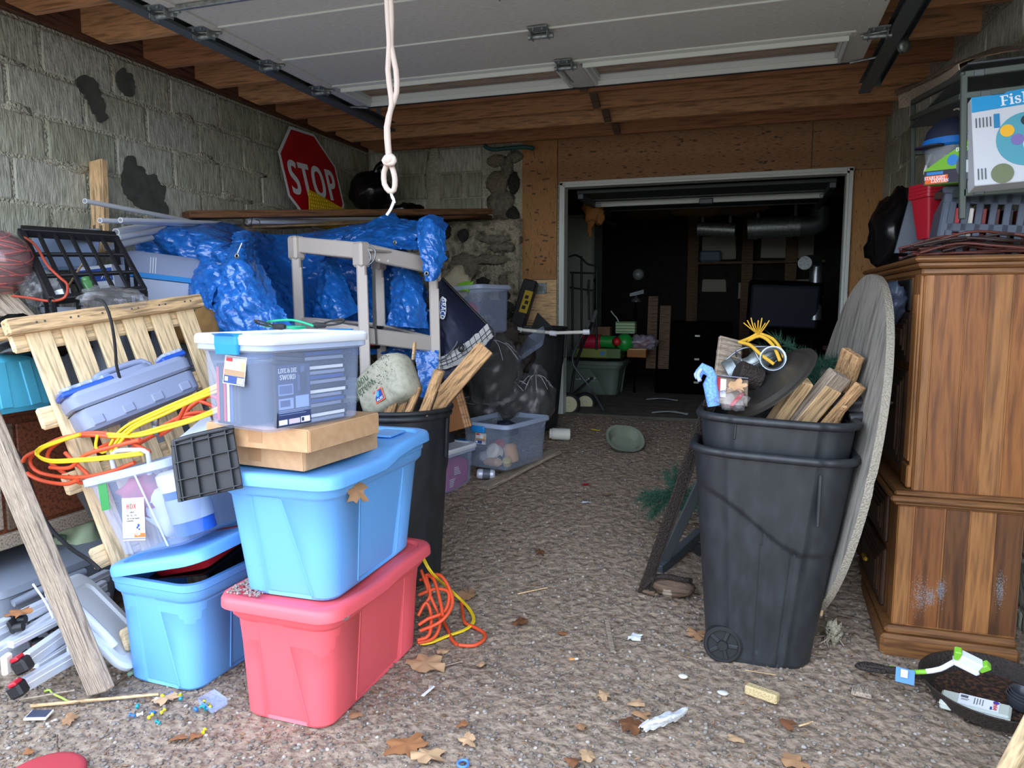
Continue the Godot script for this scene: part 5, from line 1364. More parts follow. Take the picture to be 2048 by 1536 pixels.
	t = single("grater", "steel grater with handle sticking out under the propped blue lid", "grater", box(v(0.16, 0.004, 0.06), 0.001), M.steel, v(-2.08, 0.428, -2.10), v(3, 20, 4))
	part(t, "handle", Shape.new().tube(curve([v(0.08, 0, 0.02), v(0.13, 0.01, 0), v(0.08, 0, -0.02)], 0.01), 0.004, 6), M.black)

	# clear tote with the store label, tipped on the propped lid
	at = v(-2.02, 0.508, -2.18)
	var turn := v(0, 3, 15)
	fr = Transform3D(Basis.from_euler(turn * PI / 180), at)
	t = thing("clear_tote", "clear blue-tinged tote with a long white store label, tipped on the propped blue lid", "tote", at, turn)
	clear_bin(t, Vector2(0.29, 0.36), Vector2(0.395, 0.46), 0.315, M.frost, false, M.frost_rim)
	part(t, "corner_rib", bar(v(0.075, 0.01, 0.185), v(0.06, 0.29, 0.228), 0.008, 0.006, Vector3.BACK), M.frost_rim)
	var lb := part(t, "label", print_card(0.098, 0.15), picture(75, 135, "f6f4f0", [[38, 112, 37, 14, "e0662a"], [6, 112, 20, 14, "9fb4d8"], [0, 128, 75, 3, "3d4a78"]]), v(-0.012, 0.135, 0.2125), v(-9, 0, -8))
	write_on(lb, "brand_word", "HDX", 0.018, M.ink_red, v(-0.008, 0.045, 0.001), Vector3.ZERO, 0.85, false, true)
	write_on(lb, "product_words", "12 Gallon", 0.0075, M.ink, v(-0.013, 0.025, 0.001), Vector3.ZERO, 0.8)
	write_on(lb, "product_words", "Flip Top Tote", 0.0075, M.ink, v(-0.008, 0.014, 0.001), Vector3.ZERO, 0.8)
	write_on(lb, "product_words", "Caja con tapa abatible", 0.006, M.ink, v(-0.001, 0.003, 0.001), Vector3.ZERO, 0.7)
	part(lb, "small_print", box(v(0.03, 0.003, 0.0006), 0, v(-0.015, -0.006, 0.0008)), M.ink)
	write_on(lb, "size_words", "12 gal", 0.008, M.white, v(0.016, -0.052, 0.001), Vector3.ZERO, 0.8, false, true)
	for q in [[0.022, -0.022, 0.006], [0.016, -0.030, 0.0045], [0.024, -0.036, 0.004]]:
		part(lb, "small_print", Shape.new().lathe([Vector2(q[2] - 0.001, 0), Vector2(q[2], 0.0004), Vector2(q[2] - 0.001, 0.0008)], 12), M.ink_blue, v(q[0], q[1], 0.0005), v(90, 0, 0))
	part(t, "green_tape", box(v(0.038, 0.11, 0.0015), 0.0005), plain("0c7a36", 0.25), v(-0.095, 0.245, 0.2265), v(-9, 0, 1))
	t = thing("bucket", "blue pail with white lid and pebble print inside the tipped clear tote", "bucket", fr * v(0.085, 0.02, 0.04), turn)
	part(t, "pail", Shape.new().lathe([Vector2(0.072, 0), Vector2(0.08, 0.17), Vector2(0.08, 0.172)], 24), plain("2f66c9", 0.4))
	part(t, "lid", Shape.new().lathe([Vector2(0.084, 0.17), Vector2(0.086, 0.20), Vector2(0.088, 0.20), Vector2(0.088, 0.235), Vector2(0.07, 0.245), Vector2(0, 0.245)], 24, [1, 2, 3]), M.white)
	part(t, "print", Shape.new().lathe([Vector2(0.079, 0.05), Vector2(0.0815, 0.14)], 24), plain("9fb0c8", 0.6))
	single("cloth_bundle", "crumpled red and white fabric inside the tipped clear tote", "cloth", boulder(v(0.06, 0.09, 0.08), 4, 10, 14, 0.7), plain("b04a5c", 0.9), fr * v(-0.08, 0.20, 0.06), turn)
	single("paper_bag", "pale paper sack behind the store label in the clear tote", "bag", boulder(v(0.09, 0.11, 0.09), 6, 10, 14, 0.5), M.paper, fr * v(-0.05, 0.14, 0.0), turn)
	t = single("frame_handle", "clear plastic carrying handle standing above the tipped clear tote rim", "handle", Shape.new().tube(curve([v(-0.08, -0.02, 0), v(-0.085, 0.02, 0), v(-0.06, 0.045, 0), v(0.06, 0.055, 0), v(0.08, 0.03, 0), v(0.08, -0.03, 0)], 0.012), 0.008, 8), M.frost_rim, fr * v(0.03, 0.325, 0.20))
	# black ribbed lid hanging over the rim
	t = thing("ribbed_lid", "broken black ribbed tote lid hung over the rim of the tipped clear tote", "lid")
	framed(t, v(-1.733,.956,-1.83), v(-1.574,.994,-1.88), v(-1.674,.744,-1.79))
	var rb := Shape.new()
	rb.box(v(0.10, 0.095, 0), v(0.2, 0.19, 0.006), 0.002)
	part(t, "panel", rb, M.black)
	for k in 4:
		part(t, "rib", box(v(0.004, 0.19, 0.016), 0.001, v(0.012 + k * 0.055, 0.095, -0.008)), M.black_plastic)
		part(t, "rib", box(v(0.2, 0.004, 0.016), 0.001, v(0.10, 0.012 + k * 0.056, -0.008)), M.black_plastic)
	part(t, "rim_lip", Shape.new().tube(curve([v(0.2, -0.006, 0), v(0.03, -0.004, 0), v(0.0, 0.02, 0), v(-0.004, 0.19, 0)], 0.02), 0.009, 8), M.black_plastic)
	# grey angled lid and steel tap parts behind it
	t = single("flip_lid", "pale grey triangular flap of a folded lid sticking up behind the black ribbed lid", "lid", Shape.new().prism(PackedVector2Array([Vector2(-0.11, 0), Vector2(0.10, -0.01), Vector2(0.12, 0.03), Vector2(0.03, 0.115)]), -0.003, 0.003), plain("a9b7ce", 0.5), v(-1.802,.912,-2), v(-20, -12, 0))
	t = single("tap_fitting", "chrome tap fitting tangled among the cords above the clear tote", "tap", Shape.new().lathe([Vector2(0, 0), Vector2(0.012, 0), Vector2(0.014, 0.03), Vector2(0.008, 0.035), Vector2(0.011, 0.06), Vector2(0, 0.065)], 14, [1, 3]), M.steel, v(-2.017,.929,-2.05), v(10, 0, -14))

func clear_bin(o: Node3D, base: Vector2, rim: Vector2, h: float, wall: Material, lidded: bool, lid_mat: Material) -> void:
	var rings := [rrect(base.x - 0.03, base.y - 0.03, 0.03, 0.001, 5), rrect(base.x, base.y, 0.035, 0.012, 5), rrect(rim.x - 0.035, rim.y - 0.035, 0.045, h - 0.04, 5), rrect(rim.x - 0.032, rim.y - 0.032, 0.045, h - 0.001, 5)]
	part(o, "body", Shape.new().loft(rings, true, true, false, [1]), wall)
	part(o, "rim", Shape.new().loft([rrect(rim.x - 0.028, rim.y - 0.028, 0.045, h - 0.035, 5), rrect(rim.x, rim.y, 0.05, h - 0.028, 5), rrect(rim.x, rim.y, 0.05, h - 0.004, 5), rrect(rim.x - 0.02, rim.y - 0.02, 0.045, h, 5)], true, false, false, [1, 2]), M.frost_rim)
	if lidded:
		part(o, "lid", Shape.new().loft([rrect(rim.x + 0.004, rim.y + 0.004, 0.05, h - 0.012, 5), rrect(rim.x + 0.012, rim.y + 0.012, 0.052, h - 0.010, 5), rrect(rim.x + 0.012, rim.y + 0.012, 0.052, h + 0.010, 5), rrect(rim.x, rim.y, 0.05, h + 0.018, 5), rrect(rim.x - 0.06, rim.y - 0.06, 0.04, h + 0.018, 5), rrect(rim.x - 0.075, rim.y - 0.075, 0.035, h + 0.011, 5), rrect(rim.x - 0.18, rim.y - 0.18, 0.03, h + 0.011, 5)], true, false, true, [2, 3, 4, 5]), lid_mat)
		for g: float in [-1.0, 1.0]:
			part(o, "latch", Shape.new().loft([rrect(0.10, 0.014, 0.006, h - 0.04), rrect(0.105, 0.02, 0.008, h - 0.01), rrect(0.10, 0.022, 0.008, h + 0.014), rrect(0.095, 0.05, 0.01, h + 0.021)], true, true, true, [1, 2]), M.latch_blue, v(rim.x * 0.05, 0, g * (rim.y / 2 + 0.006)), v(0, 0, 0), "blue latch of the white lid")

# ---------------------------------------------------------------- shelf, cans and bags in the middle
func round_can(o: Node3D, r0: float, r1: float, h: float, mat: Material) -> void:
	part(o, "body", Shape.new().lathe([Vector2(r0 - 0.02, 0), Vector2(r0, 0.015), Vector2(lerpf(r0, r1, 0.55), h * 0.62), Vector2(lerpf(r0, r1, 0.62) + 0.004, h * 0.66), Vector2(r1 - 0.008, h - 0.05), Vector2(r1, h - 0.045), Vector2(r1 + 0.004, h - 0.03), Vector2(r1 - 0.006, h - 0.025), Vector2(r1 - 0.004, h - 0.004), Vector2(r1 - 0.016, h - 0.004), Vector2(r0 - 0.02, 0.02), Vector2(0, 0.02)], 40, [1, 4, 8, 9]), mat)
	part(o, "rim", Shape.new().tube([] + circle(r1, h - 0.008, 36), 0.011, 8, true), mat)
	for g: float in [0.0, 1.57, 3.14, 4.7]:
		part(o, "rib", bar(v(cos(g) * (r1 + 0.001), h - 0.05, sin(g) * (r1 + 0.001)), v(cos(g) * (r1 - 0.01), h - 0.24, sin(g) * (r1 - 0.01)), 0.025, 0.012, v(cos(g), 0, sin(g))), mat)

func circle(r: float, y: float, n := 24) -> Array:
	var out := []
	for k in n: out.append(Vector3(cos(TAU * k / n) * r, y, sin(TAU * k / n) * r))
	return out

func pillow(w: float, h: float, d: float, seed_at: float, r := 0.06) -> Shape:
	# a soft bag lying in its x-y plane, thickness along z
	var rings := []
	for q in [[-0.5, 0.80], [-0.42, 0.95], [-0.15, 1.02], [0.15, 1.02], [0.38, 0.95], [0.48, 0.75], [0.5, 0.35]]:
		var ring := PackedVector3Array()
		for p in rrect(w * q[1], h * q[1], r, 0, 7):
			var n := fn.get_noise_3d(p.x * 9 + seed_at, p.z * 9, q[0] * 3) * 0.025
			ring.append(Vector3(p.x * (1 + n), p.z * (1 + n), q[0] * d + n))
		rings.append(ring)
	return Shape.new().loft(rings, true, true, true)

func clear_bag(label: String, at: Vector3, r: Vector3, s: float, knot: Vector3) -> void:
	var o := thing("clear_bag", label, "bag", at, Vector3.ZERO, "clear bags of dark waste piled before the plywood")
	part(o, "contents", bag_mesh(r * 0.86, s, 0.3), plain("1d1a17", 0.7))
	part(o, "film", crinkled(r, s), M.film)
	part(o, "knot", Shape.new().loft([pinch(0.035, -0.05, s), pinch(0.012, 0.0, s + 1), pinch(0.04, 0.045, s + 2)], true), M.film, knot, v(10, 20 * s, 12))
	for k in 9:
		var a := TAU * k / 9.0 + s
		var d := Vector3(cos(a), -0.4, sin(a))
		part(o, "crease", Shape.new().tube(curve([knot - v(0, 0.03, 0), knot + d * 0.5 * r.x + v(0, -0.02, 0), v(d.x * r.x, knot.y * 0.35, d.z * r.z) * 1.02], 0.04), 0.0022, 5), M.crease)

func crinkled(r: Vector3, s: float) -> Shape:
	var rings := []
	for i in 31:
		var a := PI * i / 30
		var ring := PackedVector3Array()
		for j in 54:
			var b := TAU * j / 54
			var d := Vector3(sin(a) * cos(b), cos(a), sin(a) * sin(b))
			var f := 1.0 + 0.30 * fn.get_noise_3d(d.x * 1.2 + s, d.y * 1.2, d.z * 1.2 + s)
			f += 0.16 * absf(fn.get_noise_3d(d.x * 4 + s, d.y * 1.0, d.z * 4)) + 0.09 * absf(fn.get_noise_3d(d.x * 9 + s, d.y * 3.5, d.z * 9))
			ring.append(d * r * f)
		rings.append(ring)
	return Shape.new().loft(rings)

func pinch(r: float, y: float, s: float) -> PackedVector3Array:
	var out := PackedVector3Array()
	for k in 18: out.append(Vector3(cos(TAU * k / 18), 0, sin(TAU * k / 18)) * r * (0.6 + 0.4 * (k % 2) + 0.2 * fn.get_noise_2d(k * 3, s)) + Vector3(0, y, 0))
	return out

func shelf_and_cans() -> void:
	var t: Node3D
	# ---- taupe resin shelving unit
	t = thing("shelving_unit", "taupe plastic shelving unit standing in front of the blue tarp", "shelf")
	var tops := [v(-1.936,1.703,-3.4), v(-2.397,1.754,-3.5), v(-2.105,1.709,-3.9), v(-1.708,1.638,-3.8)]
	for k in 4:
		var a: Vector3 = tops[k]
		var b := v(a.x + [0.02, 0.015, 0.02, 0.015][k], 0.18, a.z + 0.0)
		part(t, "post", bar(a, b, 0.05, 0.062, v(0.4, 0, 1), 0.008), M.taupe)
		part(t, "post_flange", bar(a + v(0.03, -0.16, 0.012), b + v(0.03, 0, 0.012), 0.018, 0.02, v(0.4, 0, 1), 0.004), M.taupe)
		part(t, "post_cap", box(v(0.075, 0.13, 0.072), 0.012), M.taupe, a + v(0, -0.055, 0), v(0, -20, 0))
	for lv in [0.0, -0.44, -0.88]:
		var c: Array = []
		for k in 4: c.append((tops[k] as Vector3) + v(0, lv - 0.035, 0))
		for e in [[0, 1], [1, 2], [2, 3], [3, 0]]:
			part(t, "shelf_edge", bar(c[e[0]], c[e[1]], 0.03, 0.085, Vector3.UP, 0.006), M.taupe)
		var sh := Shape.new()
		sh.flat()
		for g: float in [0.030, 0.022]:
			sh.quad(c[0] + v(0, g, 0), c[1] + v(0, g, 0), c[2] + v(0, g, 0), c[3] + v(0, g, 0))
		if lv < -0.1: part(t, "shelf_panel", sh, M.taupe_top)
	part(t, "shelf_panel", bar((tops[0] + tops[3]) / 2 + v(0, -0.002, 0), (tops[1] + tops[2]) / 2 + v(0, -0.002, 0), 0.42, 0.012), M.taupe_top)
	for k in 2: part(t, "snap_tab", box(v(0.016, 0.012, 0.006), 0.002), M.off_white, v(-1.833,1.619,-3.4) if k == 0 else v(-1.808,1.616,-3.45), v(0, -40, 0))
	single("wire_ties", "twisted wire ties hanging at the near corner post of the taupe shelf", "wire tie", Shape.new().tube(curve([v(-1.857,1.67,-3.33),v(-1.841,1.627,-3.33),v(-1.859,1.59,-3.33),v(-1.824,1.615,-3.33),v(-1.817,1.665,-3.33),v(-1.851,1.685,-3.33)], 0.01), 0.0035, 6), M.steel)
	single("hanging_strap", "dark grey strap hanging down behind the near shelf post", "strap", Shape.new().sheet(quilt([[v(-1.901,1.633,-3.45),v(-1.884,1.633,-3.45)], [v(-1.901,1.518,-3.45),v(-1.883,1.518,-3.45)], [v(-1.903,1.308,-3.45),v(-1.882,1.308,-3.45)], [v(-1.9,1.175,-3.45),v(-1.879,1.175,-3.45)]], 4, 20, 0.004, 6.0), 0.003), plain("4a4a48", 0.8))
	t = thing("bucket", "black bucket with a red and white label on the lower shelf", "bucket", v(-2.02,1.143,-3.62))
	part(t, "pail", Shape.new().lathe([Vector2(0.055, 0), Vector2(0.075, 0.11), Vector2(0.08, 0.115), Vector2(0.08, 0.125), Vector2(0.072, 0.125), Vector2(0.05, 0.01), Vector2(0, 0.01)], 24, [1, 3, 4]), M.black_gloss)
	part(t, "label", Shape.new().lathe([Vector2(0.0615, 0.02), Vector2(0.0735, 0.09)], 24), M.red)
	part(t, "label_stripe", Shape.new().lathe([Vector2(0.0665, 0.042), Vector2(0.0705, 0.062)], 24), M.white)

	# ---- black round can full of scrap wood
	t = thing("waste_can", "round black plastic can full of scrap wood behind the blue totes", "waste can", v(-1.60, 0.06, -3.12))
	round_can(t, 0.20, 0.262, 0.85, M.black_plastic)
	for q in [["scrap wood block with dark bark streak, left of centre in the round can", v(-1.609,.827,-3.02), v(-1.522,1.04,-3), 0.055, 0.045], ["thin split stick at the left edge of the round can", v(-1.696,.826,-3), v(-1.558,1.023,-3.02), 0.03, 0.03], ["short pale split block beside the barked block in the round can", v(-1.559,.828,-3.03), v(-1.501,1.017,-3.05), 0.035, 0.04], ["tall square wood offcut leaning right of centre in the round can", v(-1.424,.84,-3), v(-1.33,1.095,-3.02), 0.05, 0.045], ["longest pale board leaning out of the round can to the right", v(-1.435,.862,-3.08), v(-1.172,1.19,-3.2), 0.035, 0.085], ["reddish split scrap low between the blocks of the round can", v(-1.503,.827,-2.98), v(-1.455,1.006,-3.06), 0.05, 0.03]]:
		plank("scrap_wood", q[0], "scrap wood", q[1] + (q[1] - q[2]) * 0.6, q[2], q[4], q[3], M.split, v(0.3, 0.2, 1))
		var w: Node3D = get_child(get_child_count() - 1)
		part(w, "bark", box(v(0.14, q[3] * 0.9, 0.004), 0.001, v(0.05, 0, q[4] / 2 + 0.001)), M.weathered_dark)
	single("thin_stick", "thin upright stick poking up behind the grocery bag", "stick", bar(v(-1.551,1.122,-3.2), v(-1.539,1.209,-3.2), 0.022, 0.012), M.pine)
	# cloth shopping bag
	var at := v(-1.618,1.007,-3.06)
	var turn := v(-12, -16, 33)
	t = thing("shopping_bag", "pale grey-green cloth grocery bag stuffed behind the clear bin", "bag", at, turn)
	part(t, "sack", pillow(0.30, 0.235, 0.15, 3.0), M.cloth)
	write_on(t, "print", "about", 0.040, M.ink_green, v(-0.075, 0.062, 0.078), v(0, 0, 6), 0.8, true)
	write_on(t, "print", "ng green", 0.040, M.ink_green, v(-0.09, 0.018, 0.0785), v(0, 0, 6), 0.8, true)
	var lg := part(t, "logo", box(v(0.058, 0.062, 0.002), 0.0006, v(-0.005, -0.058, 0.0775)), M.label_orange, Vector3.ZERO, v(0, 0, 0))
	part(lg, "logo_field", box(v(0.047, 0.051, 0.002), 0.0006, v(-0.005, -0.058, 0.0785)), M.ink_blue)
	part(lg, "logo_mark", Shape.new().prism(PackedVector2Array([Vector2(-0.018, -0.046), Vector2(-0.008, -0.036), Vector2(0.004, -0.036), Vector2(-0.004, -0.062), Vector2(-0.014, -0.062)]), 0.0796, 0.0803), plain("4aa6e0", 0.6))
	write_on(lg, "logo_word", "ALDI", 0.012, M.white, v(-0.004, -0.075, 0.080), Vector3.ZERO, 1.0, false, true)
	var specks := Shape.new()
	for k in 70: specks.box(v(rng.randf_range(-0.02, 0.12), rng.randf_range(-0.02, 0.10), 0.0775), v(rng.randf_range(0.001, 0.005), rng.randf_range(0.001, 0.005), 0.0012), 0, v(0, 0, rng.randf() * 90))
	part(t, "dirt_specks", specks, M.ink).set_meta("kind", "stuff")

	# ---- folded navy playpen
	t = thing("playpen", "folded navy fabric playpen panel with plaid padded edge, right of the shelf", "playpen")
	part(t, "panel", Shape.new().sheet(quilt([
		[v(-1.745,1.542,-3.92),v(-1.72,1.531,-3.95),v(-1.713,1.497,-4)],
		[v(-1.742,1.357,-3.88),v(-1.65,1.371,-3.9),v(-1.591,1.373,-4.05)],
		[v(-1.737,1.184,-3.85),v(-1.588,1.215,-3.86),v(-1.457,1.224,-4.1)],
		[v(-1.726,.998,-3.82),v(-1.581,1.073,-3.84),v(-1.441,1.152,-4)],
		[v(-1.684,.869,-3.82),v(-1.586,.942,-3.85),v(-1.491,1.023,-3.95)]], 40, 50, 0.03, 5.0, 6.0), 0.006), M.navy)
	part(t, "piping", Shape.new().tube(curve([v(-1.715,1.542,-3.94),v(-1.583,1.379,-4.03),v(-1.45,1.231,-4.08)], 0.03), 0.008, 8), M.black)
	part(t, "plaid_edge", Shape.new().sheet(quilt([
		[v(-1.719,1.065,-3.82),v(-1.588,1.123,-3.82),v(-1.465,1.213,-3.82),v(-1.381,1.281,-3.82)],
		[v(-1.704,1.038,-3.8),v(-1.574,1.087,-3.8),v(-1.443,1.163,-3.8),v(-1.356,1.237,-3.8)],
		[v(-1.702,1.009,-3.81),v(-1.569,1.053,-3.81),v(-1.444,1.129,-3.81),v(-1.354,1.215,-3.81)]], 40, 14, 0.012, 8.0, 1.0), 0.012), plain("a9a8a6", 0.8))
	for k in 12:
		var f := k / 11.0
		part(t, "plaid_line", bar((v(-1.699,1.074,-3.79) as Vector3).lerp(v(-1.376,1.282,-3.79), f), (v(-1.679,1.006,-3.785) as Vector3).lerp(v(-1.345,1.216,-3.785), f), 0.004, 0.003), M.ink)
	for k in 2:
		var f := 0.35 + 0.3 * k
		part(t, "plaid_line", Shape.new().tube(curve([(v(-1.7,1.068,-3.785) as Vector3).lerp(v(-1.688,1.011,-3.785), f), (v(-1.564,1.124,-3.77) as Vector3).lerp(v(-1.552,1.056,-3.77), f), (v(-1.44,1.212,-3.77) as Vector3).lerp(v(-1.426,1.138,-3.77), f), (v(-1.369,1.282,-3.785) as Vector3).lerp(v(-1.345,1.216,-3.785), f)], 0.03), 0.0022, 5), M.ink)
	part(t, "eyelet_ring", Shape.new().tube(circle(0.016, 0, 20), 0.008, 8, true), M.black, v(-1.518,1.149,-3.74), v(75, 0, 20))
	var badge := part(t, "badge", Shape.new().lathe([Vector2(0.0, 0.0), Vector2(0.048, 0.0), Vector2(0.05, 0.001), Vector2(0.048, 0.002), Vector2(0.040, 0.002), Vector2(0.039, 0.001), Vector2(0, 0.001)], 28, [1, 2, 3, 4]), M.ink_blue, v(-1.668,1.369,-3.84), v(90, 0, 0))
	badge.scale = v(0.42, 1, 1.3)
	part(badge, "badge_ring", Shape.new().tube(circle(0.047, 0.002, 28), 0.0035, 6, true), M.white)
	var wd := write_on(t, "badge_word", "GRACO", 0.028, M.white, v(-1.664,1.366,-3.832), v(0, 0, -97), 0.95, false, true)
	part(t, "frame_tube", Shape.new().tube(curve([v(-1.701,1.06,-3.78),v(-1.633,1.087,-3.78),v(-1.565,1.162,-3.78),v(-1.558,1.185,-3.78)], 0.03), 0.005, 6), M.dark_metal)
	t = thing("storage_tote", "frosted clear tote on edge behind the navy playpen", "tote", v(-1.746,1.188,-4.6), v(0, -12, 4))
	clear_bin(t, Vector2(0.28, 0.36), Vector2(0.36, 0.42), 0.32, M.frost, false, M.frost_rim)
	single("pink_cloth", "pink cloth inside the frosted tote behind the playpen", "cloth", boulder(v(0.07, 0.07, 0.06), 9), plain("b4566e", 0.9), v(-1.787,1.333,-4.55))
	single("beige_cloth", "beige fabric bundle behind the flap corner of the tarp", "cloth", bag_mesh(v(0.11, 0.10, 0.08), 61, 0.5), plain("a89e86", 0.9), v(-1.873,1.529,-4.5))
	single("green_leaf", "bright green fabric leaf sticking up beside the beige bundle", "leaf", leaf_shape(0.055, 11), M.lime, v(-1.755,1.506,-4.4), v(60, 20, 30))
	# blocks under the playpen: stacked furniture and brown door board
	t = thing("particle_board", "brown particle board cabinet door with molded edge, standing behind the round can", "door panel")
	framed(t, v(-1.833,.566,-4.2), v(-1.647,.62,-4.25), v(-1.829,.972,-4.25))
	part(t, "panel", box(v(0.20, 0.38, 0.02), 0.003, v(0.06, 0.19, 0)), plain("8f5a2c", 0.7))
	for k in 3: part(t, "molding", box(v(0.022 - k * 0.004, 0.38, 0.02 + k * 0.012), 0.004, v(0.155 + k * 0.016, 0.19, 0.004)), M.joist[1])
	t = single("support_crate", "dark crate under the navy playpen, in the shade behind the shelf", "crate", box(v(0.4, 0.62, 0.3), 0.01), M.black_plastic, v(-2.06, 0.60, -4.30), v(0, -12, 0))
	t = thing("storage_tote", "large grey tote beneath the tarp, behind the shelf posts", "tote", v(-2.45, 0.2, -4.2), v(0, -5, 0))
	tote_body(t, Vector2(0.7, 0.6), Vector2(0.8, 0.7), 0.75, M.grey_bin)

	# ---- bags, totes and small goods on the slope
	clear_bag("clear bag of dark waste with its knot just right of the playpen corner", v(-1.693,.925,-4.75), v(0.20, 0.24, 0.18), 3.0, v(0.02, 0.25, 0.03))
	clear_bag("middle clear bag bulging below the plaid playpen edge", v(-1.649,.715,-4.95), v(0.20, 0.19, 0.17), 7.0, v(0.03, 0.19, 0.08))
	clear_bag("clear bag leaning on the far black can with a loose trailing end", v(-1.448,.717,-5), v(0.12, 0.22, 0.14), 11.0, v(0.01, 0.20, 0.05))
	clear_bag("low clear bag lying behind the open toy tote", v(-1.804,.635,-4.95), v(0.22, 0.14, 0.16), 15.0, v(-0.1, 0.12, 0.05))
	single("dark_bundle", "brown dark fabric bundle tucked over the clear bags", "bundle", bag_mesh(v(0.11, 0.09, 0.10), 71, 0.5), plain("38302a", 0.9), v(-1.658,1.177,-4.9))
	single("dark_bundle", "grey-brown film covered bundle at the top of the bag pile", "bundle", bag_mesh(v(0.10, 0.13, 0.10), 74, 0.5), plain("3a342e", 0.6), v(-1.613,1.008,-5.2))
	t = thing("clear_tote", "small clear tote of magenta fabric with a white lid, next to the round can", "tote", v(-1.845, 0.20, -4.25), v(0, -13, 0))
	clear_bin(t, Vector2(0.22, 0.30), Vector2(0.28, 0.37), 0.27, M.frost, true, M.white)
	single("magenta_cloth", "magenta cloth with white zigzag print inside the small white-lidded tote", "cloth", Shape.new().loft([rrect(0.19, 0.27, 0.04, 0.0), rrect(0.21, 0.29, 0.05, 0.05), rrect(0.22, 0.31, 0.06, 0.16), rrect(0.12, 0.2, 0.06, 0.20)], true, true, true), M.magenta, v(-1.845, 0.212, -4.25), v(0, -13, 0))
	var mc: Node3D = get_child(get_child_count() - 1)
	for k in 5: part(mc, "print_stripe", bar(v(0.109, 0.03 + k * 0.011, 0.06 - k * 0.006), v(0.111, 0.03 + k * 0.011, 0.10), 0.002, 0.005), M.white)
	for k in 5: part(mc, "print_stripe", bar(v(0.111, 0.10 + k * 0.011, -0.02 + k * 0.006), v(0.111, 0.10 + k * 0.011, 0.05), 0.002, 0.005), M.white)
	# open tote of toys
	at = v(-1.545, 0.315, -4.60)
	t = thing("clear_tote", "open clear tote of toys with a blue latch, on a board on the slope", "tote", at, v(0, -16, 0))
	clear_bin(t, Vector2(0.33, 0.46), Vector2(0.40, 0.54), 0.31, glassy("a9b9cf", 0.30, 0.4), false, M.frost_rim)
	part(t, "latch", Shape.new().loft([rrect(0.10, 0.016, 0.006, 0.25), rrect(0.11, 0.022, 0.008, 0.275), rrect(0.10, 0.02, 0.008, 0.29)], true, true, true), M.latch_blue, v(-0.03, 0, 0.272))
	part(t, "label", print_card(0.085, 0.07), product_label(), v(-0.02, 0.205, 0.2595), v(-6, 0, 0))
	var fr := Transform3D(Basis.from_euler(v(0, deg_to_rad(-16), 0)), at)
	for q in [["pill bottle lying on its side with an orange band inside the open toy tote", "bottle", v(-0.06, 0.065, 0.16), v(80, 20, 10), 0.035, 0.10, "8d9096"], ["beige plastic cup standing at the side of the open toy tote", "cup", v(0.11, 0.10, 0.10), v(0, 0, 12), 0.045, 0.12, "c99a6e"], ["white round tub beside the beige cup in the toy tote", "tub", v(0.01, 0.10, 0.15), v(60, 0, 20), 0.055, 0.07, "d6d3c9"], ["red plastic toy cylinder low in the open toy tote", "toy", v(-0.02, 0.12, 0.06), v(80, 40, 0), 0.05, 0.13, "a32a26"], ["yellow toy block at the bottom of the open toy tote", "toy", v(0.12, 0.05, 0.16), v(40, 10, 0), 0.03, 0.05, "b9a55c"], ["pale tan toy piece on the floor of the open toy tote", "toy", v(0.03, 0.045, 0.19), v(85, 60, 0), 0.03, 0.14, "c5a481"]]:
		var b := single("toy_piece", q[0], q[1], Shape.new().lathe([Vector2(0, -q[5] / 2), Vector2(q[4] * 0.9, -q[5] / 2), Vector2(q[4], -q[5] * 0.4), Vector2(q[4], q[5] * 0.35), Vector2(q[4] * 0.6, q[5] / 2), Vector2(0, q[5] / 2)], 20, [1, 2, 3, 4]), plain(q[6], 0.6), fr * (q[2] as Vector3), q[3])
		part(b, "band", Shape.new().lathe([Vector2(q[4] + 0.0008, -q[5] * 0.2), Vector2(q[4] + 0.0008, 0.0)], 20), M.label_orange if q[1] == "bottle" else plain(q[6], 0.4))
	single("black_strap", "black curved strap arching through the open toy tote", "strap", Shape.new().tube(curve([fr * v(-0.15, 0.03, 0.19), fr * v(-0.11, 0.10, 0.17), fr * v(0.0, 0.11, 0.15), fr * v(0.10, 0.04, 0.17)], 0.02), 0.014, 8), M.rubber)
	single("navy_cloth", "navy cloth corner in the back of the open toy tote", "cloth", boulder(v(0.08, 0.06, 0.07), 19, 8, 12, 0.5), M.navy, fr * v(-0.05, 0.22, -0.08))
	plank("board", "flat brown board lying on the dirt under the open toy tote", "board", v(-1.576,.228,-4.226), v(-1.277,.349,-4.927), 0.10, 0.022, M.weathered)
	t = thing("drink_can", "silver drinks can lying by the end of the flat board", "can", v(-1.612,.279,-4.389), v(82, 0, 75))
	part(t, "body", Shape.new().lathe([Vector2(0, -0.06), Vector2(0.026, -0.06), Vector2(0.033, -0.05), Vector2(0.033, 0.045), Vector2(0.026, 0.058), Vector2(0.024, 0.056), Vector2(0, 0.056)], 22, [1, 2, 3, 4, 5]), M.aluminium)
	part(t, "print", Shape.new().lathe([Vector2(0.0333, -0.03), Vector2(0.0333, 0.02)], 22), plain("5b6068", 0.4))
	single("plastic_jar", "white cylindrical plastic jar lying on the dirt before the threshold", "jar", Shape.new().lathe([Vector2(0, -0.075), Vector2(0.04, -0.075), Vector2(0.044, -0.07), Vector2(0.044, 0.06), Vector2(0.037, 0.066), Vector2(0.037, 0.08), Vector2(0.031, 0.08), Vector2(0.031, 0.066), Vector2(0, 0.06)], 24, [1, 2, 3, 4, 5, 6, 7]), M.off_white, v(-1.326,.416,-5.231), v(80, 0, 72))
	t = thing("plastic_basin", "grey-green oval plastic basin lying tipped on the dirt before the threshold", "basin", v(-.823,.415,-5.109), v(38, 20, -8))
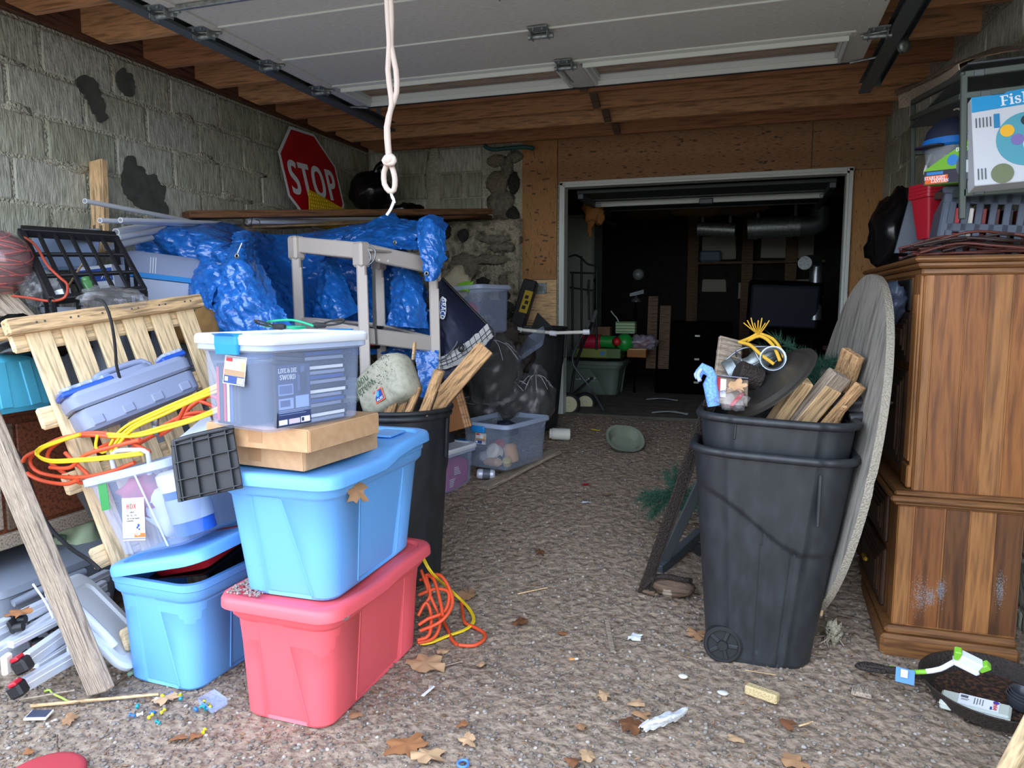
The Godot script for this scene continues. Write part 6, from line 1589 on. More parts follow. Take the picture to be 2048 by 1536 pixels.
	part(t, "shell", Shape.new().loft([rrect(0.10, 0.08, 0.035, -0.06, 6), rrect(0.20, 0.16, 0.075, -0.04, 6), rrect(0.24, 0.20, 0.09, 0.02, 6), rrect(0.28, 0.24, 0.11, 0.025, 6), rrect(0.28, 0.24, 0.11, 0.035, 6), rrect(0.24, 0.2, 0.09, 0.03, 6), rrect(0.18, 0.15, 0.07, -0.03, 6)], true, true, true, [2, 3, 4, 5]), plain("77806f", 0.6))

	# ---- far black can and what leans there
	t = thing("waste_can", "black wheeled can beside the inner doorway, white pipe frame across its top", "waste can", v(-1.62, 0.41, -5.48))
	round_can(t, 0.20, 0.27, 0.80, M.black_plastic)
	t = single("plastic_cover", "clear plastic lid propped against the far black can", "lid", Shape.new().loft([rrect(0.30, 0.22, 0.03, 0), rrect(0.32, 0.24, 0.03, 0.03), rrect(0.32, 0.24, 0.03, 0.035), rrect(0.27, 0.19, 0.03, 0.03)], true, true, true, [1, 2]), M.frost, v(-1.538,1.066,-5.12), v(28, 10, 38))
	t = thing("pipe_frame", "white plastic pipe with three joints lying across the far black can", "pipe")
	part(t, "tube", rod(v(-1.688,1.202,-5.2), v(-1.37,1.176,-5.2), 0.013, 12), M.off_white)
	part(t, "tube", rod(v(-1.37,1.176,-5.2), v(-1.117,1.185,-5.25), 0.013, 12), M.off_white)
	for p in [[v(-1.673,1.202,-5.2), v(-1.621,1.195,-5.2)], [v(-1.4,1.176,-5.2), v(-1.351,1.172,-5.2)], [v(-1.16,1.184,-5.24), v(-1.114,1.185,-5.25)]]: part(t, "joint", rod(p[0], p[1], 0.02, 14), M.pvc)
	t = thing("level_case", "long black case with a yellow label leaning on the back wall corner", "case")
	along(t, v(-1.833,1.142,-5.7), v(-1.733,1.565,-5.82), v(0, 0, 1))
	part(t, "body", box(v(0.48, 0.08, 0.12), 0.01), M.black)
	part(t, "label", box(v(0.19, 0.082, 0.07), 0.002, v(0.05, 0.001, 0.02)), plain("b59a20", 0.6))
	for k in 3: part(t, "print", box(v(0.03, 0.084, 0.03), 0.001, v(0.0 + k * 0.045, 0.001, 0.015 + 0.012 * (k % 2))), M.ink)
	single("black_sheet", "black plastic sheet standing folded behind the far black can", "sheet", Shape.new().prism(PackedVector2Array([Vector2(-0.12, -0.12), Vector2(0.16, -0.14), Vector2(0.17, -0.06), Vector2(-0.02, 0.12)]), -0.01, 0.01), M.black, v(-1.625,1.197,-5.72), v(0, 0, 0))
	t = thing("outlet_cover", "square metal outlet cover on the pale plywood by the doorway", "outlet", v(-1.697, 1.519, -6.006))
	part(t, "plate", box(v(0.095, 0.095, 0.006), 0.003), M.galvanised)
	part(t, "socket", box(v(0.03, 0.045, 0.004), 0.004, v(0, 0, 0.004)), plain("6c7a72", 0.5))
	for sx: float in [-1, 1]:
		for sy: float in [-1, 1]: part(t, "screw", Shape.new().lathe([Vector2(0.004, 0), Vector2(0.004, 0.002), Vector2(0, 0.002)], 8), M.dark_metal, v(sx * 0.04, sy * 0.04, 0.003), v(90, 0, 0))
	# cords at the foot of the round can
	t = thing("extension_cord", "orange extension cord in a tangle on the dirt beside the red tote", "cord")
	cords(t, "coil", [
		[v(-1.31,.252,-2.75), v(-1.242,.158,-2.7), v(-1.184,.084,-2.66), v(-1.185,.034,-2.6), v(-1.235,.028,-2.55)],
		[v(-1.316,.207,-2.75), v(-1.226,.236,-2.76), v(-1.143,.16,-2.7), v(-1.155,.105,-2.62), v(-1.238,.064,-2.58)],
		[v(-1.298,.162,-2.7), v(-1.232,.189,-2.72), v(-1.17,.181,-2.72), v(-1.161,.126,-2.66), v(-1.213,.11,-2.6), v(-1.242,.089,-2.58)],
		[v(-1.27,.126,-2.66), v(-1.246,.168,-2.7), v(-1.287,.233,-2.75), v(-1.245,.219,-2.74), v(-1.192,.161,-2.68), v(-1.157,.118,-2.63)],
		[v(-1.265,.107,-2.62), v(-1.247,.151,-2.66), v(-1.215,.109,-2.64), v(-1.193,.058,-2.57), v(-1.233,.039,-2.55)],
		[v(-1.241,.038,-2.789), v(-1.173,.022,-2.713), v(-1.119,.016,-2.637), v(-1.087,.015,-2.61)], [v(-1.078,.015,-2.608), v(-1.023,.015,-2.62), v(-.997,.018,-2.664), v(-1.006,.022,-2.719), v(-1.065,.025,-2.758), v(-1.122,.027,-2.785), v(-1.173,.035,-2.883), v(-1.215,.047,-2.969)]], 0.0075, M.orange)
	t = thing("extension_cord", "yellow cord looping over the orange tangle beside the red tote", "cord")
	for dx in [0.0, 0.008]: cords(t, "strand", [[v(-1.305,.323,-2.74) + v(dx, 0, 0), v(-1.25,.259,-2.72) + v(dx, 0, 0), v(-1.247,.082,-2.946) + v(dx, 0, 0), v(-1.157,.04,-2.904) + v(dx, 0, 0), v(-1.096,.03,-2.812) + v(dx, 0, 0), v(-1.101,.024,-2.733) + v(dx, 0, 0), v(-1.16,.019,-2.657) + v(dx, 0, 0.006), v(-1.199,.015,-2.592) + v(dx, 0, 0), v(-1.234,.013,-2.569) + v(dx, 0, 0)]], 0.0045, M.yellow)

# ---------------------------------------------------------------- right side
func cart_can_ring(w: float, d: float, r: float, y: float, h: float, panel: bool) -> PackedVector3Array:
	var out := PackedVector3Array()
	for k in 4:
		var sx := 1.0 if k in [0, 3] else -1.0
		var sz := 1.0 if k < 2 else -1.0
		var a0 := Vector3.ZERO
		for i in 9:
			var a := PI / 2 * (k + i / 8.0)
			a0 = Vector3(sx * (w / 2 - r) + cos(a) * r, y, sz * (d / 2 - r) + sin(a) * r)
			out.append(a0)
		if k == 0:
			for i in 40:
				var x := lerpf(w / 2 - r, -(w / 2 - r), (i + 1) / 41.0)
				out.append(Vector3(x, y, d / 2 + 0.012 * (1 - pow(2 * x / w, 2))))
	if panel:
		for k in out.size():
			var p := out[k]
			if p.z < d * 0.1: continue
			var u := p.x / w
			var edge := h * lerpf(0.80, 0.55, smoothstep(-0.5, 0.32, u))
			var cut := smoothstep(edge + 0.004, edge - 0.004, y) * 0.015
			# two upright grooves below the shoulder line
			if y < edge - 0.01:
				for g in [[0.0, 0.012], [0.22, 0.012]]:
					if absf(u - lerpf(g[0] - 0.02, g[0], y / h)) < g[1]: cut += 0.007
			out[k].z -= cut
	return out

func wheeled_can(o: Node3D, w0: Vector2, w1: Vector2, h: float, y0: float, panel: bool) -> void:
	var rings := [cart_can_ring(w0.x - 0.04, w0.y - 0.04, 0.08, y0, h, false), cart_can_ring(w0.x, w0.y, 0.09, y0 + 0.02, h, panel)]
	var n := 64
	for k in range(1, n + 1):
		var t := float(k) / n
		var s := w0.lerp(w1, t)
		rings.append(cart_can_ring(s.x, s.y, lerpf(0.09, 0.12, t), y0 + 0.02 + (h - 0.06) * t, h, panel))
	var inner := w1 - Vector2(0.03, 0.03)
	rings.append(cart_can_ring(inner.x, inner.y, 0.11, y0 + h - 0.04, h, false))
	rings.append(cart_can_ring(w0.x - 0.03, w0.y - 0.03, 0.08, y0 + 0.06, h, false))
	part(o, "body", Shape.new().loft(rings, true, true, true, [1, n + 1, n + 2]), M.black_plastic)
	var rim := []
	for p in cart_can_ring(w1.x + 0.012, w1.y + 0.012, 0.125, y0 + h - 0.025, h, false): rim.append(p)
	part(o, "rim", Shape.new().tube(rim, 0.016, 8, true), M.black_plastic)

func right_side() -> void:
	var t: Node3D
	# ---- two nested wheeled cans
	t = thing("wheeled_can", "large black wheeled rubbish can in the right foreground, a second can nested in it", "rubbish can", v(0.075, 0.012, -3.0), v(0, -2, -2.0))
	wheeled_can(t, Vector2(0.39, 0.40), Vector2(0.565, 0.55), 0.86, 0.0, true)
	var wh := part(t, "wheel", Shape.new().lathe([Vector2(0.02, -0.025), Vector2(0.066, -0.025), Vector2(0.073, -0.018), Vector2(0.073, 0.018), Vector2(0.066, 0.025), Vector2(0.06, 0.025), Vector2(0.055, 0.015), Vector2(0.02, 0.015), Vector2(0.018, 0.028), Vector2(0, 0.028)], 30, [1, 3, 4, 5, 6, 7, 8]), M.rubber, v(-0.125, 0.066, 0.188), v(90, 0, 0))
	for k in 5:
		var a := TAU * k / 5
		part(wh, "spoke", bar(v(cos(a) * 0.018, 0.017, sin(a) * 0.018), v(cos(a) * 0.058, 0.017, sin(a) * 0.058), 0.016, 0.01), M.black_plastic)
	part(t, "rib", bar(v(0.17, 0.60, 0.272), v(0.165, 0.79, 0.275), 0.012, 0.010, Vector3.BACK), M.black_plastic)
	t = thing("wheeled_can", "black can nested inside the front one, heaped with wood and scrap", "rubbish can", v(0.083, 0.075, -3.015), v(0, -2, -2.0))
	wheeled_can(t, Vector2(0.37, 0.38), Vector2(0.545, 0.53), 0.90, 0.02, false)
	part(t, "rib", bar(v(-0.14, 0.82, 0.268), v(-0.138, 0.90, 0.272), 0.010, 0.010, Vector3.BACK), M.black_plastic)
	part(t, "handle", Shape.new().tube(curve([v(0.26, 0.9, 0.06), v(0.34, 0.92, 0.04), v(0.38, 0.93, -0.08), v(0.33, 0.92, -0.2), v(0.26, 0.9, -0.2)], 0.03), 0.022, 8), M.black_plastic)
	# its load
	t = thing("round_tray", "dark round metal tray standing tilted in the nested can", "tray")
	framed(t, v(.077,1.1,-2.98), v(.186,1.215,-3.05), v(.096,1.054,-2.8))
	part(t, "disc", Shape.new().lathe([Vector2(0, 0), Vector2(0.16, 0.0), Vector2(0.18, 0.012), Vector2(0.20, 0.014), Vector2(0.20, 0.02), Vector2(0.178, 0.02), Vector2(0.158, 0.008), Vector2(0, 0.008)], 48, [1, 2, 3, 4, 5, 6]), plain("4b4843", 0.35, 0.5), Vector3.ZERO, v(90, 0, 0))
	for q in [["weathered plank with fresh cut edge, largest wood piece in the front can", v(.122,.947,-2.84), v(.33,1.134,-2.95), 0.085, 0.05, "w"], ["yellowish wood block low in the front can, left of the large plank", v(.068,.984,-2.83), v(.205,1.112,-2.9), 0.06, 0.05, "y"], ["narrow split strip under the large plank in the front can", v(.227,.95,-2.86), v(.403,1.095,-2.95), 0.035, 0.035, "s"], ["notched wood offcut standing highest in the front can", v(.309,.987,-3.02), v(.388,1.207,-3.08), 0.035, 0.10, "s"], ["wood end leaning behind the large plank in the front can", v(.214,.991,-2.96), v(.321,1.135,-3), 0.05, 0.05, "s"], ["pale splintered board beside the round tray in the front can", v(.051,.967,-2.87), v(.194,1.101,-2.93), 0.06, 0.02, "y"], ["short pale strip at the right rim of the front can", v(.303,.999,-2.83), v(.341,1.027,-2.85), 0.02, 0.012, "s"]]:
		plank("scrap_wood", q[0], "scrap wood", q[1] + v(0, -0.12, -0.16), q[2], q[4], q[3], {"w": M.weathered, "y": M.pine, "s": M.split}[q[5]], v(-0.6, 0.5, 0.6))
		if q[5] == "w":
			var w: Node3D = get_child(get_child_count() - 1)
			part(w, "cut_edge", box(v(0.26, 0.084, 0.006), 0.002, v(0, 0.001, 0.026)), M.pine)
	t = single("rubber_glove", "blue rubber glove hanging over the left rim of the front can", "glove", Shape.new().loft(glove_rings([v(-.115,1.014,-2.8), v(-.124,1.055,-2.8), v(-.133,1.095,-2.81), v(-.127,1.125,-2.82), v(-.138,1.143,-2.82), v(-.16,1.152,-2.82), v(-.175,1.136,-2.82), v(-.177,1.114,-2.81)], [0.022, 0.026, 0.026, 0.018, 0.020, 0.022, 0.016, 0.01]), true, true, true), patterned(noise(0.03, 3, ["3f78c8", "6f9fe0", "8fb4ea"]), v(6, 6, 6), 0.6, M.bump_soft, 0.8))
	part(t, "finger", Shape.new().tube(curve([v(-.167,1.151,-2.81), v(-.177,1.129,-2.8), v(-.168,1.107,-2.79)], 0.006), 0.008, 7), plain("a9bede", 0.6))
	part(t, "finger", Shape.new().tube(curve([v(-.175,1.142,-2.82), v(-.187,1.131,-2.81), v(-.18,1.115,-2.8)], 0.006), 0.006, 7), plain("a9bede", 0.6))
	t = thing("carton", "red and white product carton jammed at the left of the front can", "box")
	framed(t, v(-.112,1.025,-2.8), v(-.004,1.013,-2.84), v(-.087,1.124,-2.84))
	part(t, "body", box(v(0.13, 0.10, 0.08), 0.002, v(0.06, 0.05, -0.04)), plain("8c7a66", 0.7))
	part(t, "red_edge", box(v(0.016, 0.10, 0.002), 0.0005, v(0.008, 0.05, 0.001)), M.red)
	part(t, "white_face", box(v(0.022, 0.07, 0.002), 0.0005, v(0.028, 0.06, 0.001)), M.white)
	part(t, "flap", box(v(0.10, 0.002, 0.06), 0.0005, v(0.06, 0.104, -0.01)), M.grey_case, Vector3.ZERO, v(8, 0, 0))
	single("clear_film", "crumpled clear film and tan paper in front of the red carton", "film", bag_mesh(v(0.05, 0.035, 0.03), 81, 0.8), M.film, v(-.047,1.042,-2.78))
	single("kraft_paper", "torn tan paper scrap on the clear film in the front can", "paper", leaf_shape(0.035, 83), M.cardboard, v(-.034,1.09,-2.82), v(60, 10, 20))
	single("red_strip", "red plastic strip along the foot of the round tray", "strip", bar(v(-.054,1.018,-2.79), v(-.013,1.066,-2.82), 0.022, 0.006), M.red)
	# grey box with an old lantern behind
	t = thing("open_box", "old open grey wooden box lying tilted behind the can load", "box")
	framed(t, v(-.104,1.056,-3.05), v(.013,1.024,-3.1), v(-.053,1.225,-3.15))
	part(t, "side", box(v(0.10, 0.24, 0.02), 0.003, v(0.02, 0.10, 0.0)), M.weathered)
	part(t, "side", box(v(0.02, 0.24, 0.16), 0.003, v(0.07, 0.10, -0.08)), M.weathered_dark)
	part(t, "end", box(v(0.24, 0.02, 0.16), 0.003, v(0.15, 0.215, -0.08)), M.weathered_dark)
	t = thing("lantern", "old wire caged metal lantern lying in the grey wooden box", "lantern", v(.009,1.153,-3.08), v(20, 20, -62))
	part(t, "tank", Shape.new().lathe([Vector2(0, -0.1), Vector2(0.055, -0.1), Vector2(0.06, -0.06), Vector2(0.035, -0.045), Vector2(0.03, 0.0), Vector2(0.045, 0.04), Vector2(0.03, 0.09), Vector2(0.02, 0.12), Vector2(0, 0.12)], 22, [1, 2, 3]), M.galvanised)
	for k in 4:
		var a := TAU * k / 4 + 0.4
		part(t, "guard_wire", Shape.new().tube(curve([v(cos(a) * 0.055, -0.08, sin(a) * 0.055), v(cos(a) * 0.07, 0.0, sin(a) * 0.07), v(cos(a) * 0.03, 0.1, sin(a) * 0.03)], 0.02), 0.004, 6), M.steel)
	for y: float in [-0.03, 0.03]: part(t, "guard_ring", Shape.new().tube(circle(0.068, y, 20), 0.004, 6, true), M.steel)
	t = single("metal_tin", "dull grey metal tin between lantern and round tray", "tin", Shape.new().lathe([Vector2(0, 0), Vector2(0.045, 0), Vector2(0.045, 0.09), Vector2(0.04, 0.095), Vector2(0, 0.095)], 20, [1, 2, 3]), M.iron, v(.044,1.097,-3), v(40, 0, 60))
	t = single("metal_pipe", "shiny duct pipe end behind the yellow rope", "pipe", Shape.new().lathe([Vector2(0.05, 0), Vector2(0.055, 0.04), Vector2(0.055, 0.09), Vector2(0.05, 0.12), Vector2(0.04, 0.12), Vector2(0.04, 0.0)], 22, [1, 2, 3]), M.steel, v(.096,1.148,-3.12), v(70, 30, 30))
	t = thing("rope", "frayed yellow rope knotted over the old grey wooden box", "rope")
	cords(t, "strand", [[v(-.037,1.241,-3.08), v(.006,1.231,-3.05), v(.045,1.198,-3.02), v(.097,1.161,-3)], [v(-.004,1.244,-3.1), v(.043,1.266,-3.08), v(.091,1.233,-3.05), v(.12,1.172,-3.02)], [v(.043,1.274,-3.1), v(.091,1.255,-3.08), v(.123,1.214,-3.05), v(.134,1.186,-3.03)], [v(-.033,1.241,-3.08), v(.005,1.257,-3.1), v(.043,1.282,-3.1)]], 0.007, M.twine)
	for k in 8:
		part(t, "frayed_end", Shape.new().tube(curve([v(.039,1.269,-3.1), (v(.034,1.298,-3.1) as Vector3) + v((k - 4) * 0.008, 0.0, 0.01 * (k % 3)), (v(.034,1.318,-3.1) as Vector3) + v((k - 4) * 0.014, 0.01 * (k % 3), 0.0)], 0.01), 0.0025, 5), M.twine)

	# ---- steel rails leaning left of the can
	t = single("angle_rail", "long rusty steel rail leaning from the ground to the front can", "rail", bar(v(-.426,.067,-3.248), v(-.137,1.016,-2.95), 0.045, 0.012, v(0.4, 0, 1)), M.iron)
	part(t, "flange", bar((v(-.426,.067,-3.248) as Vector3) + v(0.022, 0, -0.01), (v(-.137,1.016,-2.95) as Vector3) + v(0.022, 0, -0.01), 0.006, 0.04, v(0.4, 0, 1)), M.iron)
	t = thing("bed_frame", "dark folded steel frame leaning behind the front can at its left", "frame")
	part(t, "rail", bar(v(-.365,.121,-3.505), v(-.173,.619,-3.25), 0.05, 0.014, v(0.4, 0, 1)), M.dark_metal)
	part(t, "rail", bar(v(-.376,.105,-3.462), v(-.207,.206,-3.8), 0.04, 0.05), M.dark_metal)
	part(t, "caster", Shape.new().lathe([Vector2(0, -0.012), Vector2(0.03, -0.012), Vector2(0.03, 0.012), Vector2(0, 0.012)], 18, [1, 2]), M.rubber, v(-.203,.157,-3.68), v(90, 20, 0))
	t = thing("pulley_block", "old wooden pulley block lying on the dirt at the foot of the rusty rail", "pulley block", v(-.292,.113,-3.259), v(0, -8, 0))
	part(t, "body", boulder(v(0.10, 0.05, 0.06), 4.0, 10, 18, 0.15), M.weathered_dark)
	part(t, "strap", Shape.new().tube(curve([v(-0.12, -0.01, 0.04), v(-0.06, 0.05, 0.045), v(0.06, 0.05, 0.03), v(0.08, 0.04, 0.0)], 0.02), 0.012, 8), M.iron)
	part(t, "ring", Shape.new().tube(curve([v(-0.08, 0.03, 0.04), v(-0.13, 0.01, 0.03), v(-0.13, -0.03, 0.03), v(-0.07, -0.035, 0.04)], 0.015), 0.011, 8), M.weathered_dark)
	part(t, "end_face", box(v(0.07, 0.06, 0.07), 0.02, v(-0.01, -0.01, 0.025)), M.weathered)

	# ---- artificial pine behind the can
	for q in [["green artificial pine bough behind the front can load", v(.324,1.118,-3.7), 0.30, 0.16, 420], ["green artificial pine tip on the dirt behind the rusty rail", v(-.335,.422,-3.75), 0.20, 0.17, 330]]:
		t = thing("artificial_pine", q[0], "artificial tree", q[1])
		var sh := Shape.new()
		rng.seed = 40 + int(q[4])
		for k in 13:
			var d := v(rng.randf_range(-1, 1), rng.randf_range(-0.6, 0.6), rng.randf_range(-0.4, 0.4)).normalized()
			var tip: Vector3 = d * v(q[2], q[3], 0.12)
			part(t, "branch", Shape.new().tube([Vector3.ZERO, tip], 0.004, 5), M.needle)
			for i in int(q[4] / 2.0):
				var p: Vector3 = tip * rng.randf() + v(rng.randf_range(-1, 1), rng.randf_range(-1, 1), rng.randf_range(-1, 1)) * 0.012
				var e: Vector3 = p + (v(rng.randf_range(-1, 1), rng.randf_range(-1, 1), rng.randf_range(-1, 1)).normalized() + d * 0.5) * 0.04
				sh.flat()
				var s := (e - p).cross(Vector3.UP).normalized() * 0.0016
				sh.tri(p - s, e, p + s)
				sh.tri(p - v(0, 0.0016, 0), e, p + v(0, 0.0016, 0))
		part(t, "needles", sh, M.needle).set_meta("kind", "stuff")
	single("dark_cloth", "dark crumpled cloth at the right rim behind the front can", "cloth", bag_mesh(v(0.11, 0.035, 0.07), 91, 0.6), plain("2d2b2c", 0.7), v(.408,1.014,-3.05))

	# ---- round table top on edge against the cabinet
	t = thing("table_top", "large round grey table top standing on edge between can and cabinet", "table top", v(0.372, 0.79, -3.40), v(-9, -87, 0))
	var out := PackedVector2Array()
	for k in 120:
		var a := TAU * k / 120
		var r := 0.735
		if a > 6.24 or a < 0.03: r = 0.722
		r += 0.002 * fn.get_noise_1d(k * 3.0)
		out.append(Vector2(cos(a) * r, sin(a) * r))
	part(t, "board", Shape.new().prism(out, -0.014, 0.014), M.grey_wood)
	var ed := Shape.new()
	var ring0 := []
	for q in [[1.0012, -0.0135], [1.002, -0.010], [1.002, 0.010], [1.0012, 0.0135]]:
		var rr := PackedVector3Array()
		for p in out: rr.append(Vector3(p.x * q[0], p.y * q[0], q[1]))
		ring0.append(rr)
	ed.loft(ring0)
	part(t, "raw_edge", ed, M.grey_edge)
	t = thing("thin_board", "thin mossy plywood board standing between front can and round table top", "board")
	framed(t, v(.302,.184,-2.95), v(.405,.61,-3.25), v(.237,.36,-3.2))
	part(t, "panel", Shape.new().prism(PackedVector2Array([Vector2(0, 0), Vector2(0.40, -0.02), Vector2(0.62, 0.0), Vector2(0.68, 0.10), Vector2(0.60, 0.24), Vector2(0.0, 0.26)]), -0.005, 0.005), M.grey_wood)
	part(t, "pale_edge", bar(v(0.0, -0.004, 0), v(0.60, -0.004, 0), 0.012, 0.008), M.pine)
	for k in 14: part(t, "moss_clump", boulder(v(0.02, 0.012, 0.014), k * 2.0, 6, 9, 0.8), M.rubble, v(0.12 + k * 0.035 + rng.randf() * 0.02, -0.006 + rng.randf() * 0.02, 0.0))
	t = single("root_clump", "dry root clump hanging at the lowest point of the round table top", "roots", boulder(v(0.03, 0.05, 0.03), 5, 8, 10, 0.9), M.rubble, v(.366,.092,-3.039))
	for k in 9: part(t, "root", Shape.new().tube(curve([v(0, 0.03, 0), v(rng.randf_range(-0.03, 0.03), -0.02, rng.randf_range(-0.03, 0.03)), v(rng.randf_range(-0.07, 0.07), -0.05, rng.randf_range(-0.05, 0.06))], 0.02), 0.003, 5), M.weathered)

	# ---- tall walnut cabinet
	t = thing("walnut_cabinet", "tall worn walnut cabinet with water stained side at the right edge", "cabinet", v(0.0, 0.03, 0.0))
	part(t, "upper_case", box(v(0.38, 0.87, 1.27), 0.006, v(0.8075, 1.075, -3.715)), M.walnut)
	part(t, "lower_case", box(v(0.42, 0.56, 1.31), 0.006, v(0.7825, 0.36, -3.715)), M.walnut)
	var tm := Shape.new()
	for q in [[0.012, 1.485, 0.03], [0.026, 1.51, 0.025], [0.04, 1.53, 0.022]]:
		tm.box(v(0.807 - q[0] * 0.5, q[1], -3.715), v(0.38 + q[0], q[2], 1.27 + q[0] * 2), 0.008)
	part(t, "cornice", tm, M.walnut_across)
	var wm := Shape.new()
	for q in [[0.018, 0.642, 0.02], [0.032, 0.622, 0.024], [0.018, 0.604, 0.018]]:
		wm.box(v(0.782 - q[0] * 0.5, q[1], -3.715), v(0.42 + q[0], q[2], 1.31 + q[0] * 2), 0.007)
	part(t, "waist_molding", wm, M.walnut_across)
	var pl := Shape.new()
	pl.box(v(0.765, 0.035, -3.715), v(0.47, 0.10, 1.40), 0.012)
	pl.box(v(0.77, 0.098, -3.715), v(0.45, 0.035, 1.37), 0.012)
	part(t, "plinth", pl, M.walnut_across)
	# side panel boards of different figure
	for q in [[0.632, 0.03, 0], [0.70, 0.10, 1], [0.79, 0.075, 2], [0.865, 0.07, 0], [0.945, 0.08, 1]]:
		part(t, "side_board", box(v(q[1] - 0.0015, 0.83, 0.006), 0.0015, v(q[0] + 0.005, 1.063, -3.079)), [M.walnut, tinted(M.walnut, "f0e0ce"), tinted(M.walnut, "e6d4c2")][q[2]])
	for q in [[0.60, 0.05, 0], [0.68, 0.10, 1], [0.775, 0.08, 2], [0.86, 0.085, 0], [0.945, 0.085, 2]]:
		part(t, "side_board", box(v(q[1] - 0.0015, 0.47, 0.006), 0.0015, v(q[0], 0.355, -3.059)), [M.walnut, tinted(M.walnut, "d2bfae"), tinted(M.walnut, "a79c94")][q[2]])
	for q in [[0.665, 0.24, 0.030, 0.085], [0.735, 0.27, 0.016, 0.055], [0.70, 0.24, 0.02, 0.04], [0.93, 0.30, 0.018, 0.07]]:
		var sp := Shape.new()
		for k in 420:
			var p := Vector2(rng.randfn(0, 0.42), rng.randfn(0, 0.42)) * Vector2(q[2], q[3])
			sp.box(v(q[0] + p.x, q[1] + p.y, -3.0562), v(rng.randf_range(0.0006, 0.0016), rng.randf_range(0.0008, 0.003), 0.0006), 0)
		part(t, "mildew_stain", sp, plain("8f959c", 0.9)).set_meta("kind", "stuff")
	# corner pilaster with flutes
	part(t, "pilaster", box(v(0.012, 0.82, 0.10), 0.003, v(0.613, 1.07, -3.14)), M.walnut)
	for k in 4: part(t, "flute", rod(v(0.606, 0.76, -3.105 - k * 0.022), v(0.606, 1.40, -3.105 - k * 0.022), 0.006, 8), M.walnut)
	part(t, "pilaster_foot", box(v(0.022, 0.09, 0.105), 0.006, v(0.609, 0.70, -3.14)), M.walnut)
	# drawer fronts on the long face
	for col in 2:
		var zc := -3.47 - col * 0.54
		for q in [[1.23, 0.20, 0.618], [0.90, 0.40, 0.618], [0.49, 0.20, 0.573], [0.24, 0.24, 0.573]]:
			var dw := part(t, "drawer", box(v(0.02, q[1], 0.50), 0.006, v(q[2] - 0.008, q[0], zc)), M.walnut_dark)
			for k in 3: part(dw, "raised_panel", box(v(0.012, q[1] - 0.05 - k * 0.04, 0.44 - k * 0.04), 0.006, v(q[2] - 0.016 - k * 0.006, q[0], zc)), M.walnut_dark)
			part(dw, "drawer_pull", box(v(0.02, 0.02, 0.07), 0.006, v(q[2] - 0.046, q[0], zc)), M.brass)
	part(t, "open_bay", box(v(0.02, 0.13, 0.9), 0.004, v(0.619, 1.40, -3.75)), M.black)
	single("grey_bag", "crumpled blue-grey plastic bag in the open top bay of the walnut cabinet", "bag", bag_mesh(v(0.05, 0.075, 0.13), 95, 0.6), plain("4a5568", 0.4), v(0.575, 1.40, -3.42))

	# ---- on the cabinet: wire, crate, bins
	t = thing("wire_coil", "heap of twisted red-brown wire along the top of the walnut cabinet", "wire")
	for k in 60:
		var z := rng.randf_range(-3.6, -3.1)
		var x0 := rng.randf_range(0.58, 0.72)
		var y := 1.585 + rng.randf_range(0.0, 0.055)
		part(t, "strand", Shape.new().tube(curve([v(x0, y - 0.01, z), v(x0 + 0.12, y + rng.randf_range(-0.01, 0.025), z + rng.randf_range(-0.04, 0.04)), v(x0 + 0.24, y + rng.randf_range(-0.01, 0.03), z + rng.randf_range(-0.05, 0.05)), v(x0 + 0.33, y, z + rng.randf_range(-0.04, 0.04))], 0.025), 0.0055, 6), plain("5a2e26", 0.5) if k % 3 else plain("2e1f1d", 0.5))
	t = single("yellow_strap", "yellow flat strap lying on the wire heap below the red bins", "strap", Shape.new().sheet(quilt([[v(.655,1.617,-3.5), v(.695,1.637,-3.5), v(.762,1.637,-3.4)], [v(.657,1.602,-3.45), v(.705,1.617,-3.45), v(.751,1.621,-3.35)]], 20, 4, 0.006, 8), 0.004), M.yellow)
	t = thing("slotted_basket", "grey plastic basket with slots, tipped on its side on the walnut cabinet", "basket")
	framed(t, v(.688,1.577,-3.18), v(.958,1.556,-3.16), v(.728,1.815,-3.24))
	for q in [[0.01, 0.02], [0.115, 0.035], [0.235, 0.05]]: part(t, "rail", box(v(0.42, q[1], 0.012), 0.004, v(0.20, q[0], 0)), plain("4c5563", 0.5))
	var gm := plain("4c5563", 0.5)
	for k in 9:
		part(t, "slat", bar(v(0.012 + k * 0.045, 0.0, 0), v(0.012 + k * 0.045 + 0.012, 0.25, 0), 0.012, 0.024, Vector3.RIGHT, 0.003), gm)
	part(t, "side_wall", box(v(0.03, 0.27, 0.25), 0.008, v(-0.012, 0.125, -0.12)), gm, Vector3.ZERO, v(0, 0, -4))
	part(t, "rim_lip", box(v(0.44, 0.03, 0.03), 0.008, v(0.2, 0.262, 0.006)), gm)
	part(t, "back_wall", box(v(0.42, 0.25, 0.008), 0.003, v(0.2, 0.125, -0.24)), gm)
	var bt := t.transform
	for k in 9:
		var c := single("tape_case", ["red video tape case at the left end inside the slotted basket", "white video tape case, second from the left in the slotted basket", "red and black video tape case, third from the left in the slotted basket", "dark red video tape case, fourth from the left in the slotted basket", "black video tape case in the middle of the slotted basket", "brown-red video tape case right of the middle in the slotted basket", "dark video tape case, third from the right in the slotted basket", "red video tape case, second from the right in the slotted basket", "pale video tape case at the right end of the slotted basket"][k], "video tape", box(v(0.028, 0.19, 0.11), 0.003), [M.red, M.off_white, plain("7c2226", 0.5), plain("4c1418", 0.5), M.black, plain("6d2b22", 0.5), M.ink, plain("8a1c22", 0.5), M.paper][k], bt * v(0.035 + k * 0.043, 0.115, -0.075), v(0, 0, -3))
		part(c, "spine_print", box(v(0.012, 0.05, 0.001), 0, v(0, -0.05, 0.0555)), M.paper if k % 2 else M.ink)
	# red nested bins inside a grey tub
	var at := v(.747,1.677,-3.65)
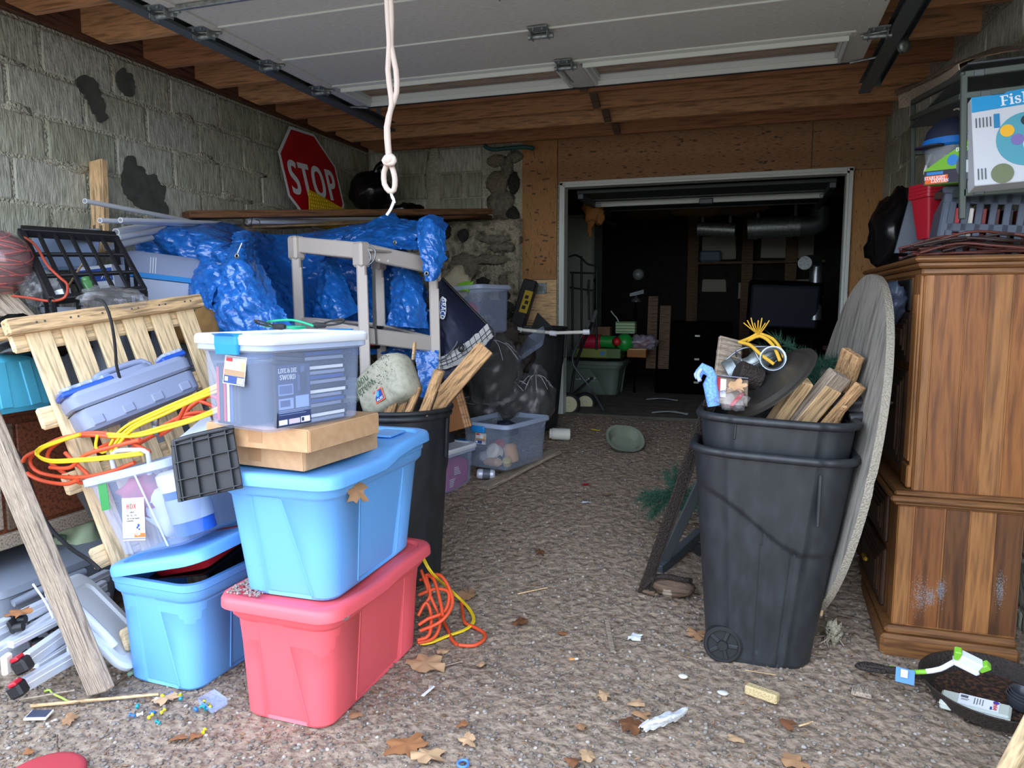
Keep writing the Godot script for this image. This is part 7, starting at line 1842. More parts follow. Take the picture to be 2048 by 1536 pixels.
	for k in 4:
		t = single("red_bin", ["lowest red plastic bin of the nested stack by the slotted basket", "second red bin rim from the bottom of the nested stack", "third red bin rim from the bottom of the nested stack", "uppermost red bin of the nested stack"][k], "bin", Shape.new().loft([rrect(0.085, 0.085, 0.012, 0.0), rrect(0.132, 0.132, 0.014, 0.172), rrect(0.152, 0.152, 0.016, 0.174), rrect(0.152, 0.152, 0.016, 0.188), rrect(0.128, 0.128, 0.014, 0.187), rrect(0.08, 0.08, 0.012, 0.005)], true, true, true, [1, 2, 3, 4]), plain("b41f32", 0.4), at + v(0.0, 0.0 + k * 0.015, 0), v(0, 22, 0), "nested red bins")
	t = single("grey_tub", "grey plastic tub panel standing behind the red bins", "tub", Shape.new().prism(PackedVector2Array([Vector2(-0.14, -0.04), Vector2(0.10, -0.04), Vector2(0.16, 0.26), Vector2(-0.08, 0.26)]), -0.01, 0.01), plain("596471", 0.5), at + v(0.02, -0.01, -0.14))
	single("black_bag", "large black plastic bag slumped behind the far end of the walnut cabinet", "bag", bag_mesh(v(0.13, 0.22, 0.2), 97, 0.4), M.black_gloss, v(.711,1.752,-4.3))

	# ---- hanging steel shelf
	t = thing("hanging_shelf", "grey steel shelf frame hanging on the right wall above the walnut cabinet", "shelf")
	var A := v(.711,2.222,-3.12)
	var gs := plain("4d5650", 0.5, 0.4)
	part(t, "post", bar(A, v(.736,1.707,-3.12), 0.022, 0.022), gs)
	part(t, "post", bar(v(.732,2.383,-4.15), v(.758,1.831,-4.15), 0.02, 0.02), gs)
	for y in [0.0, -0.075]:
		part(t, "top_rail", bar(A + v(0, y, 0), A + v(0.30, y + 0.01, 0.02), 0.022, 0.024), gs)
		part(t, "top_rail", bar(A + v(0, y, 0), (v(.732,2.383,-4.15) as Vector3) + v(0, y, 0), 0.022, 0.024), gs)
	part(t, "middle_rail", bar(v(.724,2.017,-3.12), (v(.724,2.017,-3.12) as Vector3) + v(0.30, 0.015, 0), 0.02, 0.014), gs)
	part(t, "middle_rail", bar(v(.746,2.135,-4.15), (v(.746,2.135,-4.15) as Vector3) + v(0.14, 0.0, 0.0), 0.02, 0.014), gs)
	var low: Vector3 = v(.732,1.802,-3.12)
	var lof: Vector3 = v(.756,1.915,-4.15)
	part(t, "shelf_rail", bar(low, low + v(0.30, 0.01, 0), 0.022, 0.03), gs)
	part(t, "shelf_rail", bar(low, lof, 0.022, 0.03), gs)
	part(t, "shelf_deck", bar((low + lof) / 2 + v(0, 0.012, 0), (low + lof) / 2 + v(0.28, 0.012, 0), 1.02, 0.008), M.dark_metal)
	part(t, "top_deck", bar((A + (v(.732,2.383,-4.15) as Vector3)) / 2 + v(0, -0.04, 0), (A + (v(.732,2.383,-4.15) as Vector3)) / 2 + v(0.28, -0.03, 0), 1.02, 0.008), M.dark_metal)
	for p in [A + v(0.045, 0.0, 0.014), A + v(0.07, -0.075, 0.014), low + v(0.05, 0.0, 0.014)]: part(t, "clip", box(v(0.035, 0.024, 0.008), 0.003), M.dark_metal, p)
	t = thing("shelf_cover", "dusty dark wood-grain sheet sagging over the top of the steel shelf", "cover")
	part(t, "sheet", Shape.new().sheet(quilt([
		[v(.693,2.446,-4.3), v(.728,2.439,-4.1), v(.713,2.355,-3.6), v(.701,2.285,-3.2)],
		[v(.683,2.492,-4.3), v(.738,2.464,-4.1), v(.748,2.386,-3.6), v(.777,2.306,-3.2)],
		[(v(.762,2.529,-4.3) as Vector3) + v(0.15, 0.02, 0), (v(.799,2.516,-4.1) as Vector3) + v(0.15, 0.02, 0), (v(.801,2.427,-3.6) as Vector3) + v(0.12, 0.02, 0), (v(.84,2.321,-3.2) as Vector3) + v(0.12, 0, 0)]], 30, 14, 0.02, 5.0), 0.004), M.weathered_dark)
	part(t, "hanging_edge", Shape.new().sheet(quilt([[v(.687,2.474,-4.29), v(.735,2.442,-4.08), v(.731,2.357,-3.6), v(.7,2.271,-3.15)], [v(.695,2.386,-4.28), v(.746,2.364,-4.08), v(.738,2.312,-3.6), v(.704,2.249,-3.15)]], 30, 6, 0.015, 6.0), 0.004), M.weathered)

	# toy boxes and helmet on the shelf
	t = thing("toy_box", "large white and blue baby toy box on the steel shelf at the right edge", "box")
	framed(t, v(.746,1.812,-3.02), v(.924,1.823,-3.02), v(.746,2.079,-3.06))
	var W := 0.42
	part(t, "carton", box(v(W, 0.32, 0.13), 0.003, v(W / 2, 0.16, -0.067)), plain("c9ced6", 0.6))
	part(t, "blue_band", Shape.new().prism(PackedVector2Array([Vector2(0, 0.265), Vector2(W, 0.285), Vector2(W, 0.34), Vector2(0.11, 0.325), Vector2(0.10, 0.318), Vector2(0, 0.32)]), 0, 0.001), plain("1593cf", 0.5))
	write_on(t, "brand_words", "Fisher-Price", 0.036, M.white, v(0.225, 0.300, 0.0015), v(0, 0, 3), 0.9, true, true)
	var mat := Shape.new().lathe([Vector2(0, 0), Vector2(0.095, 0), Vector2(0.095, 0.0006), Vector2(0, 0.0006)], 36, [1, 2])
	var mt := part(t, "play_mat_picture", mat, plain("4f9db2", 0.6), v(0.165, 0.15, 0.0), v(90, 0, 0))
	for q in [[-0.035, -0.06, 0.022, "f0b429"], [0.02, 0.02, 0.034, "dfe8e0"], [0.045, 0.055, 0.02, "6fa83a"], [-0.03, 0.03, 0.018, "4a4f90"], [0.0, -0.03, 0.02, "7a6fb0"], [-0.065, 0.0, 0.018, "2c3138"]]:
		part(mt, "print_spot", Shape.new().lathe([Vector2(0, 0.001), Vector2(q[2], 0.001), Vector2(q[2], 0.0018), Vector2(0, 0.002)], 20, [1, 2]), plain(q[3], 0.6), v(q[1], 0, q[0]))
	part(t, "red_print", box(v(0.03, 0.026, 0.001), 0.0004, v(0.23, 0.125, 0.0018)), plain("b8362c", 0.6))
	part(t, "lion_mane", Shape.new().lathe([Vector2(0, 0), Vector2(0.034, 0), Vector2(0.034, 0.0012), Vector2(0, 0.0015)], 20, [1, 2]), plain("a8442a", 0.6), v(0.228, 0.235, 0.001), v(90, 0, 0))
	part(t, "lion_face", Shape.new().lathe([Vector2(0, 0), Vector2(0.026, 0), Vector2(0.026, 0.0012), Vector2(0, 0.0015)], 20, [1, 2]), plain("eebb3c", 0.6), v(0.228, 0.235, 0.0022), v(90, 0, 0))
	for q in [[0.085, 0.035, 0.035], [0.20, 0.04, 0.035], [0.31, 0.05, 0.035]]: part(t, "photo_oval", Shape.new().lathe([Vector2(0, 0), Vector2(q[2], 0), Vector2(q[2], 0.001), Vector2(0, 0.0013)], 24, [1, 2]), plain("6f7a5c", 0.6), v(q[0], q[1], 0.0005), v(90, 0, 0))
	part(t, "blue_tab", box(v(0.018, 0.05, 0.001), 0.0003, v(0.075, 0.225, 0.0008)), plain("1e7fb4", 0.5))
	for k in 5: part(t, "print_line", box(v(0.004, 0.035, 0.0006), 0, v(0.012 + k * 0.011, 0.225, 0.0006)), M.dark_metal)
	for k in 3: part(t, "print_line", box(v(0.004, 0.04, 0.0006), 0, v(0.012 + k * 0.011, 0.04, 0.0006)), M.dark_metal)
	t = single("green_board", "olive green board edge above the baby toy box", "board", box(v(0.3, 0.06, 0.16), 0.004), plain("5b6b22", 0.6), v(.902,2.112,-3.15), v(0, 0, 8))
	t = thing("lantern_box", "small green lantern toy box with a slanted top beside the white toy box", "box")
	framed(t, v(.62,1.849,-3.22), v(.755,1.841,-3.1), v(.617,1.898,-3.22))
	part(t, "carton", Shape.new().prism(PackedVector2Array([Vector2(0, 0), Vector2(0.225, 0), Vector2(0.225, 0.19), Vector2(0, 0.055)]), -0.09, 0), plain("6fae2c", 0.6))
	part(t, "dark_base", box(v(0.224, 0.05, 0.001), 0.0003, v(0.112, 0.026, 0.001)), plain("2c2c3c", 0.6))
	part(t, "orange_panel", box(v(0.085, 0.03, 0.001), 0.0003, v(0.05, 0.018, 0.002)), M.label_orange)
	part(t, "blue_panel", box(v(0.062, 0.011, 0.001), 0.0003, v(0.043, 0.041, 0.002)), plain("2f80c8", 0.6))
	write_on(t, "name_words", "STARLIGHT", 0.012, M.white, v(0.044, 0.024, 0.0028), Vector3.ZERO, 0.8, true, true)
	write_on(t, "name_words", "LANTERN", 0.012, M.white, v(0.064, 0.012, 0.0028), Vector3.ZERO, 0.8, true, true)
	part(t, "window_disc", Shape.new().lathe([Vector2(0, 0), Vector2(0.052, 0), Vector2(0.052, 0.001), Vector2(0, 0.002)], 28, [1, 2]), plain("4c5560", 0.3), v(0.172, 0.06, 0.001), v(90, 0, 0))
	part(t, "lantern_picture", box(v(0.045, 0.045, 0.002), 0.008, v(0.168, 0.055, 0.003)), plain("b9c4c8", 0.4))
	part(t, "blue_roundel", Shape.new().lathe([Vector2(0, 0), Vector2(0.02, 0), Vector2(0.02, 0.001), Vector2(0, 0.0015)], 20, [1, 2]), plain("2f80c8", 0.6), v(0.105, 0.083, 0.0005), v(90, 0, 0))
	write_on(t, "brand_words", "DISCOVERY", 0.014, M.white, v(0.165, 0.118, 0.0015), Vector3.ZERO, 0.9, true, true)
	write_on(t, "brand_words", "KIDS", 0.017, plain("2f80c8", 0.6), v(0.178, 0.104, 0.0015), Vector3.ZERO, 0.9, false, true)
	t = thing("helmet", "dark toy helmet with a bright blue brim and clear visor on the steel shelf", "helmet", v(.756,2.028,-3.42), v(0, -55, 0))
	part(t, "shell", Shape.new().lathe([Vector2(0.10, -0.01), Vector2(0.105, 0.02), Vector2(0.095, 0.06), Vector2(0.065, 0.095), Vector2(0.03, 0.108), Vector2(0, 0.11)], 28), M.navy)
	part(t, "brim", Shape.new().lathe([Vector2(0.105, -0.012), Vector2(0.112, -0.004), Vector2(0.108, 0.022), Vector2(0.10, 0.024)], 28, [1, 2]), plain("1473cc", 0.35))
	part(t, "peak", Shape.new().loft([rrect(0.12, 0.06, 0.03, -0.014, 4, v(0, 0, 0.12)), rrect(0.12, 0.06, 0.03, -0.008, 4, v(0, 0, 0.12))], true, true, true), M.navy)
	part(t, "visor", Shape.new().lathe([Vector2(0.10, -0.012), Vector2(0.092, -0.06), Vector2(0.075, -0.10)], 28), glassy("c8d4dc", 0.35, 0.05))
	part(t, "chin_strap", Shape.new().tube(curve([v(0.10, -0.01, 0.02), v(0.08, -0.07, 0.06), v(0.0, -0.12, 0.08), v(-0.07, -0.10, 0.06), v(-0.10, -0.01, 0.0)], 0.02), 0.006, 7), M.paper)
	single("wire_end", "thin bent wire end dangling from the upper shelf above the helmet", "wire", Shape.new().tube(curve([v(.726,2.142,-3.3), v(.743,2.144,-3.3), v(.757,2.1,-3.25), v(.769,2.067,-3.25)], 0.02), 0.004, 6), M.weathered)

func glove_rings(pts: Array, radii: Array) -> Array:
	var rings := []
	for k in pts.size():
		var a: Vector3 = pts[maxi(k - 1, 0)]
		var b: Vector3 = pts[mini(k + 1, pts.size() - 1)]
		var d := (b - a).normalized()
		var side := d.cross(Vector3.BACK).normalized()
		var up := side.cross(d)
		var ring := PackedVector3Array()
		for j in 14:
			var w := TAU * j / 14
			ring.append(pts[k] + (side * cos(w) + up * sin(w) * 0.45) * radii[k] * (1.0 + 0.25 * fn.get_noise_2d(j * 5, k * 7)))
		rings.append(ring)
	return rings

# ---------------------------------------------------------------- things on the dirt
func floor_things() -> void:
	var t: Node3D
	# gravel and crumbs nobody could count
	var stone := boulder(v(1, 0.6, 0.8), 2.0, 4, 6, 0.5).done()
	var pm := plain("ffffff", 0.9)
	pm.vertex_color_use_as_albedo = true
	var chip := box(v(1, 0.12, 0.35), 0.0).done()
	for kind in 2:
		var mm := MultiMesh.new()
		mm.transform_format = MultiMesh.TRANSFORM_3D
		mm.use_colors = true
		mm.mesh = stone if kind == 0 else chip
		var n := 52000 if kind == 0 else 16000
		mm.instance_count = n
		for k in n:
			var z := -1.35 - 4.6 * pow(rng.randf(), 1.5)
			var x := rng.randf_range(-2.6, 1.1)
			var r := 0.0020 + 0.008 * pow(rng.randf(), 4)
			if kind == 1: r = 0.004 + 0.014 * pow(rng.randf(), 3)
			var y := ground(z) - 0.006 + fn.get_noise_2d(x * 0.9, z * 0.9) * 0.010 + fn.get_noise_2d(x * 5, z * 5) * 0.006 + fn.get_noise_2d(x * 14, z * 14) * 0.004
			var b := Basis.from_euler(v(rng.randf_range(-0.3, 0.3), rng.randf() * TAU, rng.randf_range(-0.3, 0.3)))
			mm.set_instance_transform(k, Transform3D(b.scaled_local(v(r, r, r)), v(x, y + r * 0.25, z)))
			var c := Color("8b8279").lerp(Color("5e554c"), rng.randf())
			if rng.randf() < 0.10: c = Color("a89d8f").lerp(Color("9a938a"), rng.randf())
			if kind == 1: c = Color("9b7c5c").lerp(Color("5c4735"), rng.randf())
			mm.set_instance_color(k, c.srgb_to_linear())
		var mi := MultiMeshInstance3D.new()
		mi.name = "gravel" if kind == 0 else "leaf_litter"
		mi.multimesh = mm
		mi.material_override = pm
		add_child(mi)
		tag(mi, "fine pale gravel strewn over the brown dirt floor" if kind == 0 else "brown crumbled leaf and bark litter on the dirt floor", "gravel" if kind == 0 else "litter", "", "stuff")

	# dead leaves
	var k := 0
	for q in [
		[v(-1.152,.004,-2.441), 0.075, 1, "large tan maple leaf at the foot of the red tote"],
		[v(-1.123,.006,-2.544), 0.028, 1, "small tan leaf right of the large leaf by the red tote"],
		[v(-1.205,.045,-3.025), 0.06, 0, "greyish brown oak leaf near the yellow cord bend"],
		[v(-.983,.004,-1.945), 0.065, 3, "dark red-brown oak leaf at the bottom edge below the red tote"],
		[v(-.901,.004,-1.918), 0.05, 1, "tan leaf overlapping the dark oak leaf at the bottom edge"],
		[v(-.812,.004,-2.029), 0.035, 1, "pale torn leaf between the dark oak leaf and the bottle ring"],
		[v(-.86,.004,-2.106), 0.02, 3, "small rust coloured leaf scrap above the pale torn leaf"],
		[v(-.942,.004,-2.501), 0.022, 1, "tiny curled tan leaf in the middle of the dirt"],
		[v(-.696,.024,-2.815), 0.022, 3, "small orange-brown leaf left of the thin wood shim"],
		[v(-.448,.004,-2.435), 0.032, 1, "tan curled leaf in the open dirt left of the napkin"],
		[v(-.326,.004,-2.414), 0.03, 1, "pale flat leaf above the white napkin"],
		[v(-.327,.004,-2.274), 0.05, 2, "dark brown leaf partly under the white napkin"],
		[v(-.299,.004,-2.345), 0.028, 0, "tan leaf touching the upper side of the napkin"],
		[v(-.482,.004,-2.214), 0.025, 0, "pinkish tan leaf between the bottle ring and the napkin"],
		[v(-.43,.004,-2.072), 0.035, 1, "tan leaf at the bottom edge right of the bottle ring"],
		[v(-.467,.004,-2.026), 0.025, 2, "brown leaf scrap at the bottom edge beside the tan leaf"],
		[v(.003,.004,-2.306), 0.03, 1, "pale slender leaf right of the white napkin"],
		[v(.167,.004,-2.441), 0.03, 2, "brown leaf in the gravel below the foam block"],
		[v(.179,.004,-2.237), 0.04, 0, "tan leaf at the bottom edge below the foam block"],
		[v(-1.918,.004,-1.928), 0.045, 1, "pale folded leaf among the push pins"],
		[v(-1.698,.004,-1.751), 0.03, 3, "dark shiny brown leaf below the push pins"],
		[v(-1.657,.004,-1.775), 0.022, 3, "small brown leaf right of the dark shiny leaf"],
		[v(-2.13,.004,-1.722), 0.032, 0, "tan leaf right of the broken tile"],
		[v(-2.091,.004,-1.548), 0.02, 3, "tiny brown leaf above the red disc"],
		[v(-.367,.069,-3.237), 0.02, 1, "small leaf beside the foot of the rusty rail"],
		[v(-.158,.037,-2.953), 0.05, 0, "tan leaf left of the can wheel"],
		[v(-.787,.231,-4.294), 0.03, 0, "greyish leaf on the slope before the threshold"],
		[v(-.994,.107,-3.517), 0.04, 2, "dark leaf in the middle of the dirt slope"],
		[v(-.896,.028,-2.857), 0.045, 2, "dark crumpled leaf above the thin wood shim"],
		[v(-1.23,.004,-2.047), 0.03, 0, "brown leaf against the lower corner of the red tote"]]:
		k += 1
		single("dead_leaf", q[3], "leaf", leaf_shape(q[1], k * 3, 5 if q[1] > 0.03 else 3), M.leaf[q[2]], (q[0] as Vector3) + v(0, 0.004, 0), v(rng.randf_range(-8, 8), rng.randf() * 360, rng.randf_range(-8, 8)))
	# white napkin
	t = single("napkin", "crumpled white paper napkin lying twisted on the dirt", "napkin", Shape.new().sheet(quilt([
		[v(-.3,.01,-2.272), v(-.266,.03,-2.285), v(-.23,.035,-2.325), v(-.193,.03,-2.365), v(-.154,.02,-2.421)],
		[v(-.283,.03,-2.232), v(-.252,.05,-2.237), v(-.216,.055,-2.27), v(-.185,.045,-2.316), v(-.156,.02,-2.401)],
		[v(-.278,.005,-2.258), v(-.246,.006,-2.285), v(-.211,.008,-2.323), v(-.182,.006,-2.36), v(-.16,.005,-2.414)]], 50, 22, 0.022, 14.0, 3.0), 0.002), M.paper)
	single("paper_scrap", "torn white paper scrap on the dirt left of the front can", "paper", leaf_shape(0.035, 201), M.paper, v(-.406,.033,-2.863), v(4, 40, 0))
	single("paper_scrap", "small white paper scrap on the slope below the plastic basin", "paper", leaf_shape(0.025, 204), M.paper, v(-.892,.213,-4.162), v(4, 10, 0))
	single("red_scrap", "small bright red plastic scrap on the dirt slope", "scrap", leaf_shape(0.025, 207, 3), M.red, v(-.949,.256,-4.421), v(0, 60, 0))
	t = single("foam_block", "yellowish rectangular foam block lying in the open dirt", "block", Shape.new().box(Vector3.ZERO, v(0.115, 0.034, 0.034), 0.004), patterned(noise(0.06, 4, ["a08d62", "c2ad7f", "d0bd90"]), v(4, 4, 4), 0.9, M.bump_rough, 0.6), v(.088,.023,-2.588), v(0, -22, 0))
	single("wood_offcut", "square weathered wood offcut lying in the gravel near the skillet", "offcut", Shape.new().box(Vector3.ZERO, v(0.05, 0.018, 0.065), 0.004), M.weathered, v(.425,.024,-2.704), v(0, 80, 0))
	single("wood_shim", "thin grey wood shim lying lengthwise on the dirt left of the front can", "shim", bar(v(-.538,.042,-2.966), v(-.469,.022,-2.73), 0.02, 0.006), M.weathered)
	single("yellow_strip", "short yellow plastic strip on the dirt left of the plastic basin", "strip", bar(v(-1.152,.413,-5.531), v(-1.075,.41,-5.503), 0.012, 0.006), M.yellow)
	single("shell_chip", "round white shell chip on the dirt right of the paper scrap", "shell", boulder(v(0.018, 0.006, 0.016), 3, 6, 12, 0.3), M.off_white, v(-.189,.015,-2.637))
	single("flat_stone", "flat pale stone on the dirt above the foam block", "stone", boulder(v(0.02, 0.006, 0.016), 5, 6, 12, 0.4), M.pebble[3], v(-.044,.01,-2.574))
	t = thing("bottle_ring", "blue plastic bottle ring at the bottom edge of the dirt", "ring", v(-.782,.005,-1.917), v(4, 0, 0))
	part(t, "band", Shape.new().tube(circle(0.016, 0, 24), 0.0045, 8, true), plain("4a79c9", 0.4))
	t = thing("cigarette_end", "cigarette end with an orange filter on the open dirt", "cigarette", v(-.602,.015,-2.641), v(0, 25, 0))
	part(t, "filter", rod(v(-0.022, 0, 0), v(0, 0, 0), 0.004, 10), plain("c58a4a", 0.8))
	part(t, "paper_tube", rod(v(0, 0, 0), v(0.012, 0, 0), 0.0038, 10), M.paper)
	single("feather", "small white feather with a dark quill on the dirt right of the red tote", "feather", bar(v(-1.06,.008,-2.221), v(-1.049,.008,-2.296), 0.012, 0.002), M.paper)
	t = get_child(get_child_count() - 1)
	part(t, "quill", bar(v(-1.054,.008,-2.273), v(-1.052,.008,-2.359), 0.003, 0.003), M.weathered)
	for q in [["long straight twig lying below the ladder and plank", v(-2.328,.006,-1.744), v(-1.962,.008,-1.941), 0.006, M.pine], ["thin twig on the dirt beside the large tan leaf", v(-1.086,.004,-2.434), v(-1.022,.004,-2.508), 0.0025, M.weathered], ["thin pale straw on the dirt above the paper scrap", v(-.981,.053,-3.09), v(-.862,.063,-3.182), 0.003, M.pine], ["short pale stick right of the white napkin", v(.203,.005,-2.445), v(.248,.005,-2.487), 0.003, M.pine], ["short straw on the dirt at the foot of the front can", v(.03,.019,-2.748), v(.14,.019,-2.746), 0.002, M.pine], ["grey twig beside the leaning split plank foot", v(-2.193,.006,-1.801), v(-2.154,.006,-1.868), 0.004, M.weathered_dark], ["dark curved twig above the red disc", v(-2.087,.006,-1.643), v(-1.96,.006,-1.549), 0.003, M.weathered_dark], ["short grey stick left of the lichen twig", v(-2.401,.006,-1.76), v(-2.265,.012,-1.863), 0.004, M.weathered]]:
		single("twig", q[0], "twig", Shape.new().tube(curve([q[1], (q[1] as Vector3).lerp(q[2], 0.5) + v(0, 0.003, 0.006), q[2]], 0.03), q[3], 6), q[4])
	t = single("lichen_twig", "twig with pale green lichen beside the plank foot", "twig", Shape.new().tube(curve([v(-2.165,.006,-1.943), v(-2.174,.012,-1.997), v(-2.175,.015,-2.057)], 0.02), 0.005, 6), M.weathered_dark)
	for n in 6: part(t, "lichen", boulder(v(0.010, 0.008, 0.010), n * 3.0, 6, 8, 0.8), plain("7f9a86", 0.95), (v(-2.171,.012,-2.013) as Vector3).lerp(v(-2.159,.014,-2.052), n / 5.0))
	t = single("green_hook", "yellow-green plastic hook lying below the ladder", "hook", Shape.new().tube(curve([v(-2.368,.008,-1.826), v(-2.354,.01,-1.838), v(-2.328,.01,-1.825), v(-2.263,.01,-1.811), v(-2.218,.008,-1.803), v(-2.199,.008,-1.816)], 0.01), 0.004, 6), plain("a9c455", 0.5))
	t = thing("broken_tile", "small dark tile fragment with a white edge at the lower left", "tile", v(-2.247,.008,-1.708), v(4, 20, 0))
	part(t, "slab", box(v(0.075, 0.008, 0.05), 0.002), M.off_white)
	part(t, "glaze", box(v(0.066, 0.002, 0.04), 0.0008, v(0, 0.0045, -0.002)), plain("3c4054", 0.4))
	t = single("red_disc", "red plastic flying disc cut by the lower left edge", "disc", Shape.new().lathe([Vector2(0.115, 0), Vector2(0.12, 0.008), Vector2(0.114, 0.015), Vector2(0.10, 0.017), Vector2(0, 0.017)], 36), plain("a8323a", 0.7), v(-1.936,0,-1.462), v(2, 0, 2))
	# push pins and their box
	for q in [[v(-1.942,.006,-1.937), 0], [v(-1.927,.006,-1.956), 1], [v(-1.892,.006,-1.961), 0], [v(-1.944,.006,-1.909), 3], [v(-1.976,.006,-1.859), 2], [v(-1.948,.006,-1.809), 1], [v(-1.928,.006,-1.822), 3], [v(-1.895,.006,-1.843), 1], [v(-1.868,.006,-1.861), 0], [v(-1.885,.006,-1.824), 0], [v(-1.833,.006,-1.803), 2], [v(-1.651,.006,-1.809), 0], [v(-1.769,.006,-1.906), 1], [v(-1.87,.006,-1.947), 2]]:
		var pc: StandardMaterial3D = [plain("d8c91f", 0.4), plain("2a6fc4", 0.4), plain("178a94", 0.4), M.white][q[1]]
		t = single("push_pin", ["yellow", "blue", "teal", "white"][q[1]] + " push pin spilled on the dirt in front of the left blue tote", "push pin", Shape.new().lathe([Vector2(0.005, -0.010), Vector2(0.0065, -0.007), Vector2(0.003, -0.003), Vector2(0.003, 0.004), Vector2(0.0065, 0.007), Vector2(0.006, 0.010), Vector2(0, 0.0102)], 12, [1, 4]), pc, q[0], v(80, rng.randf() * 360, 0), ["yellow", "blue", "teal", "white"][q[1]] + " push pins spilled by the left blue tote")
	t = thing("pin_box", "small clear plastic pin box tipped over by the left blue tote", "box", v(-1.726,.012,-1.942), v(6, -20, -4))
	part(t, "case", Shape.new().loft([rrect(0.085, 0.06, 0.004, 0.0, 2), rrect(0.09, 0.065, 0.004, 0.022, 2), rrect(0.086, 0.061, 0.004, 0.022, 2), rrect(0.082, 0.057, 0.003, 0.003, 2)], true, true, true, [1, 2]), M.frost)
	for n in 8: part(t, "pin", Shape.new().lathe([Vector2(0.005, -0.009), Vector2(0.003, 0), Vector2(0.006, 0.008), Vector2(0, 0.009)], 10), [plain("d8c91f", 0.4), plain("2a6fc4", 0.4), plain("178a94", 0.4)][n % 3], v(-0.02 + n * 0.006, 0.01, 0.02 + 0.008 * (n % 3)), v(n * 40, n * 70, 0))

	# ---- cast iron pan and what lies in it
	t = thing("skillet", "large rusty cast iron skillet on the dirt in front of the walnut cabinet", "skillet", v(.85,.018,-2.782), v(2, 0, -1))
	part(t, "pan", Shape.new().lathe([Vector2(0, 0.012), Vector2(0.175, 0.0), Vector2(0.19, 0.004), Vector2(0.225, 0.062), Vector2(0.232, 0.066), Vector2(0.226, 0.068), Vector2(0.218, 0.060), Vector2(0.185, 0.014), Vector2(0, 0.014)], 56, [1, 2, 3, 5, 6, 7]), M.iron)
	part(t, "rust_bed", Shape.new().lathe([Vector2(0, 0.0145), Vector2(0.175, 0.0145), Vector2(0.178, 0.0165), Vector2(0.0, 0.0165)], 40, [1, 2]), patterned(noise(0.02, 5, ["1d1613", "4a2f1e", "6a4528"], [0.3, 0.55, 0.8]), v(4, 4, 4), 0.9, M.bump_rough, 0.8))
	part(t, "handle", Shape.new().tube(curve([v(-0.222, 0.055, 0.0), v(-0.27, 0.056, -0.012), v(-0.35, 0.05, -0.02), v(-0.42, 0.045, -0.025)], 0.02), 0.014, 8), M.iron)
	part(t, "handle_loop", Shape.new().tube(curve([v(-0.34, 0.051, -0.034), v(-0.40, 0.048, -0.044), v(-0.43, 0.044, -0.026), v(-0.40, 0.046, -0.008), v(-0.34, 0.05, -0.004)], 0.02), 0.009, 8), M.iron)
	t = thing("parts_box", "translucent white parts box with a paper label lying in the skillet", "box", v(.768,.045,-2.677), v(6, -20, 3))
	part(t, "case", box(v(0.20, 0.035, 0.075), 0.006), glassy("d5ddd2", 0.75, 0.4))
	part(t, "lid_seam", box(v(0.202, 0.003, 0.077), 0.001, v(0, 0.006, 0)), M.off_white)
	var lb := part(t, "label", box(v(0.115, 0.001, 0.062), 0.0003, v(0.01, 0.0182, -0.003)), M.white)
	var lm := picture(115, 62, "e8ebf0", [[4, 6, 22, 16, "5a5f6a"], [6, 28, 24, 3, "444444"], [6, 34, 20, 3, "444444"], [44, 8, 3, 40, "666666"], [52, 8, 3, 40, "666666"], [60, 8, 3, 36, "666666"], [68, 8, 3, 40, "777777"]])
	part(lb, "label_print", print_card(0.113, 0.060), lm, v(0.01, 0.0189, -0.003), v(-90, 0, 0))
	part(lb, "label_dot", Shape.new().lathe([Vector2(0, 0), Vector2(0.009, 0), Vector2(0.009, 0.0006), Vector2(0, 0.0008)], 16, [1, 2]), plain("4a3a9a", 0.6), v(0.058, 0.019, -0.024))
	for n in 7: part(lb, "red_print", box(v([0.012, 0.008, 0.010][n % 3], 0.0006, 0.0035), 0, v(0.056 + 0.002 * (n % 2), 0.0192, -0.014 + n * 0.0055)), M.ink_red)
	part(lb, "blue_print", box(v(0.006, 0.0006, 0.018), 0, v(0.046, 0.0192, 0.014)), M.ink_blue)
	for n in 3:
		t = single("measuring_cup", ["largest dark grey measuring cup, outermost of the nest in the skillet", "middle dark grey measuring cup of the nest in the skillet", "smallest dark grey measuring cup, innermost in the skillet"][n], "cup", Shape.new().lathe([Vector2(0, 0), Vector2(0.038 - n * 0.004, 0), Vector2(0.046 - n * 0.004, 0.034), Vector2(0.049 - n * 0.004, 0.036), Vector2(0.046 - n * 0.004, 0.038), Vector2(0.042 - n * 0.004, 0.034), Vector2(0.034 - n * 0.004, 0.004), Vector2(0, 0.004)], 28, [1, 2, 3, 4, 6]), plain("34363c", 0.35), (v(.915,.044,-2.734) as Vector3) + v(0, n * 0.009, 0), v(6, 0, -8), "nested grey measuring cups")
	# dish brush
	t = thing("dish_brush", "white and lime dish brush with a paper tag, leaning on the skillet rim", "brush")
	part(t, "handle", Shape.new().tube(curve([v(.626,.126,-2.72), v(.668,.142,-2.72), v(.704,.171,-2.72), v(.726,.187,-2.72)], 0.015), 0.009, 8), M.white)
	part(t, "grip", Shape.new().tube(curve([v(.541,.055,-2.864), v(.575,.045,-2.867), v(.597,.109,-2.74), v(.627,.126,-2.72)], 0.015), 0.0085, 8), M.lime)
	var hd := part(t, "head", box(v(0.085, 0.022, 0.045), 0.008), M.white, v(.742,.173,-2.71), v(20, -10, -24))
	part(hd, "bristles", Shape.new().box(v(0.0, 0.024, 0), v(0.07, 0.034, 0.036), 0.004), M.white)
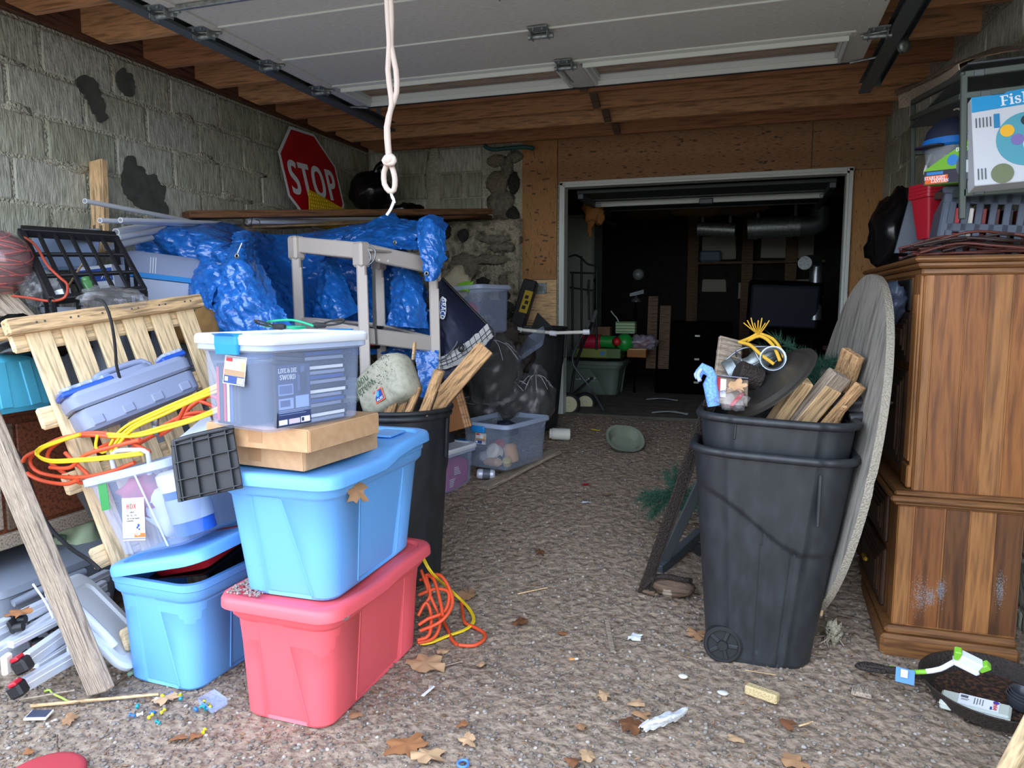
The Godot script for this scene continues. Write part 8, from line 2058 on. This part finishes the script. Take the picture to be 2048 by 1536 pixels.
	for g: float in [-1.0, 1.0]: part(hd, "bristle_tuft", bar(v(g * 0.036, 0.012, 0), v(g * 0.050, 0.046, 0), 0.03, 0.022, Vector3.RIGHT), M.lime)
	part(t, "paper_tag", box(v(0.06, 0.05, 0.002), 0.0006), plain("4f86b5", 0.5), v(.562,.099,-2.72), v(-30, 0, -6))
	part(t, "tag_print", box(v(0.022, 0.026, 0.001), 0.0003), M.paper, (v(.558,.108,-2.718) as Vector3) + v(0, 0.001, 0.002), v(-30, 0, -6))
	# timber end in the lower right corner
	t = plank("timber", "pale raw timber end cutting across the lower right corner", "lumber", v(.748,.03,-2.298), v(.794,.782,-1.9), 0.09, 0.04, M.pine_pale, v(0.2, 0.8, 0.6))
	part(t, "nail", rod(v(-0.06, 0.02, 0.01), v(-0.06, 0.034, 0.016), 0.004, 8), M.iron)
	part(t, "nail", rod(v(-0.02, 0.02, 0.03), v(-0.02, 0.034, 0.034), 0.004, 8), M.iron)
func leaf_shape(r: float, s: int, lobes := 5) -> Shape:
	var out := PackedVector2Array()
	var n := lobes * 4
	for k in n:
		var a := TAU * k / n
		var q := 1.0 if k % 4 == 0 else (0.66 if k % 4 == 2 else 0.84)
		q *= 1.0 + 0.7 * fn.get_noise_2d(k * 3.3 + s * 7, s)
		out.append(Vector2(cos(a) * r * q * 1.15, sin(a) * r * q * 0.85))
	var sh := Shape.new()
	sh.smooth()
	var rows := []
	var c := Vector3(0, 0.004, 0)
	for layer in [0.0, -0.0012]:
		for k in n:
			var a := out[k]
			var b := out[(k + 1) % n]
			var ya := 0.35 * r * fn.get_noise_2d(a.x * 30 + s, a.y * 30)
			var yb := 0.35 * r * fn.get_noise_2d(b.x * 30 + s, b.y * 30)
			var pa := Vector3(a.x, ya + layer, a.y)
			var pb := Vector3(b.x, yb + layer, b.y)
			var ha := pa * 0.5 + Vector3(0, 0.002, 0)
			var hb := pb * 0.5 + Vector3(0, 0.002, 0)
			sh.quad(pa, pb, hb, ha)
			sh.tri(ha, hb, c + Vector3(0, layer, 0))
	return sh
